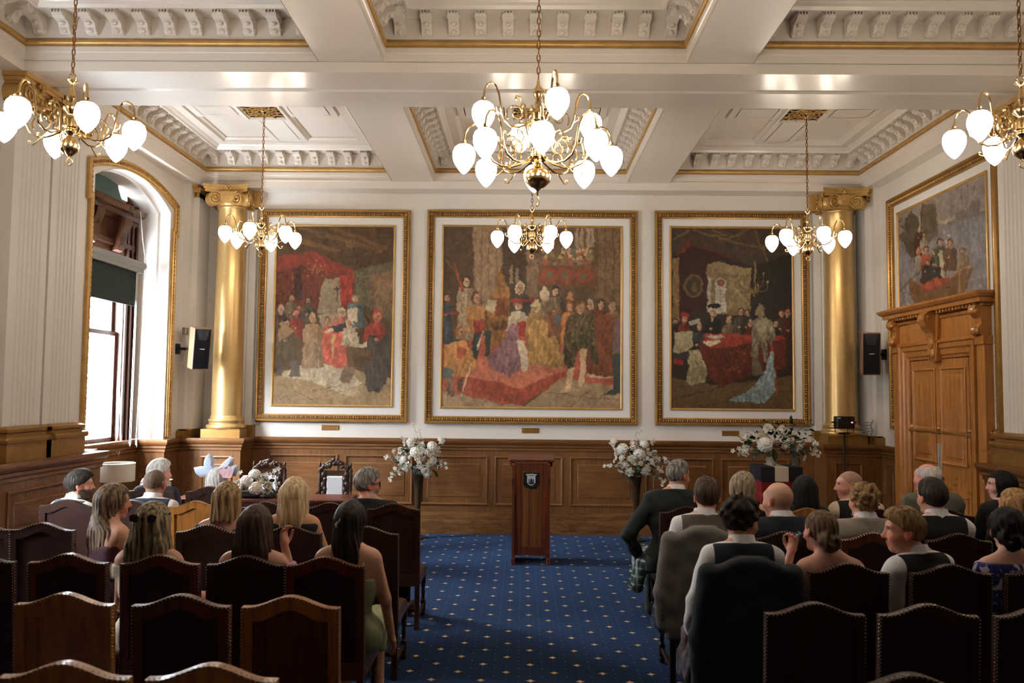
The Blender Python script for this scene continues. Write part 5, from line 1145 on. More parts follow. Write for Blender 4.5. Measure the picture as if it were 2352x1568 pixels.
# ---- stage light on stand
sl = empty('stage_light', (4.245, 11.15, 0), 0, 'black box stage light with red glow on a thin tripod stand', 'light')
MB().tube([(0, 0, 0.35), (0, 0, 1.50)], 0.013, 10).build('pole', M_BLACK, sl); MB().tube([(0, 0, 0.3), (0, 0, 1.0)], 0.018, 10).build('lower_pole', M_BLACK, sl)
for k in range(3): a = k*2*PI/3+0.4; MB().tube([(0.01*math.cos(a), 0.01*math.sin(a), 0.45), (0.28*math.cos(a), 0.28*math.sin(a), 0.01)], 0.011, 8).build('tripod_leg', M_BLACK, sl)
MB().box(-0.07, 0.07, -0.015, 0.015, 1.49, 1.515).build('cross_bar', M_BLACK, sl)
hd = MB().bbox(-0.118, 0.118, -0.07, 0.07, 1.565, 1.725, 0.012).build('lamp_head', M_BLACK, sl)
MB().box(0.05, 0.11, -0.078, -0.068, 1.58, 1.715).build('control_panel', plain('panel_black', (30, 28, 30), 0.25), hd)
MB().box(-0.105, -0.07, -0.073, -0.069, 1.695, 1.71).build('label_plate', plain('white_label', (200, 200, 200), 0.6), hd)
mr = glow('red_led', (1.0, 0.05, 0.1), 6.0); MB().box(0.06, 0.085, -0.081, -0.078, 1.64, 1.655).build('led_display', mr, hd)
for s in (-1, 1):
    MB().tube([(s*0.12, 0, 1.645), (s*0.14, 0, 1.645)], 0.01, 8).lathe([(0.018, -0.01), (0.018, 0.01)], 10, (s*0.145, 0, 1.645)).build('knob', M_BLACK, sl); MB().tube([(s*0.12, 0, 1.645), (s*0.12, 0, 1.51), (s*0.06, 0, 1.5)], 0.005, 6).build('yoke', M_BLACK, sl)
MB().tube([(0.05, 0.02, 1.57), (0.04, 0.03, 1.3), (0.07, 0.05, 0.9), (0.05, 0.06, 0.4)], 0.004, 6).build('cable', M_BLACK, sl)
# ---- loudspeakers
def speaker(x, y, z, rz, tilt, wallx, label):
    o = empty('loudspeaker', (x, y, z), 0, label, 'loudspeaker', 'wall loudspeakers')
    Mx = Matrix.Rotation(rz, 4, 'Z') @ Matrix.Rotation(tilt, 4, 'X')
    M_CAB = plain('speaker_cabinet', (138, 104, 80), 0.5)
    MB().bbox(-0.115, 0.115, -0.10, 0.10, -0.28, 0.28, 0.008).xform(Mx).build('cabinet', M_CAB, o)
    MB().box(-0.10, 0.10, -0.108, -0.098, -0.265, 0.265).xform(Mx).build('grille', plain('speaker_grille', (14, 14, 17), 0.35), o)
    MB().add([(-0.09, -0.1085, 0.26), (0.09, -0.1085, 0.26), (0.05, -0.1085, 0.12), (-0.05, -0.1085, 0.12)], [(0, 1, 2, 3)]).xform(Mx).build('horn', plain('horn_grey', (44, 44, 48), 0.5), o)
    MB().box(-0.03, 0.035, -0.1105, -0.108, -0.004, 0.005).xform(Mx).build('badge', plain('badge_silver', (220, 220, 220), 0.3), o)
    s = 1 if wallx > x else -1
    p = Mx @ Vector((0, 0.1, 0)); MB().tube([tuple(p), (p.x+s*0.08, p.y+0.05, 0), (wallx-x-s*0.0, p.y+0.12, 0.0)], 0.018, 8).box(min(wallx-x, wallx-x-s*0.02), max(wallx-x, wallx-x-s*0.02), p.y+0.06, p.y+0.18, -0.07, 0.07).build('bracket', M_BLACK, o)
speaker(-4.36, 11.22, 2.55, math.radians(38), math.radians(9), XL, 'dark loudspeaker with tan cabinet mounted beside the left gilded column')
speaker(4.63, 11.22, 2.56, math.radians(-14), math.radians(6), XR, 'dark loudspeaker with tan cabinet mounted between the right column and door')
jb = MB().bbox(-0.02, 0.04, -0.04, 0.04, -0.05, 0.05, 0.006).build('junction_box', plain('box_grey', (120, 108, 90), 0.5), None, 0, (XL+0.105, 11.40, 2.79)); tag(jb, 'small grey junction box on the wall above the left loudspeaker bracket', 'junction box')
lv = empty('slatted_vent', (4.66, 11.50, 1.45), 0, 'grey curved slatted metal piece beside the right column base', 'vent')
MB().tube([(0.08, 0, 0.0), (0.10, 0, 0.08), (0.08, 0, 0.14), (0.11, 0, 0.22)], 0.012, 8).build('rim', M_METAL, lv, 40)
for k in range(5): MB().box(-0.06, 0.09, -0.01, 0.02, 0.02+k*0.04, 0.032+k*0.04).build('slat', M_METAL, lv)
# ================================================================== FLOWERS
M_PETAL = plain('white_petal', (236, 232, 222), 0.6, noise=0.05, nscale=30); M_PETALC = plain('cream_petal', (232, 218, 196), 0.6, noise=0.06, nscale=30); M_PETALP = plain('blush_petal', (236, 212, 202), 0.6)
M_LEAF = plain('green_leaf', (62, 84, 56), 0.5, noise=0.25, nscale=20); M_LEAFD = plain('dark_leaf', (34, 56, 42), 0.45, noise=0.2, nscale=20); M_LEAFG = plain('grey_green_leaf', (112, 126, 112), 0.6, noise=0.2, nscale=20)
M_STEM = plain('green_stem', (78, 92, 56), 0.6)
def petal(m, a, r0, r1, z0, z1, w, curl):
    V = []; F = []
    for i in range(4):
        t = i/3; r = r0+(r1-r0)*t; z = z0+(z1-z0)*t-curl*t*t; ww = w*math.sin(PI*(0.18+0.72*t))
        for j in (-1, 0, 1):
            b = a+j*ww/max(r, 0.01)*0.5 if r > 0.012 else a+j*0.4; rr = r*(1-0.08*abs(j)); V.append((rr*math.cos(b), rr*math.sin(b), z+0.006*abs(j)))
    for i in range(3):
        for j in range(2): k = i*3+j; F.append((k, k+1, k+4, k+3))
    m.add(V, F)
def bloom_mesh(kind, mat):
    m = MB(); r = random.Random(kind)
    if kind == 0:                                                     # rose, opening along +z
        for ring, (n, r1, z1, w, c) in enumerate(((3, 0.012, 0.05, 0.03, 0), (4, 0.022, 0.05, 0.04, 0.0), (5, 0.034, 0.045, 0.05, 0.004), (6, 0.046, 0.034, 0.055, 0.012), (6, 0.054, 0.018, 0.06, 0.016))):
            for k in range(n): petal(m, 2*PI*k/n+ring*0.7, 0.004, r1, 0.0, z1, w, c)
        m.ball((0, 0, 0.012), (0.03, 0.03, 0.022), 8, 5)
    elif kind == 1:                                                   # hydrangea head
        for k in range(46):
            u = 1-1.5*k/46; a = k*2.4; q = math.sqrt(max(0, 1-u*u)); c = Vector((0.07*q*math.cos(a), 0.07*q*math.sin(a), 0.06*u+0.02))
            n = c.normalized(); t = n.orthogonal().normalized(); w = n.cross(t); s = 0.019
            for p in range(4):
                b = p*PI/2+k; d = t*math.cos(b)+w*math.sin(b); e = t*math.cos(b+0.6)+w*math.sin(b+0.6); f = t*math.cos(b-0.6)+w*math.sin(b-0.6)
                m.add([c, c+e*s*0.8+n*0.004, c+d*s*1.25+n*0.006, c+f*s*0.8+n*0.004], [(0, 1, 2, 3)])
        m.ball((0, 0, 0.02), (0.058, 0.058, 0.048), 8, 6)
    elif kind == 2:                                                   # small five-petal blossom
        for k in range(5): petal(m, 2*PI*k/5, 0.003, 0.028, 0.0, 0.014, 0.026, 0.006)
        m.ball((0, 0, 0.006), (0.006, 0.006, 0.005), 6, 4)
    else:                                                            # ruffled daisy-like
        for ring in range(2):
            for k in range(9): petal(m, 2*PI*k/9+ring*0.35, 0.006, 0.042-ring*0.012, 0.0, 0.012+ring*0.014, 0.026, 0.008)
        m.ball((0, 0, 0.014), (0.012, 0.012, 0.008), 7, 5)
    me = m.mesh('bloom', 50); me.materials.append(mat); return me
def leaf_mesh(mat, L=0.09, W=0.022):
    V = []; F = []; n = 5
    for i in range(n+1):
        t = i/n; w = W*math.sin(PI*min(1, 0.06+t*0.94))**0.8; z = -0.25*L*t*t
        V += [(-w, L*t, z+w*0.25), (0, L*t, z), (w, L*t, z+w*0.25)]
    for i in range(n):
        for j in range(2): k = i*3+j; F.append((k, k+1, k+4, k+3))
    me = MB().add(V, F).mesh('leaf', 60); me.materials.append(mat); return me
BL = {(k, c): bloom_mesh(k, mt) for k in range(4) for c, mt in (('w', M_PETAL), ('c', M_PETALC), ('p', M_PETALP))}
LF = {c: leaf_mesh(mt) for c, mt in (('g', M_LEAF), ('d', M_LEAFD), ('s', M_LEAFG))}
LFB = leaf_mesh(M_LEAFD, 0.17, 0.035)
def orient(d, roll=0.0):
    return (Vector(d).to_track_quat('Z', 'Y').to_matrix().to_4x4() @ Matrix.Rotation(roll, 4, 'Z')).to_euler()
def orient_y(d, roll=0.0):
    return (Vector(d).to_track_quat('Y', 'Z').to_matrix().to_4x4() @ Matrix.Rotation(roll, 4, 'Y')).to_euler()
def put_bloom(o, p, d, kind, c, s=1.0):
    q = link('bloom', BL[(kind, c)], None, o, p, orient(d, random.random()*6)); q.scale = (s, s, s); return q
def put_leaf(o, p, d, c='g', s=1.0):
    q = link('leaf', LFB if c == 'B' else LF[c], None, o, p, orient_y(d, random.random()*2-1)); q.scale = (s, s, s); return q
def bouquet(o, c, R, n_small, big, n_leaf, seed, trail=(), spikes=()):
    rg = random.Random(seed); random.seed(seed)
    c = Vector(c)
    for (dx, dy, dz, kind, col, s) in big:
        p = c+Vector((dx, dy, dz)); d = Vector((dx*1.4, dy-0.08, dz*1.2+0.02)); put_bloom(o, p, d, kind, col, s)
    for k in range(n_small):
        a = rg.uniform(0, 2*PI); u = rg.uniform(-0.75, 1); q = math.sqrt(1-u*u); d = Vector((q*math.cos(a), q*math.sin(a), u)); d.y = -abs(d.y) if rg.random() < 0.75 else d.y
        p = c+Vector((d.x*R[0], d.y*R[1], d.z*R[2]))*rg.uniform(0.55, 1.08)
        put_bloom(o, p, d, rg.choice((2, 2, 3, 3, 0)), rg.choice('wwwc'), rg.uniform(0.85, 1.35))
    for k in range(n_leaf):
        a = rg.uniform(0, 2*PI); u = rg.uniform(-0.9, 1); q = math.sqrt(1-u*u); d = Vector((q*math.cos(a), q*math.sin(a), u)); d.y = -abs(d.y) if rg.random() < 0.7 else d.y
        put_leaf(o, c+Vector((d.x*R[0], d.y*R[1], d.z*R[2]))*rg.uniform(0.35, 0.9), d, rg.choice('ggdsd'), rg.uniform(0.7, 1.3))
    for tr in trail+spikes:
        P = [Vector(p)+c for p in tr]; MB().tube([tuple(p) for p in P], 0.003, 5).build('stem', M_STEM, o)
        L = sum((b-a).length for a, b in zip(P[:-1], P[1:])); n = int(L/0.032)
        for i in range(n):
            t = (i+0.6)/n*(len(P)-1); j = min(int(t), len(P)-2); p = P[j].lerp(P[j+1], t-j); off = Vector((rg.uniform(-1, 1), rg.uniform(-1, 0.2), rg.uniform(-1, 1)))*0.03*(1.0-0.6*(i/n) if tr in spikes else 1)
            put_bloom(o, p+off, off+Vector((0, -0.02, 0)), 2, 'w', rg.uniform(0.85, 1.3)*(1-0.45*i/n if tr in spikes else 1))
def tall_vase(x, y, label, seed, mirror):
    o = empty('flower_vase', (x, y, 0), 0, label, 'flower arrangement', 'tall flower vases flanking the lectern')
    MB().lathe([(0.12, 0), (0.125, 0.02), (0.06, 0.035), (0.038, 0.06), (0.036, 0.25), (0.04, 0.42), (0.048, 0.6), (0.066, 0.78), (0.085, 0.87), (0.08, 0.87), (0.06, 0.78)], 28).build('vase', plain('bronze_vase', (104, 84, 60), 0.3, 0.75, noise=0.2, nscale=10), o, 50)
    s = mirror
    big = [(-0.10, -0.14, -0.06, 0, 'w', 1.35), (0.09, -0.16, -0.10, 0, 'w', 1.45), (-0.02, -0.12, 0.10, 1, 'w', 1.25), (0.16, -0.08, 0.16, 1, 'w', 1.25), (-0.16, -0.06, 0.0, 1, 'w', 1.0), (0.04, -0.15, 0.02, 3, 'c', 1.3), (0.22, -0.06, 0.10, 0, 'c', 1.1), (-0.2, -0.05, 0.12, 0, 'w', 1.0), (0.0, 0.1, 0.1, 1, 'w', 1.2), (0.26, -0.02, 0.24, 1, 'w', 0.9), (-0.08, -0.1, 0.22, 1, 'w', 1.0)]
    big = [(s*a*1.15, b, c*1.1, k, cl, z*(0.82 if k == 1 else 0.95)) for a, b, c, k, cl, z in big]
    f = lambda L: [tuple((s*p[0], p[1], p[2]) for p in q) for q in L]
    bouquet(o, (0.0, 0, 1.06), (0.35, 0.22, 0.25), 58, big, 64, seed,
            trail=f([[(-0.14, -0.08, -0.02), (-0.25, -0.12, -0.06), (-0.33, -0.13, -0.18), (-0.36, -0.13, -0.30)], [(0.2, -0.08, -0.02), (0.32, -0.1, -0.02), (0.42, -0.1, -0.08)], [(-0.15, -0.05, 0.08), (-0.38, -0.08, 0.04), (-0.42, -0.08, 0.05)]]),
            spikes=f([[(0.0, -0.04, 0.15), (-0.02, -0.05, 0.35), (-0.09, -0.05, 0.50)], [(0.03, -0.04, 0.15), (0.04, -0.05, 0.3), (0.0, -0.05, 0.42)], [(0.18, -0.04, 0.1), (0.3, -0.05, 0.2), (0.36, -0.05, 0.28)], [(-0.1, -0.04, 0.1), (-0.2, -0.05, 0.25), (-0.24, -0.05, 0.33)]]))
    for k in range(9): a = -0.6+k*0.15; put_leaf(o, (math.sin(a)*0.1, -0.09, 0.95), (math.sin(a)*0.5, -0.2, -0.7), 's', 0.9)
tall_vase(-1.42, 11.55, 'white flowers in a tall bronze vase left of the lectern', 11, 1)
tall_vase(1.56, 11.55, 'white flowers in a tall bronze vase right of the lectern', 23, -1)
o = empty('flower_pot', (3.04, 10.33, 1.14), 0, 'wide white and green flower arrangement in pale pot on the pedestal', 'flower arrangement')
MB().lathe([(0.05, 0), (0.06, 0.02), (0.062, 0.08), (0.055, 0.1), (0.05, 0.1)], 20).build('pot', plain('pale_pot', (190, 178, 160), 0.7), o, 50)
bouquet(o, (0.04, 0, 0.27), (0.46, 0.22, 0.2), 34, [(-0.16, -0.2, -0.01, 1, 'w', 1.15), (-0.12, -0.16, 0.18, 0, 'w', 1.3), (-0.36, -0.12, 0.08, 3, 'w', 1.3), (-0.38, -0.14, -0.1, 0, 'w', 1.25), (0.42, -0.16, 0.0, 0, 'w', 1.2), (0.06, -0.18, -0.02, 3, 'w', 1.2), (0.2, -0.18, -0.06, 3, 'w', 1.1), (0.3, -0.16, -0.16, 3, 'w', 1.1)], 90, 31,
        trail=([(0.3, -0.1, -0.05), (0.45, -0.14, -0.1), (0.5, -0.14, -0.14)], [(-0.3, -0.1, -0.02), (-0.45, -0.12, -0.08), (-0.52, -0.12, -0.1)]))
for k in range(46): put_leaf(o, (0.10+random.uniform(-0.14, 0.36), random.uniform(-0.12, 0.05), 0.36+random.uniform(-0.06, 0.2)), (random.uniform(-1, 1), random.uniform(-1, 0.2), random.uniform(-0.2, 1)), random.choice('dgd'), random.uniform(0.5, 0.9))
put_leaf(o, (0.25, -0.15, 0.14), (-0.35, -0.1, -1), 'B', 0.9); put_leaf(o, (0.28, -0.15, 0.12), (0.1, -0.1, -1), 'B', 1.0)
MB().tube([(0, 0, 0.1), (0.05, 0, 0.35), (-0.02, 0, 0.52), (-0.1, 0, 0.55)], 0.003, 5).build('stem', M_STEM, o)
for k in range(9): put_leaf(o, (-0.10+k*0.02, -0.02, 0.54-k*0.012), (random.uniform(-1, 1), -0.4, 0.5), 'g', 0.5)
o = empty('table_flowers', (-3.02, 9.62, 0.78), 0, 'low white flower arrangement lying on the reddish ceremony table', 'flower arrangement')
MB().bbox(-0.2, 0.2, -0.08, 0.08, 0, 0.06, 0.01).build('tray', M_LEAFD, o)
bouquet(o, (0.0, 0, 0.11), (0.27, 0.15, 0.10), 26, [(0.02, -0.13, 0.0, 1, 'c', 0.95), (-0.1, -0.08, 0.07, 1, 'p', 0.85), (-0.14, -0.14, 0.0, 3, 'w', 1.3), (0.14, -0.10, 0.02, 0, 'c', 1.2), (-0.02, -0.04, 0.13, 1, 'w', 0.9), (0.08, -0.03, 0.12, 3, 'w', 1.2), (0.06, -0.1, 0.07, 3, 'c', 1.2), (-0.05, -0.12, 0.06, 0, 'w', 1.1), (-0.18, -0.1, -0.04, 3, 'w', 1.2)], 26, 41,
        trail=([(-0.1, 0, 0.1), (-0.22, 0, 0.16), (-0.28, 0, 0.2)], [(0.1, 0, 0.1), (0.18, 0, 0.17), (0.24, 0, 0.2)]))
o = empty('lamp_flowers', (-4.28, 9.9, 0.59), 0, 'small round white flower arrangement next to the drum lamp', 'flower arrangement')
MB().lathe([(0.06, 0), (0.07, 0.1), (0.075, 0.17), (0.065, 0.17)], 18).build('vase', M_WHITEF, o, 50)
bouquet(o, (0.0, 0, 0.28), (0.16, 0.13, 0.12), 16, [(-0.06, -0.1, 0.02, 1, 'w', 1.2), (0.06, -0.1, -0.02, 1, 'c', 1.2), (0.0, -0.06, 0.12, 0, 'w', 1.3)], 26, 51, spikes=([(0, 0, 0.1), (0.05, 0, 0.2), (0.12, 0, 0.24)],))
# ================================================================== PEOPLE: distance-field bodies
def smin(a, b, k):
    h = np.maximum(k-np.abs(a-b), 0)/k; return np.minimum(a, b)-h*h*k*0.25
def smax(a, b, k): return -smin(-a, -b, k)
def d_cap(X, Y, Z, a, b, ra, rb, ay=1.0):
    a = np.asarray(a, np.float32); b = np.asarray(b, np.float32); ba = (b-a).astype(np.float32); ba2 = ba.copy(); ba2[1] /= ay
    px, py, pz = X-a[0], (Y-a[1])/ay, Z-a[2]
    t = np.clip((px*ba2[0]+py*ba2[1]+pz*ba2[2])/max(1e-9, float(ba2@ba2)), 0, 1)
    dx, dy, dz = px-t*ba2[0], py-t*ba2[1], pz-t*ba2[2]
    return (np.sqrt(dx*dx+dy*dy+dz*dz)-(ra+(rb-ra)*t))*(ay**0.5)
def d_ell(X, Y, Z, c, r):
    px, py, pz = (X-c[0]), (Y-c[1]), (Z-c[2])
    k0 = np.sqrt((px/r[0])**2+(py/r[1])**2+(pz/r[2])**2); k1 = np.sqrt((px/r[0]**2)**2+(py/r[1]**2)**2+(pz/r[2]**2)**2)+1e-6
    return k0*(k0-1)/k1
class Field:
    def __init__(s, xs, ys, zs): s.ax = [np.asarray(v, np.float32) for v in (xs, ys, zs)]; s.F = np.full((len(xs), len(ys), len(zs)), 1.0, np.float32)
    def sl(s, lo, hi): return tuple(slice(max(0, np.searchsorted(s.ax[i], lo[i])-1), np.searchsorted(s.ax[i], hi[i])+1) for i in range(3))
    def pts(s, S): return s.ax[0][S[0]][:, None, None], s.ax[1][S[1]][None, :, None], s.ax[2][S[2]][None, None, :]
    def cap(s, a, b, ra, rb, k=0.03, ay=1.0):
        m = max(ra, rb)+0.05; lo = [min(a[i], b[i])-m for i in range(3)]; hi = [max(a[i], b[i])+m for i in range(3)]; S = s.sl(lo, hi)
        X, Y, Z = s.pts(S); s.F[S] = smin(s.F[S], d_cap(X, Y, Z, a, b, ra, rb, ay), k); return s
    def ell(s, c, r, k=0.03):
        S = s.sl([c[i]-r[i]-0.05 for i in range(3)], [c[i]+r[i]+0.05 for i in range(3)]); X, Y, Z = s.pts(S); s.F[S] = smin(s.F[S], d_ell(X, Y, Z, c, r), k); return s
def snet(F, ax):
    s = F < 0; nx, ny, nz = F.shape
    n = np.zeros((nx-1, ny-1, nz-1), np.int8)
    for i in (0, 1):
        for j in (0, 1):
            for k in (0, 1): n += s[i:nx-1+i, j:ny-1+j, k:nz-1+k]
    I, J, K = np.nonzero((n > 0) & (n < 8)); N = len(I)
    if N == 0: return np.zeros((0, 3)), np.zeros((0, 4), int)
    idx = np.full(n.shape, -1, np.int32); idx[I, J, K] = np.arange(N)
    acc = np.zeros((N, 3)); cnt = np.zeros(N); C = {}
    for i in (0, 1):
        for j in (0, 1):
            for k in (0, 1): C[i, j, k] = F[I+i, J+j, K+k]
    def edge(a, b):
        va, vb = C[a], C[b]; m = (va < 0) != (vb < 0); t = np.where(m, va/np.where(m, va-vb, 1), 0); p = np.array(a)[None]+(np.array(b)-np.array(a))[None]*t[:, None]
        acc[m] += p[m]; cnt[m] += 1
    for a in C:
        for d in range(3):
            if a[d] == 0: b = list(a); b[d] = 1; edge(a, tuple(b))
    loc = acc/np.maximum(cnt, 1)[:, None]
    co = np.stack([ax[d][q]+loc[:, d]*(ax[d][q+1]-ax[d][q]) for d, q in ((0, I), (1, J), (2, K))], 1)
    Q = []
    for d in range(3):
        o = [(1, 2), (2, 0), (0, 1)][d]
        A = [slice(None)]*3; B = [slice(None)]*3; A[d] = slice(0, -1); B[d] = slice(1, None)
        for e in o: A[e] = slice(1, -1); B[e] = slice(1, -1)
        sa, sb = s[tuple(A)], s[tuple(B)]; E = np.nonzero(sa != sb)
        if len(E[0]) == 0: continue
        P = [E[0].copy(), E[1].copy(), E[2].copy()]
        for e in o: P[e] = P[e]+1
        flip = sa[E]
        def cell(u, v):
            q = [P[0].copy(), P[1].copy(), P[2].copy()]; q[o[0]] += u; q[o[1]] += v; return idx[q[0], q[1], q[2]]
        quad = np.stack([cell(-1, -1), cell(0, -1), cell(0, 0), cell(-1, 0)], 1); quad[~flip] = quad[~flip][:, ::-1]; Q.append(quad)
    Q = np.concatenate(Q); Q = Q[(Q >= 0).all(1)]
    return co, Q
def axis(parts):
    v = [parts[0][0]]
    for a, b, st in parts: n = max(1, int(round((b-a)/st))); v += list(a+(b-a)*np.arange(1, n+1)/n)
    return np.array(v, np.float32)
def rotm(yaw, pitch=0.0, roll=0.0):
    return np.array((Matrix.Rotation(-yaw, 3, 'Z') @ Matrix.Rotation(pitch, 3, 'X') @ Matrix.Rotation(roll, 3, 'Y')))
def head_field(X, Y, Z, fem):
    d = d_ell(X, Y, Z, (0, -0.012, 0.03), (0.076, 0.097, 0.088))
    d = smin(d, d_ell(X, Y, Z, (0, 0.022, -0.045), (0.059 if not fem else 0.055, 0.068, 0.075)), 0.05)
    d = smin(d, d_cap(X, Y, Z, (-0.022, 0.055, -0.095), (0.022, 0.055, -0.095), 0.02, 0.02), 0.03)
    d = smin(d, d_cap(X, Y, Z, (-0.036, 0.066, 0.03), (0.036, 0.066, 0.03), 0.02, 0.02), 0.03)
    for s in (-1, 1): d = smax(d, -d_ell(X, Y, Z, (s*0.031, 0.1, 0.008), (0.019, 0.02, 0.013)), 0.012)
    for s in (-1, 1):
        d = smin(d, d_ell(X, Y, Z, (s*0.031, 0.074, 0.008), (0.0125, 0.0125, 0.0125)), 0.004)
        d = smin(d, d_ell(X, Y, Z, (s*0.045, 0.058, -0.03), (0.022, 0.024, 0.024)), 0.03)
        e = d_ell(X, Y+0.25*Z, Z, (s*0.081, -0.012, -0.008), (0.0095, 0.021, 0.034)); e = smax(e, -d_ell(X, Y, Z, (s*0.09, 0.0, -0.004), (0.007, 0.011, 0.018)), 0.004); d = smin(d, e, 0.008)
    d = smin(d, d_cap(X, Y, Z, (0, 0.088, 0.012), (0, 0.108, -0.03), 0.0075, 0.0125), 0.016)
    for s in (-1, 1): d = smin(d, d_ell(X, Y, Z, (s*0.012, 0.094, -0.034), (0.009, 0.01, 0.008)), 0.008)
    d = smin(d, d_cap(X, Y, Z, (-0.019, 0.083, -0.058), (0.019, 0.083, -0.058), 0.0065, 0.0065), 0.01)
    d = smin(d, d_cap(X, Y, Z, (-0.016, 0.083, -0.07), (0.016, 0.083, -0.07), 0.0075, 0.0075), 0.01)
    return d
def head_color(L, base, sp):
    x, y, z = L[:, 0], L[:, 1], L[:, 2]; C = np.tile(np.array(base, float), (len(L), 1))
    def blend(m, col, a): m = np.clip(m*a, 0, 1)[:, None]; C[:] = C*(1-m)+np.array(col, float)*m
    b = np.array(base, float)
    g = lambda cx, cy, cz, r: np.exp(-(((np.abs(x)-cx)**2+(y-cy)**2+(z-cz)**2)/(r*r)))
    blend(g(0.085, -0.015, -0.005, 0.03), b*np.array((1.04, 0.72, 0.66)), 0.75); blend(g(0.045, 0.07, -0.03, 0.03), b*np.array((1.04, 0.8, 0.74)), 0.6); blend(g(0, 0.11, -0.03, 0.018), b*np.array((1.03, 0.78, 0.72)), 0.6)
    blend(((np.abs(x) < 0.022) & (y > 0.075) & (z < -0.051) & (z > -0.078)).astype(float), (168, 92, 84) if sp.get('fem') else (176, 112, 98), 0.8)
    if sp.get('beard'):
        m = ((z < -0.028+0.0*y) & (y > -0.012) & (z > -0.135)).astype(float)*np.clip((0.02-(z+0.03))*40, 0, 1); m *= 1-((np.abs(x) < 0.02) & (z > -0.076) & (z < -0.054)).astype(float); m *= 1-g(0.045, 0.075, -0.022, 0.022); blend(m, sp['beard'], sp.get('bda', 0.8))
    if sp.get('moust'): blend(((np.abs(x) < 0.024) & (y > 0.08) & (z > -0.052) & (z < -0.041)).astype(float), sp['moust'], 0.85)
    if sp.get('scalp'):
        zm = np.interp(y, [-0.12, -0.075, -0.03, 0.0, 0.03, 0.06, 0.085], [-0.09, -0.08, -0.045, 0.0, 0.03, 0.06, 0.07]); m = np.clip((z-zm)*60, 0, 1)
        if sp.get('baldtop'): m *= np.clip((0.085+(-y)*0.35-z)*40, 0, 1)
        blend(m, sp['scalp'], sp.get('sca', 0.75))
    hc = sp.get('brow', (70, 50, 36)); blend(((np.abs(np.abs(x)-0.031) < 0.019) & (y > 0.06) & (np.abs(z-0.028+0.12*np.abs(np.abs(x)-0.028)) < 0.005)).astype(float), hc, 0.8)
    e = g(0.031, 0.0865, 0.008, 0.0075); blend((e > 0.45).astype(float), (226, 220, 214), 0.9); blend((g(0.031, 0.0865, 0.008, 0.0045) > 0.4).astype(float), (48, 40, 36), 1); blend(((np.abs(np.abs(x)-0.031) < 0.014) & (y > 0.075) & (np.abs(z-0.0165) < 0.0028)).astype(float), (60, 40, 34), 0.8)
    return C
def hand_mesh(wrist, d, palm_n, curl=0.5, side=1, s=1.0, spread=0.1):
    d = Vector(d).normalized(); n = Vector(palm_n); n = (n-d*n.dot(d)).normalized(); u = d.cross(n)                       # u: across the palm
    st = 0.0048*s; axs = [np.arange(-0.075, 0.076, 0.0048), np.arange(-0.075, 0.06, 0.0048), np.arange(-0.03, 0.205, 0.0048)]
    F = Field(*axs)
    F.cap((-0.022, 0, 0.025), (-0.024, 0, 0.08), 0.017, 0.015, 0.02); F.cap((0.0, 0, 0.0), (0.0, 0, 0.085), 0.02, 0.016, 0.02); F.cap((0.022, 0, 0.025), (0.024, 0, 0.078), 0.017, 0.014, 0.02); F.cap((0, 0, -0.03), (0, 0, 0.03), 0.024, 0.022, 0.02)
    for i, (x, L) in enumerate(((-0.031, 0.072), (-0.0105, 0.080), (0.0105, 0.075), (0.030, 0.058))):
        p = np.array([x, 0, 0.088-abs(x)*0.15]); a = curl*0.5; r = 0.0088-0.0008*i*0.3
        for k, f in enumerate((0.45, 0.32, 0.23)):
            q = p+np.array([x*spread*f, -math.sin(a)*L*f, math.cos(a)*L*f]); F.cap(tuple(p), tuple(q), r, r*0.92, 0.004); p = q; a += curl*(0.9 if k == 0 else 0.7); r *= 0.93
    tx = -side*-0.03; p = np.array([-0.03, -0.006, 0.02])
    for q, r in ((np.array([-0.052, -0.018, 0.05]), 0.0115), (np.array([-0.056, -0.032, 0.078]), 0.01), (np.array([-0.05, -0.045, 0.1]), 0.009)):
        F.cap(tuple(p), tuple(q), r*1.1, r, 0.006); p = q
    co, Q = snet(F.F, F.ax)
    if side < 0: co[:, 0] *= -1; Q = Q[:, ::-1]
    M = np.array([[u.x, n.x, d.x], [u.y, n.y, d.y], [u.z, n.z, d.z]]); M[:, 1] *= 1
    co = (co*s) @ M.T+np.array(wrist)
    return co, Q

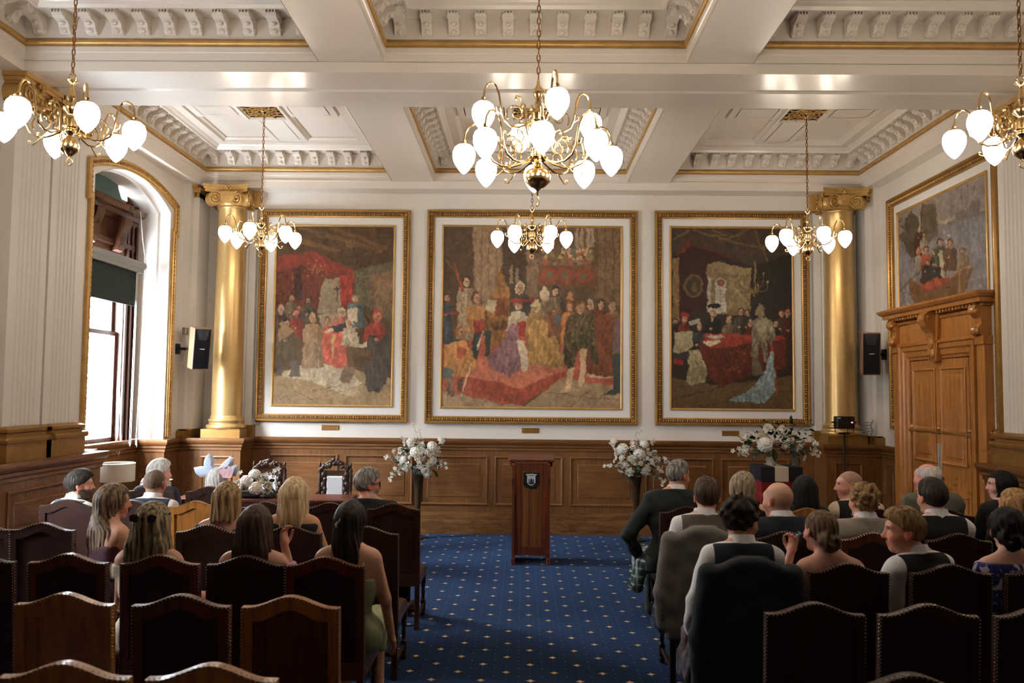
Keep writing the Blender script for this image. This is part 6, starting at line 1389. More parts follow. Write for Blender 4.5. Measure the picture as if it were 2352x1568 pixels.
def hair_build(style, sp, hs):
    L = sp.get('len', 0.3); fem = sp.get('fem'); st = 0.0062
    low = {'short': -0.11, 'buzz': -0.10, 'fringe': -0.11, 'curly': -0.13, 'bob': -L-0.02, 'long': -L-0.02, 'updo': -0.12, 'wavy': -L-0.02}[style]
    wide = 0.155 if style in ('long', 'wavy', 'bob') else 0.125
    ax = [np.arange(-wide, wide+st, st, dtype=np.float32), np.arange(-0.18 if style != 'wavy' else -0.2, 0.14, st, dtype=np.float32), np.arange(low, 0.175, st, dtype=np.float32)]
    X, Y, Z = ax[0][:, None, None], ax[1][None, :, None], ax[2][None, None, :]
    th = sp.get('th', {'short': 0.013, 'buzz': 0.004, 'fringe': 0.007, 'curly': 0.026, 'bob': 0.016, 'long': 0.014, 'updo': 0.012, 'wavy': 0.016}[style])
    d = d_ell(X, Y, Z, (0, -0.012, 0.03), (0.076+th, 0.097+th, 0.088+th))
    ang = np.arctan2(X, -(Y-0.02))
    sw = sp.get('sweep', 0.6)
    if style in ('short', 'buzz', 'fringe', 'curly'):
        if style == 'short': d = smin(d, d_ell(X, Y, Z, (sp.get('part', 0.0), 0.012, 0.088), (0.066, 0.088, 0.04+sp.get('top', 0.012))), 0.03)
        zm = np.interp(Y, [-0.13, -0.08, -0.035, -0.02, 0.01, 0.03, 0.055, 0.09, 0.12], [-0.082, -0.082, -0.06, -0.02, 0.022, 0.022, 0.045, 0.072, 0.08]).astype(np.float32)
        if style == 'curly': zm = zm-0.012
        d = smax(d, (zm-Z)*0.8+0.0*X, 0.008)
        if style == 'fringe': d = smax(d, (Z-(0.085-0.3*Y))*0.8+0*X, 0.012)
        if style == 'curly':
            f = 62; d = d-0.017*np.sin(f*X+2*np.sin(20*Z))*np.sin(f*Y+1.3)*np.sin(f*Z+0.7)-0.010*np.sin(95*X+1)*np.sin(90*Z)*np.sin(88*Y)
        elif style != 'buzz': d = d+0.0022*np.sin(34*ang+sw*40*Z+3*np.sin(30*Y))+0.0018*np.sin(120*X+60*Y*sw+2*np.sin(40*Z))
    elif style in ('bob', 'long', 'wavy'):
        hw = sp.get('hw', 0.098); bk = sp.get('back', -0.085)
        wv = 0.0
        if style == 'wavy': wv = 0.016*np.sin(26*Z+1.0*np.sign(X))*np.clip(-Z*4, 0, 1)
        lean = sp.get('lean', 0.0)*np.clip(-Z-0.05, 0, 1)
        tz = np.clip((-Z)/max(L, 0.05), 0, 1)
        xx = (X-lean-wv)/(1+sp.get('flare', 0.12)*tz); 
        curtain = d_ell(xx, Y, np.clip(Z, 0, 1)+0*X, (0, -0.03-0.02*0, 0.0), (hw, 0.10, 0.1))
        # back slab flattening with depth
        slab = np.abs(Y-(bk+0.012*np.sin(9*Z)))-(0.042-0.012*tz); slab = smax(slab, np.abs(xx)-hw*(1-0.25*tz), 0.03)
        wz = np.clip((0.03-Z)/0.16, 0, 1); wz = wz*wz*(3-2*wz); body = curtain*(1-wz)+smin(np.maximum(curtain, Y+0.01), slab, 0.03)*wz if style != 'bob' else np.maximum(curtain, (Y-0.05))
        body = np.maximum(body, Z-0.06)
        end = sp.get('end', 0.0)
        body = smax(body, (-L-Z+end*X+0.012*np.sin(60*X)*np.sin(33*X+1)+0.02*(np.abs(X)/0.1)**2*0), 0.01)
        d = smin(d, body, 0.03)
        face = np.maximum(np.maximum(np.abs(X)-0.066, 0.045-Y), np.maximum(Z-sp.get('hairline', 0.068), -0.4-Z))
        d = smax(d, -face, 0.012)
        if style == 'bob': d = smax(d, -d_ell(X, Y, Z, (0, 0.09, -0.10), (0.075, 0.10, 0.10)), 0.02)
        d = d+0.0035*np.sin(30*ang+sw*12*Z+2*np.sin(11*Z))*np.clip(0.12-Z, 0.02, 0.12)/0.12+0.0016*np.sin(150*X+1.5*np.sin(20*Z))
    elif style == 'updo':
        zm = np.interp(Y, [-0.13, -0.08, -0.035, 0.0, 0.03, 0.055, 0.09, 0.12], [-0.085, -0.085, -0.055, 0.0, 0.02, 0.045, 0.068, 0.075]).astype(np.float32)
        d = smax(d, (zm-Z)*0.8+0*X, 0.008)
        b = d_ell(X, Y, Z, (0.0, -0.096, sp.get('bunz', -0.035)), sp.get('bun', (0.072, 0.05, 0.062))); r = np.sqrt(X*X+(Z-sp.get('bunz', -0.035))**2); b = b+0.008*np.sin(2*np.arctan2(Z+0.035, X)+110*r)
        d = smin(d, b, 0.015); d = d+0.0028*np.sin(26*ang+30*Z)
        if sp.get('curls'): d = d-0.008*np.sin(58*X+1)*np.sin(55*Y)*np.sin(60*Z+1)
    co, Q = snet(d.astype(np.float32), ax)
    return co*hs, Q

M_SKIN = vcol('skin', 0.5, spec=0.3)
def smoothed(co, Q, it):
    if len(Q) == 0: return co
    n = len(co); E = np.concatenate([Q[:, [0, 1]], Q[:, [1, 2]], Q[:, [2, 3]], Q[:, [3, 0]]])
    for _ in range(it):
        a = np.zeros_like(co); w = np.zeros(n)
        for i, j in ((0, 1), (1, 0)):
            for k in range(3): a[:, k] += np.bincount(E[:, i], co[E[:, j], k], n)
            w += np.bincount(E[:, i], minlength=n)
        co = co*0.5+0.5*a/np.maximum(w, 1)[:, None]
    return co
def mesh_obj(name, co, Q, mat, parent, col=None, it=1):
    return link(name, np_mesh(name, smoothed(co, Q, it), Q, col, True), mat, parent)

def person(sp):
    x, row, crown = sp['x'], sp['row'], sp['crown']-{'short': 0.02, 'curly': 0.034, 'bob': 0.016, 'long': 0.016, 'wavy': 0.018, 'updo': 0.012, 'fringe': 0.004}.get(sp.get('hair'), 0.0); by = ROW[row]+0.26+sp.get('dy', 0); fem = sp.get('fem', 0)
    o = empty('person', (x, by, 0), 0, sp['label'], 'person', 'seated wedding guests')
    rz = -sp.get('body', 0.0); o.rotation_euler = (0, 0, rz)
    dz = crown-1.36; hs = sp.get('hs', 1.05 if not fem else 1.0)
    hx, hy = sp.get('hx', 0.0), sp.get('hy', 0.0)
    hc = np.array([hx, -0.055+hy, crown-0.122*hs]); R = rotm(sp.get('yaw', 0)-sp.get('body', 0.0), sp.get('pitch', 0), sp.get('roll', 0))
    sw = sp.get('sw', 0.205 if not fem else 0.175)*0.87; bw = sp.get('bw', 1.0 if not fem else 0.9)
    hm = 0.16*hs
    xs = axis([(-0.50, hc[0]-hm, 0.017), (hc[0]-hm, hc[0]+hm, 0.0066), (hc[0]+hm, 0.50, 0.017)])
    ys = axis([(-0.34, hc[1]-hm, 0.017), (hc[1]-hm, hc[1]+hm, 0.0066), (hc[1]+hm, 0.64, 0.02)])
    zs = axis([(-0.01, hc[2]-hm, 0.018), (hc[2]-hm, crown+0.03, 0.0066)])
    lx = sp.get('lean', 0.0)                                            # sideways lean of the chest
    tx = lambda z: lx*max(0, (z-0.55))/0.5
    ty = -0.085
    nb = 1.105+dz; sh = 1.034+dz
    T = Field(xs, ys, zs)
    T.cap((-0.085, -0.05, 0.575), (0.085, -0.05, 0.575), 0.118*bw, 0.118*bw, 0.04); T.cap((tx(0.6), -0.055, 0.60), (tx(0.8), ty+0.0, 0.82), 0.14*bw, 0.138*bw, 0.05, 0.72)
    T.cap((tx(0.9)-0.075*bw, ty, 0.87+dz), (tx(0.9)+0.075*bw, ty, 0.87+dz), 0.112*bw, 0.112*bw, 0.06, 0.86); T.cap((tx(0.97)-0.095*bw, ty-0.01, 0.98+dz), (tx(0.97)+0.095*bw, ty-0.01, 0.98+dz), 0.085, 0.085, 0.05)
    T.cap((tx(1)-sw+0.02, ty-0.015, sh), (tx(1)+sw-0.02, ty-0.015, sh), 0.055, 0.055, 0.05)
    for s in (-1, 1): T.cap((tx(1.05)+s*0.03, ty-0.018, nb), (tx(1)+s*(sw-0.04), ty-0.018, sh+0.012), 0.048, 0.044, 0.04)
    if fem:
        for s in (-1, 1): T.ell((tx(.9)+s*0.075, ty+0.095, 0.89+dz), (0.06, 0.055, 0.06), 0.04)
    N = Field(xs, ys, zs); nw = 0.056 if not fem else 0.047
    neck_top = hc+R @ np.array([0, -0.02, -0.055])*hs
    N.cap((tx(1.05), ty-0.01, nb-0.05), tuple(neck_top), nw*1.08, nw, 0.02)
    A = Field(xs, ys, zs); AS = Field(xs, ys, zs); wr = []
    for s, key in ((-1, 'armL'), (1, 'armR')):
        S0 = np.array([tx(1)+s*sw, ty-0.012, sh-0.008]); E0, W0 = sp.get(key, ((s*(sw+0.045), ty+0.07, 0.745+dz), (s*0.115, 0.20, 0.62))); E0, W0 = np.array(E0), np.array(W0); ar = 1.0 if not fem else 0.82
        A.cap(tuple(S0), tuple(E0), 0.054*ar, 0.043*ar, 0.02); A.cap(tuple(E0), tuple(W0), 0.042*ar, 0.028*ar, 0.02)
        AS.cap(tuple(S0), tuple(E0), 0.058, 0.05, 0.02); WL = E0+(W0-E0)*sp.get('sleeve', 0.93); AS.cap(tuple(E0), tuple(WL), 0.049, 0.037, 0.02); wr.append((W0, (W0-E0)))
    LG = Field(xs, ys, zs)
    for s in (-1, 1):
        LG.cap((s*0.085, -0.04, 0.56), (s*0.10, 0.36, 0.545), 0.088, 0.062, 0.03); LG.cap((s*0.10, 0.36, 0.545), (s*0.105, 0.38, 0.10), 0.056, 0.042, 0.02); LG.cap((s*0.105, 0.36, 0.05), (s*0.115, 0.53, 0.042), 0.045, 0.036, 0.03)
    # head
    HF = Field(xs, ys, zs); r = 0.15*hs; S = HF.sl(hc-r-0.0, hc+r); X, Y, Z = HF.pts(S); dx, dy, dzz = X-hc[0], Y-hc[1], Z-hc[2]
    lx_, ly_, lz_ = [(R[0, i]*dx+R[1, i]*dy+R[2, i]*dzz)/hs for i in range(3)]
    HF.F[S] = head_field(lx_, ly_, lz_, fem)*hs
    body = smin(smin(smin(smin(T.F, A.F, 0.03), N.F, 0.035), HF.F, 0.025), LG.F, 0.03)
    co, Q = snet(body, T.ax); co = smoothed(co, Q, 1)
    Lc = ((co-hc) @ R)/hs; col = head_color(Lc, sp.get('skin', (206, 160, 134)), sp); far = (Lc[:, 2] < -0.14)[:, None]
    col = np.where(far, np.array(sp.get('skin', (206, 160, 134)), float), col)
    for i, (W0, dv) in enumerate(wr):
        side = (-1, 1)[i]; hd = sp.get(('handL', 'handR')[i], dict(d=(-side*0.5, 0.75, -0.35), n=(0, 0.2, 1), curl=0.55))
        c2, q2 = hand_mesh(W0, hd['d'], hd['n'], hd.get('curl', 0.5), side, 0.95 if not fem else 0.85)
        Q = np.concatenate([Q, q2+len(co)]); co = np.concatenate([co, c2]); col = np.concatenate([col, np.tile(np.array(sp.get('skin', (206, 160, 134)), float)*np.array((1.0, 0.95, 0.94)), (len(c2), 1))])
    link('body', np_mesh('body', co, Q, col, True), M_SKIN, o)
    X, Y, Z = T.ax[0][:, None, None], T.ax[1][None, :, None], T.ax[2][None, None, :]
    fold = 0.0035*np.sin(34*X+18*Z+3*np.sin(16*Z))+0.003*np.sin(46*Z-20*X+2*np.sin(13*Y))
    def gar(name, Fd, mat, it=1):
        c, q = snet(Fd.astype(np.float32), T.ax)
        if len(q): return mesh_obj(name, c, q, mat, o, None, it)
    neckcut = Z-(nb+0.012-0.25*(Y-ty))
    cl = sp.get('clothes', {})
    if 'shirt' in cl: gar('shirt', smax(smax(smin(T.F-0.008, AS.F-0.006+fold*1.3, 0.02), neckcut+0*X, 0.01), 0.50-Z+0*X, 0.01), cl['shirt'])
    if 'vest' in cl: gar('waistcoat', smax(smax(smax(T.F-0.015+fold*0.5, (np.abs(X-lx*0.9)-(sw-0.012)), 0.012), neckcut+0.012+0*X, 0.008), 0.52-Z+0*X, 0.01), cl['vest'])
    if 'jacket' in cl: gar('jacket', smax(smax(smin(T.F-0.018+fold*0.8, AS.F-0.014+fold*1.4, 0.03), neckcut+0.004+0*X, 0.008), 0.47-Z+0*X, 0.01), cl['jacket'])
    if 'dress' in cl:
        zt = sp.get('dress_top', 0.93)+dz+0.026; base = T.F-0.007+fold*0.4
        if sp.get('sleeves'): base = smin(base, smax(AS.F-0.004, (sp.get('sleeve_z', 0.9)+dz-Z)+0*X, 0.01), 0.02)
        gar('dress', smax(smax(smin(base, smax(LG.F-0.02, 0.3-Z+0*X, 0.02), 0.05), Z-zt+sp.get('scoop', 0.0)*(0.15-np.abs(X))+0*Y, 0.008), 0.34-Z+0*X, 0.02), cl['dress'])
    if 'kilt' in cl: gar('hose', smax(LG.F-0.006, Z-0.42+0*X, 0.01), plain('grey_green_hose', (58, 66, 62), 0.9))
    if 'trousers' in cl: gar('trousers', smax(smin(LG.F-0.012, smax(T.F-0.012, Z-0.60+0*X, 0.02), 0.03), 0.09-Z+0*X, 0.01), cl['trousers'])
    if 'kilt' in cl:
        K = Field(xs, ys, zs); K.cap((-0.15, -0.02, 0.555), (-0.16, 0.33, 0.53), 0.10, 0.09, 0.06); K.cap((0.15, -0.02, 0.555), (0.16, 0.33, 0.53), 0.10, 0.09, 0.06); K.cap((0, -0.02, 0.56), (0, 0.33, 0.54), 0.11, 0.1, 0.06)
        if sp.get('kilt_drop'): s = sp['kilt_drop']; K.cap((s*0.24, 0.0, 0.52), (s*0.27, 0.02, 0.33), 0.05, 0.055, 0.05); K.cap((s*0.24, 0.24, 0.52), (s*0.27, 0.22, 0.30), 0.05, 0.055, 0.05); K.cap((s*0.265, 0.02, 0.40), (s*0.265, 0.22, 0.40), 0.035, 0.035, 0.05)
        gar('kilt', smax(K.F+0.007*np.sin(70*Y+20*Z), Z-0.66+0*X, 0.01), cl['kilt'])
    for s in (-1, 1):
        if 'shoes' not in sp: pass
    sh_ = MB()
    for s in (-1, 1): MB().ball((s*0.113, 0.45, 0.047), (0.05, 0.135, 0.045), 12, 8).build('shoe', sp.get('shoe', plain('black_shoe', (22, 20, 20), 0.3)), o, 60)
    if 'collar' in cl:
        Rr = nw+0.023; m = MB(); cc = (tx(1.05)+0.25*hx, ty-0.006, nb+0.0); m.lathe([(Rr+0.004, -0.016), (Rr+0.003, 0.01), (Rr-0.006, 0.05), (Rr-0.011, 0.05), (Rr-0.004, 0.0)], 28, (0, 0, 0), 1.0, 0.93, cap=False)
        m.xform(Matrix.Translation(cc) @ Matrix.Rotation(math.radians(-14), 4, 'X')); m.build('collar', cl['collar'], o, 50)
    if 'straps' in cl:
        for s in (-1, 1):
            z1 = sp.get('dress_top', 0.93)+dz
            MB().tube([(tx(.9)+s*0.085, ty-0.108, z1-0.03), (tx(1)+s*0.10, ty-0.105, 0.97+dz), (tx(1)+s*0.105, ty-0.075, 1.045+dz), (tx(1)+s*0.105, ty-0.01, 1.062+dz), (tx(1)+s*0.10, ty+0.06, 1.01+dz), (tx(.9)+s*0.085, ty+0.10, 0.93+dz)], 0.006, 6).build('strap', cl['straps'], o, 60)
    if sp.get('hair'):
        c, q = hair_build(sp['hair'], sp, hs); c = smoothed(c, q, 1)
        if sp['hair'] in ('long', 'wavy', 'bob') and sp.get('hang', 1):
            Rh = R.copy(); low = np.clip((-c[:, 2]-0.06)/0.12, 0, 1)[:, None]; Ry = rotm(sp.get('hangyaw', 0.0)-sp.get('body', 0.0), 0, 0)
            w = (c @ Rh.T)*(1-low)+((c*1.0) @ Ry.T+np.array([0, 0, 0]))*low
        else: w = c @ R.T
        link('hair', np_mesh('hair', w+hc, q, None, True), sp['hairmat'], o)
    o['_hc'] = [float(v) for v in hc]; o['_R'] = [float(v) for v in R.ravel()]; o['_hs'] = hs
    return o
def on_head(o, mb):
    hc = Vector(o['_hc']); R = Matrix([o['_R'][0:3], o['_R'][3:6], o['_R'][6:9]]).to_4x4(); return mb.xform(Matrix.Translation(hc) @ R @ Matrix.Scale(o['_hs'], 4))
# ================================================================== THE GUESTS
F = lambda n, c, r=0.85, **k: plain(n, c, r, noise=0.07, nscale=60, **k)
W_SH = F('white_shirt', (232, 230, 232)); W_SHB = F('beige_shirt', (214, 192, 170)); NAVY = F('navy_cloth', (30, 36, 48)); NAVYV = F('navy_waistcoat', (36, 44, 56)); BLUEG = F('blue_grey_waistcoat', (78, 88, 98)); BLK = F('black_cloth', (20, 19, 21)); BLKV = F('black_waistcoat', (26, 25, 28)); GRNB = F('dark_green_cloth', (32, 37, 34)); GREYV = F('taupe_waistcoat', (104, 94, 84)); GREYJ = F('light_grey_tweed', (150, 142, 130)); GREYO = F('olive_grey_tweed', (104, 100, 86)); BURG = F('burgundy_cloth', (66, 16, 32)); CREAM = F('cream_cloth', (218, 204, 172)); TEAL = F('teal_cloth', (24, 62, 84)); NAVYD = F('navy_dress', (28, 32, 40)); LILAC = F('lilac_cloth', (196, 150, 190)); SAGE = F('sage_satin', (148, 152, 110), 0.5); GREEND = F('green_dress', (38, 104, 54)); PINK = F('pale_pink_cloth', (214, 190, 200)); ICE = F('ice_blue_cloth', (168, 180, 190)); TROU = F('dark_trousers', (26, 26, 30))
def floral(name, cols):
    m, nt, p = newmat(name); N = nt.nodes; tc = N.new('ShaderNodeTexCoord'); n = N.new('ShaderNodeTexNoise'); n.inputs['Scale'].default_value = 14; n.inputs['Distortion'].default_value = 1.5; nt.links.new(tc.outputs['Object'], n.inputs['Vector'])
    r = N.new('ShaderNodeValToRGB'); r.color_ramp.interpolation = 'CONSTANT'; e = r.color_ramp.elements
    e[0].position = 0.0; e[0].color = srgb(*cols[0]); e[1].position = 0.44; e[1].color = srgb(*cols[1]); q = e.new(0.53); q.color = srgb(*cols[2]); q = e.new(0.6); q.color = srgb(*cols[3])
    nt.links.new(n.outputs['Fac'], r.inputs[0]); nt.links.new(r.outputs[0], p.inputs['Base Color']); p.inputs['Roughness'].default_value = 0.8; return m
FLOR = floral('blue_floral_print', ((46, 50, 118), (58, 62, 140), (196, 184, 206), (220, 212, 224))); FLORG = floral('green_floral_print', ((38, 104, 54), (38, 104, 54), (38, 104, 54), (222, 226, 214)))
KB = plaid('blue_plaid', (44, 54, 84), (24, 30, 52), (112, 124, 150)); KG = plaid('green_plaid', (58, 84, 78), (24, 34, 40), (190, 200, 204)); KGR = plaid('grey_plaid', (96, 92, 100), (58, 60, 78), (124, 84, 76))
HM = lambda n, a, b: hairmat(n, a, b)
H_DK = HM('hair_dark_brown', (28, 20, 16), (58, 44, 36)); H_BR = HM('hair_brown', (52, 38, 27), (92, 70, 52)); H_LB = HM('hair_light_brown', (74, 56, 38), (130, 104, 76)); H_BLD = HM('hair_dark_blonde', (88, 70, 46), (186, 156, 112)); H_STR = HM('hair_streaked', (56, 44, 32), (176, 156, 122)); H_BL = HM('hair_blonde', (176, 144, 96), (228, 206, 168)); H_WAV = HM('hair_wavy_brown', (58, 44, 34), (150, 126, 100)); H_GR = HM('hair_grey', (84, 80, 76), (164, 158, 152)); H_WH = HM('hair_white', (176, 170, 162), (226, 222, 216)); H_BK = HM('hair_black', (12, 10, 12), (34, 30, 32)); H_ASH = HM('hair_ash', (110, 96, 76), (182, 166, 142)); H_GIN = HM('hair_ginger_blonde', (120, 84, 46), (196, 154, 104)); H_SAND = HM('hair_sandy', (92, 70, 44), (168, 134, 88)); H_SB = HM('hair_dark_short', (34, 28, 24), (64, 54, 46))
D = math.radians
def suit(**k): return k
P = {}
def guest(i, label, **k): k['label'] = label; P[i] = person(k); return P[i]
guest(1, 'bearded dark-haired man in blue-grey waistcoat looking right, beside the window wall', x=-3.86, row='E', crown=1.30, yaw=D(62), body=D(22), hair='short', hairmat=H_SB, beard=(52, 42, 36), bda=0.75, skin=(206, 154, 128), hx=0.03, clothes=suit(shirt=W_SH, vest=BLUEG, collar=W_SH, trousers=TROU))
guest(2, 'woman with long wavy light-brown hair and burgundy dress turning right', x=-2.90, row='D', crown=1.33, dy=-0.10, fem=1, yaw=D(58), body=D(30), roll=D(8), lean=0.06, hx=0.03, hair='wavy', hairmat=H_WAV, len=0.50, flare=0.75, th=0.022, lean_=0, hangyaw=D(25), hw=0.10, skin=(204, 150, 122), dress_top=0.93, clothes=suit(dress=BURG))
P2H = None
guest(3, 'woman with long streaked blonde hair and black ribbon, bare shoulders, third left row', x=-2.19, row='C', crown=1.335, fem=1, yaw=D(4), hair='long', hairmat=H_STR, len=0.40, flare=0.6, hw=0.108, th=0.02, skin=(208, 156, 124), dress_top=0.99, clothes=suit(dress=CREAM), sleeves=1, sleeve_z=0.93, armR=((0.235, -0.03, 0.77), (0.30, 0.22, 0.72)), handR=dict(d=(0.3, 0.4, 0.8), n=(-1, 0, 0.2), curl=0.8))
guest(4, 'man with close-cropped thinning hair in navy waistcoat and pale shirt', x=-3.20, row='E', crown=1.30, yaw=D(3), hair='buzz', th=0.003, hairmat=HM('hair_cropped', (92, 76, 62), (126, 106, 90)), scalp=(120, 98, 82), sca=0.5, skin=(206, 150, 128), clothes=suit(shirt=F('pinkish_shirt', (226, 208, 204)), vest=NAVYV, collar=W_SH, trousers=TROU))
guest(5, 'white-haired older man in navy jacket near the table flowers', x=-3.62, row='F', crown=1.30, yaw=D(48), body=D(10), hair='short', top=0.02, hairmat=H_WH, skin=(216, 160, 140), brow=(190, 186, 180), clothes=suit(jacket=NAVY, collar=W_SH, trousers=TROU))
guest(6, 'woman with white-blonde hair wearing a big pale-blue bow fascinator', x=-3.04, row='F', crown=1.23, fem=1, yaw=D(10), hair='bob', len=0.15, hairmat=H_WH, skin=(216, 170, 150), dress_top=1.06, sleeves=1, sleeve_z=0.6, clothes=suit(dress=PINK))
guest(7, 'woman with honey-blonde bob in teal dress with lace, fourth left row', x=-2.13, row='D', crown=1.345, fem=1, yaw=D(-6), hair='bob', len=0.15, hw=0.102, hairmat=H_BLD, skin=(216, 162, 146), dress_top=1.035, scoop=0.35, sleeves=1, sleeve_z=0.75, clothes=suit(dress=TEAL))
guest(8, 'woman with long straight blonde hair in dark sleeveless dress', x=-1.64, row='D', crown=1.385, fem=1, yaw=D(0), hair='long', len=0.31, flare=0.02, hw=0.108, hairmat=H_BL, skin=(206, 150, 116), dress_top=1.02, clothes=suit(dress=NAVYD), armR=((0.25, -0.03, 0.76), (0.12, 0.22, 0.63)))
guest(9, 'woman with long straight brown hair in lilac dress raising her right hand', x=-1.575, row='C', crown=1.33, fem=1, yaw=D(2), hair='long', len=0.38, flare=0.3, hw=0.102, hairmat=H_BR, skin=(214, 160, 140), dress_top=1.0, sleeves=1, sleeve_z=0.93, clothes=suit(dress=LILAC), armR=((0.235, -0.02, 0.80), (0.165, -0.03, 1.07)), handR=dict(d=(-0.15, 0.1, 1.0), n=(-0.9, 0.3, 0), curl=0.75))
guest(10, 'woman with long dark hair, hair clip and sage strap dress by the aisle', x=-1.02, row='C', crown=1.355, dy=0.03, fem=1, yaw=D(6), roll=D(4), hair='long', len=0.46, flare=-0.05, hw=0.085, hairmat=H_DK, skin=(212, 160, 128), dress_top=0.90, clothes=suit(dress=SAGE, straps=F('sage_strap', (190, 196, 160))), armR=((0.215, -0.06, 0.77), (0.245, 0.02, 0.53)), handR=dict(d=(0.15, 0.35, -0.75), n=(0.9, 0.2, 0.2), curl=0.6))
guest(11, 'grey-haired bearded man in black glasses and black jacket looking right', x=-1.27, row='E', crown=1.33, yaw=D(62), body=D(18), hx=-0.06, hair='short', top=0.024, hairmat=H_GR, beard=(150, 136, 124), bda=0.65, skin=(204, 140, 114), sw=0.225, clothes=suit(jacket=BLK, trousers=TROU), armR=((0.27, 0.0, 0.76), (0.24, 0.2, 0.6)))
guest(12, 'grey-haired man in dark jacket with hand on hip at the front right', x=1.28, row='E', crown=1.44, yaw=D(48), hx=0.07, lean=0.03, hair='short', top=0.004, th=0.007, hairmat=H_GR, skin=(206, 152, 124), sw=0.22, bw=1.05, kilt_drop=-1, clothes=suit(jacket=GRNB, collar=W_SH, kilt=KG), armL=((-0.36, -0.08, 0.79), (-0.24, 0.05, 0.56)))
guest(13, 'brown-haired man in taupe waistcoat and white shirt, fourth right row', x=1.30, row='D', crown=1.41, yaw=D(6), hx=0.03, hair='short', hairmat=H_BR, skin=(214, 158, 142), sw=0.21, kilt_drop=-1, clothes=suit(shirt=W_SH, vest=GREYV, collar=W_SH, kilt=KB), armL=((-0.25, -0.07, 0.75), (-0.2, 0.12, 0.62)))
guest(14, 'woman with short ash-blonde wavy hair in green floral dress', x=1.94, row='E', crown=1.345, fem=1, yaw=D(58), body=D(18), hair='bob', len=0.125, hw=0.104, hairmat=H_ASH, skin=(214, 164, 138), dress_top=0.98, sleeves=1, sleeve_z=0.8, clothes=suit(dress=FLORG))
guest(15, 'man with dark curly hair in navy waistcoat leaning right', x=1.285, row='C', crown=1.415, yaw=D(52), pitch=D(-14), hx=0.02, hy=0.03, hair='curly', hairmat=H_DK, skin=(196, 140, 110), sw=0.215, beard=(70, 50, 40), bda=0.25, kilt_drop=-1, clothes=suit(shirt=W_SH, vest=NAVYV, collar=W_SH, kilt=KGR), armL=((-0.265, -0.06, 0.75), (-0.255, 0.10, 0.56)))
guest(16, 'bald man in navy suit and white collar looking left', x=1.86, row='D', crown=1.375, yaw=D(-30), hx=-0.02, scalp=(150, 116, 94), sca=0.5, baldtop=1, hs=1.1, skin=(216, 166, 140), clothes=suit(jacket=NAVY, collar=W_SH, trousers=TROU))
guest(17, 'woman with straight black hair in dark clothes in front of the pedestal', x=2.44, row='E', crown=1.32, fem=1, yaw=D(8), hair='long', len=0.26, hw=0.105, flare=0.1, hairmat=H_BK, skin=(190, 140, 116), dress_top=1.10, sleeves=1, sleeve_z=0.5, clothes=suit(dress=BLK))
guest(18, 'bare-shouldered woman with light-brown updo holding up her left hand', x=1.80, row='C', crown=1.33, fem=1, yaw=D(-12), roll=D(5), hx=-0.04, hair='updo', hairmat=H_LB, skin=(222, 168, 146), dress_top=0.88, clothes=suit(dress=ICE, straps=ICE), armL=((-0.27, -0.02, 0.80), (-0.19, 0.02, 1.06)), handL=dict(d=(0.25, 0.05, 1.0), n=(0.8, 0.5, 0.0), curl=0.95))
guest(19, 'man with cropped hair in black waistcoat and beige shirt, face turned left', x=2.86, row='E', crown=1.35, yaw=D(-82), hx=-0.04, scalp=(122, 100, 88), sca=0.5, skin=(222, 164, 146), clothes=suit(shirt=W_SHB, vest=BLKV, trousers=TROU))
guest(20, 'man with sandy curly hair in light grey tweed jacket', x=2.45, row='D', crown=1.405, yaw=D(-12), hair='curly', th=0.016, hairmat=H_SAND, skin=(222, 170, 146), clothes=suit(jacket=GREYJ, collar=W_SH, trousers=TROU))
guest(21, 'fair-haired man with moustache in black waistcoat turning his face left', x=2.30, row='C', crown=1.35, dy=0.03, yaw=D(-78), body=D(-20), hx=-0.07, hair='short', top=0.014, hairmat=H_SAND, moust=(120, 84, 56), skin=(220, 158, 136), clothes=suit(shirt=W_SH, vest=BLKV, collar=W_SH, trousers=TROU))
guest(22, 'old man with white hair and bald pink crown in olive-grey jacket', x=3.52, row='E', crown=1.425, yaw=D(-28), hx=-0.03, pitch=D(6), hair='fringe', th=0.014, hairmat=H_WH, skin=(222, 158, 146), sw=0.22, clothes=suit(jacket=GREYO, trousers=TROU))
guest(23, 'dark-brown-haired man in black waistcoat in front of the old man', x=2.96, row='D', crown=1.42, yaw=D(-8), hx=-0.02, hair='short', hairmat=H_SB, skin=(216, 160, 136), sw=0.215, clothes=suit(shirt=W_SH, vest=BLKV, collar=W_SH, trousers=TROU))
guest(24, 'woman with dark chin-length bob in profile beside the door', x=4.12, row='E', crown=1.375, fem=1, yaw=D(-72), hair='bob', len=0.16, hairmat=H_BK, skin=(222, 176, 160), dress_top=1.10, sleeves=1, sleeve_z=0.5, clothes=suit(dress=BLK))
guest(25, 'woman with long ginger-blonde hair in black, fourth right row', x=3.52, row='D', crown=1.36, fem=1, yaw=D(-22), hair='long', len=0.28, hw=0.112, flare=0.3, hairmat=H_GIN, skin=(214, 164, 140), dress_top=1.10, sleeves=1, sleeve_z=0.5, clothes=suit(dress=BLK))
guest(26, 'woman with dark curly updo in blue and lilac floral dress at the right edge', x=2.85, row='C', crown=1.35, fem=1, yaw=D(18), hair='updo', curls=1, th=0.022, hairmat=H_BK, skin=(222, 172, 150), dress_top=1.04, sleeves=1, sleeve_z=0.86, clothes=suit(dress=FLOR))
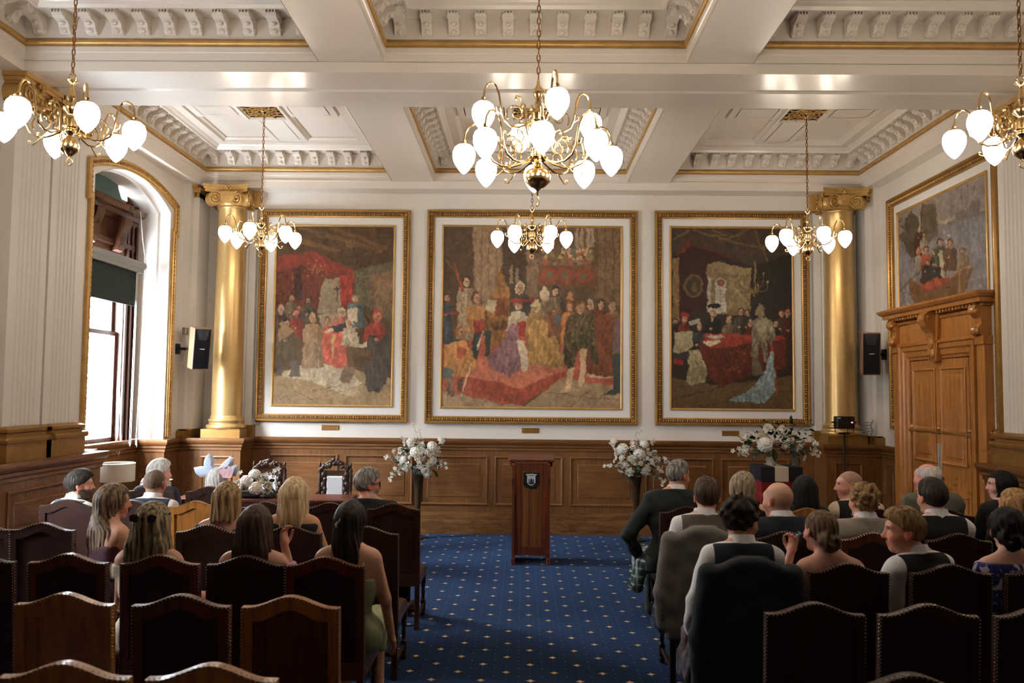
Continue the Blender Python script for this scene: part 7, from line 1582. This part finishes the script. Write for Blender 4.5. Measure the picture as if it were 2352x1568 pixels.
# accessories
gl = on_head(P[11], MB().tube([(-0.082, -0.01, 0.012), (-0.076, 0.085, 0.014)], 0.003, 6).tube([(0.082, -0.01, 0.012), (0.076, 0.085, 0.014)], 0.003, 6).tube([(-0.012, 0.104, 0.012), (0.012, 0.104, 0.012)], 0.003, 6))
for s in (-1, 1):
    q = MB().tube([(s*0.04+0.03*math.cos(a*PI/8), 0.098-0.010*abs(math.cos(a*PI/8)) if False else 0.098-(0.012 if s*math.cos(a*PI/8) > 0.3 else 0), 0.004+0.021*math.sin(a*PI/8)) for a in range(16)], 0.0038, 6, closed=True); on_head(P[11], q); gl.add(q.v, q.f)
gl.build('glasses', M_BLACK, P[11], 50)
rb = MB()
for s in (-1, 1): rb.add([(0, -0.115, 0.045), (s*0.05, -0.135, 0.075), (s*0.085, -0.125, 0.062), (s*0.075, -0.128, 0.03), (s*0.03, -0.13, 0.025)], [(0, 1, 2, 3, 4)]); rb.tube([(s*0.01, -0.125, 0.04), (s*0.085, -0.06, 0.05), (s*0.095, 0.01, 0.06)], 0.008, 6)
rb.ball((0, -0.125, 0.045), (0.014, 0.012, 0.014), 8, 6); on_head(P[3], rb).build('hair_ribbon', F('black_ribbon', (22, 22, 28)), P[3], 50)
cl = MB()
for k in range(7): cl.ball((-0.035+0.012*math.cos(k), -0.118, 0.03-k*0.011), (0.012, 0.01, 0.01), 7, 5)
stuff(on_head(P[10], cl).build('hair_clip', plain('pearl_clip', (206, 196, 172), 0.3), P[10], 50))
# fascinator: loops of stiff gauze
fa = empty('fascinator', tuple(Matrix.Translation(P[6].location) @ Matrix.Rotation(P[6].rotation_euler.z, 4, 'Z') @ (Vector(P[6]['_hc'])+Vector((0.0, -0.02, 0.10)))), 0, 'pale-blue gauze bow fascinator with pink feathers on a white-blonde head', 'fascinator')
M_GAUZE = plain('blue_gauze', (196, 206, 222), 0.7); M_PF = plain('pink_feather', (226, 178, 180), 0.8)
def loop(pts, by, nl=3):
    # a puffed ribbon loop: a closed outline domed towards the viewer and away from it
    m = MB(); n = len(pts); cx = sum(q[0] for q in pts)/n; cz = sum(q[1] for q in pts)/n
    for sg in (-1, 1):
        V = [(cx, sg*0.045+by, cz)]; Fq = []
        for r in (0.55, 0.85, 1.0):
            for x, z in pts: V.append((cx+(x-cx)*r, by+sg*0.045*(1-r*r)**0.5+0.006*math.sin(25*x+18*z), cz+(z-cz)*r))
        for i in range(n): Fq.append((0, 1+i, 1+(i+1) % n))
        for k in range(2):
            for i in range(n): a = 1+k*n+i; b = 1+k*n+(i+1) % n; Fq.append((a, b, b+n, a+n))
        m.add(V, Fq)
    return m
for pts, by in (([(0, 0), (-0.08, 0.045), (-0.17, 0.04), (-0.24, 0.025), (-0.22, -0.03), (-0.17, -0.07), (-0.08, -0.06)], 0.0), ([(0, 0.0), (-0.06, 0.06), (-0.13, 0.13), (-0.145, 0.09), (-0.15, 0.02), (-0.07, -0.01)], 0.03), ([(-0.03, 0.02), (-0.11, 0.07), (-0.115, 0.13), (-0.085, 0.17), (-0.055, 0.15), (-0.02, 0.08)], -0.02),
                ([(0, 0), (0.05, 0.075), (0.12, 0.135), (0.17, 0.13), (0.16, 0.08), (0.1, 0.01)], 0.0), ([(0.02, 0), (0.12, 0.05), (0.2, 0.055), (0.21, 0.02), (0.18, -0.06), (0.1, -0.05)], 0.02), ([(0.0, 0.01), (0.06, -0.01), (0.10, -0.06), (0.05, -0.08), (0.0, -0.04)], -0.03)):
    loop(pts, by).build('gauze_loop', M_GAUZE, fa, 60)
for k in range(8): MB().add([(0.05+k*0.012, -0.06, -0.07), (0.04+k*0.018, -0.075, 0.0+0.03*(k % 3)), (0.062+k*0.018, -0.07, 0.0+0.02*(k % 3)), (0.07+k*0.014, -0.062, -0.06)], [(0, 1, 2, 3)]).build('feather', M_PF, fa)
MB().ball((0, 0, 0), (0.05, 0.05, 0.02), 12, 6).build('base_disc', M_GAUZE, fa, 60)
# ribbons, phone
ph = MB().bbox(-0.01, 0.01, -0.02, 0.02, -0.035, 0.035, 0.004).build('dark_sunglasses_case', M_BLACK, None, 0, (1.80-0.13, 4.81+0.26+0.06, 1.14), (0.3, 0.1, 0.6)); tag(ph, 'small dark object held in the raised hand of the woman with updo', 'handheld object'); ph.name = 'handheld_object'
# jackets hung over chair backs
def hung_jacket(x, row, mat, label, drop, lowside):
    o = empty('hung_jacket', (x, ROW[row]+0.26, 0), 0, label, 'jacket', 'jackets hung over chair backs')
    Fd = Field(np.arange(-0.36, 0.361, 0.012), np.arange(-0.42, -0.10, 0.009), np.arange(drop-0.05, 1.14, 0.014))
    X, Y, Z = Fd.ax[0][:, None, None], Fd.ax[1][None, :, None], Fd.ax[2][None, None, :]
    top = 1.092-0.10*np.clip(np.abs(X)/0.25, 0, 1.2)**2
    yc = -0.235-0.05*np.clip(Z-0.45, 0, 1)/0.6
    fold = 0.010*np.sin(26*X+2.2*np.sin(5*Z))*np.clip((1.0-Z)*2.5, 0, 1)
    d = np.abs(Y-yc+fold)-(0.058+0.012*np.clip(1-Z, 0, 1)); d = smax(d, np.abs(X)-(0.262+0.015*np.sin(9*Z)), 0.05); d = smax(d, Z-top, 0.06); d = smax(d, drop-Z+0.04*X*lowside, 0.02)
    for s in (-1, 1): d = smin(d, d_cap(X, Y, Z, (s*0.235, -0.27, 0.99), (s*0.285, -0.26, 0.62), 0.06, 0.058), 0.03); d = smin(d, d_cap(X, Y, Z, (s*0.285, -0.26, 0.62), (s*0.275, -0.25, drop+0.10), 0.056, 0.05), 0.03)
    d = d-0.004*np.sin(40*Z+8*X)*np.sin(21*X)
    c, q = snet(d.astype(np.float32), Fd.ax); mesh_obj('cloth', c, q, mat, o, None, 1)
    MB().tube([(0.09*math.cos(a*PI/10), -0.292+0.03*math.sin(a*PI/10), 1.066) for a in range(11)], [0.012]+[0.026]*9+[0.012], 8).build('coat_collar', mat, o, 60)
    for k in range(3): MB().ball((-0.29, -0.305, drop+0.14+k*0.03), 0.008, 8, 5).build('cuff_button', M_BLACK, o)
hung_jacket(1.26, 'D', F('grey_wool', (112, 108, 98)), 'grey wool jacket hung over a chair at the right aisle', 0.32, 1)
hung_jacket(1.29, 'C', F('dark_navy_wool', (28, 33, 40)), 'dark navy jacket hung over a chair in the third right row', 0.10, 0)
for i in P:
    for k in ('_hc', '_R', '_hs'): del P[i][k]
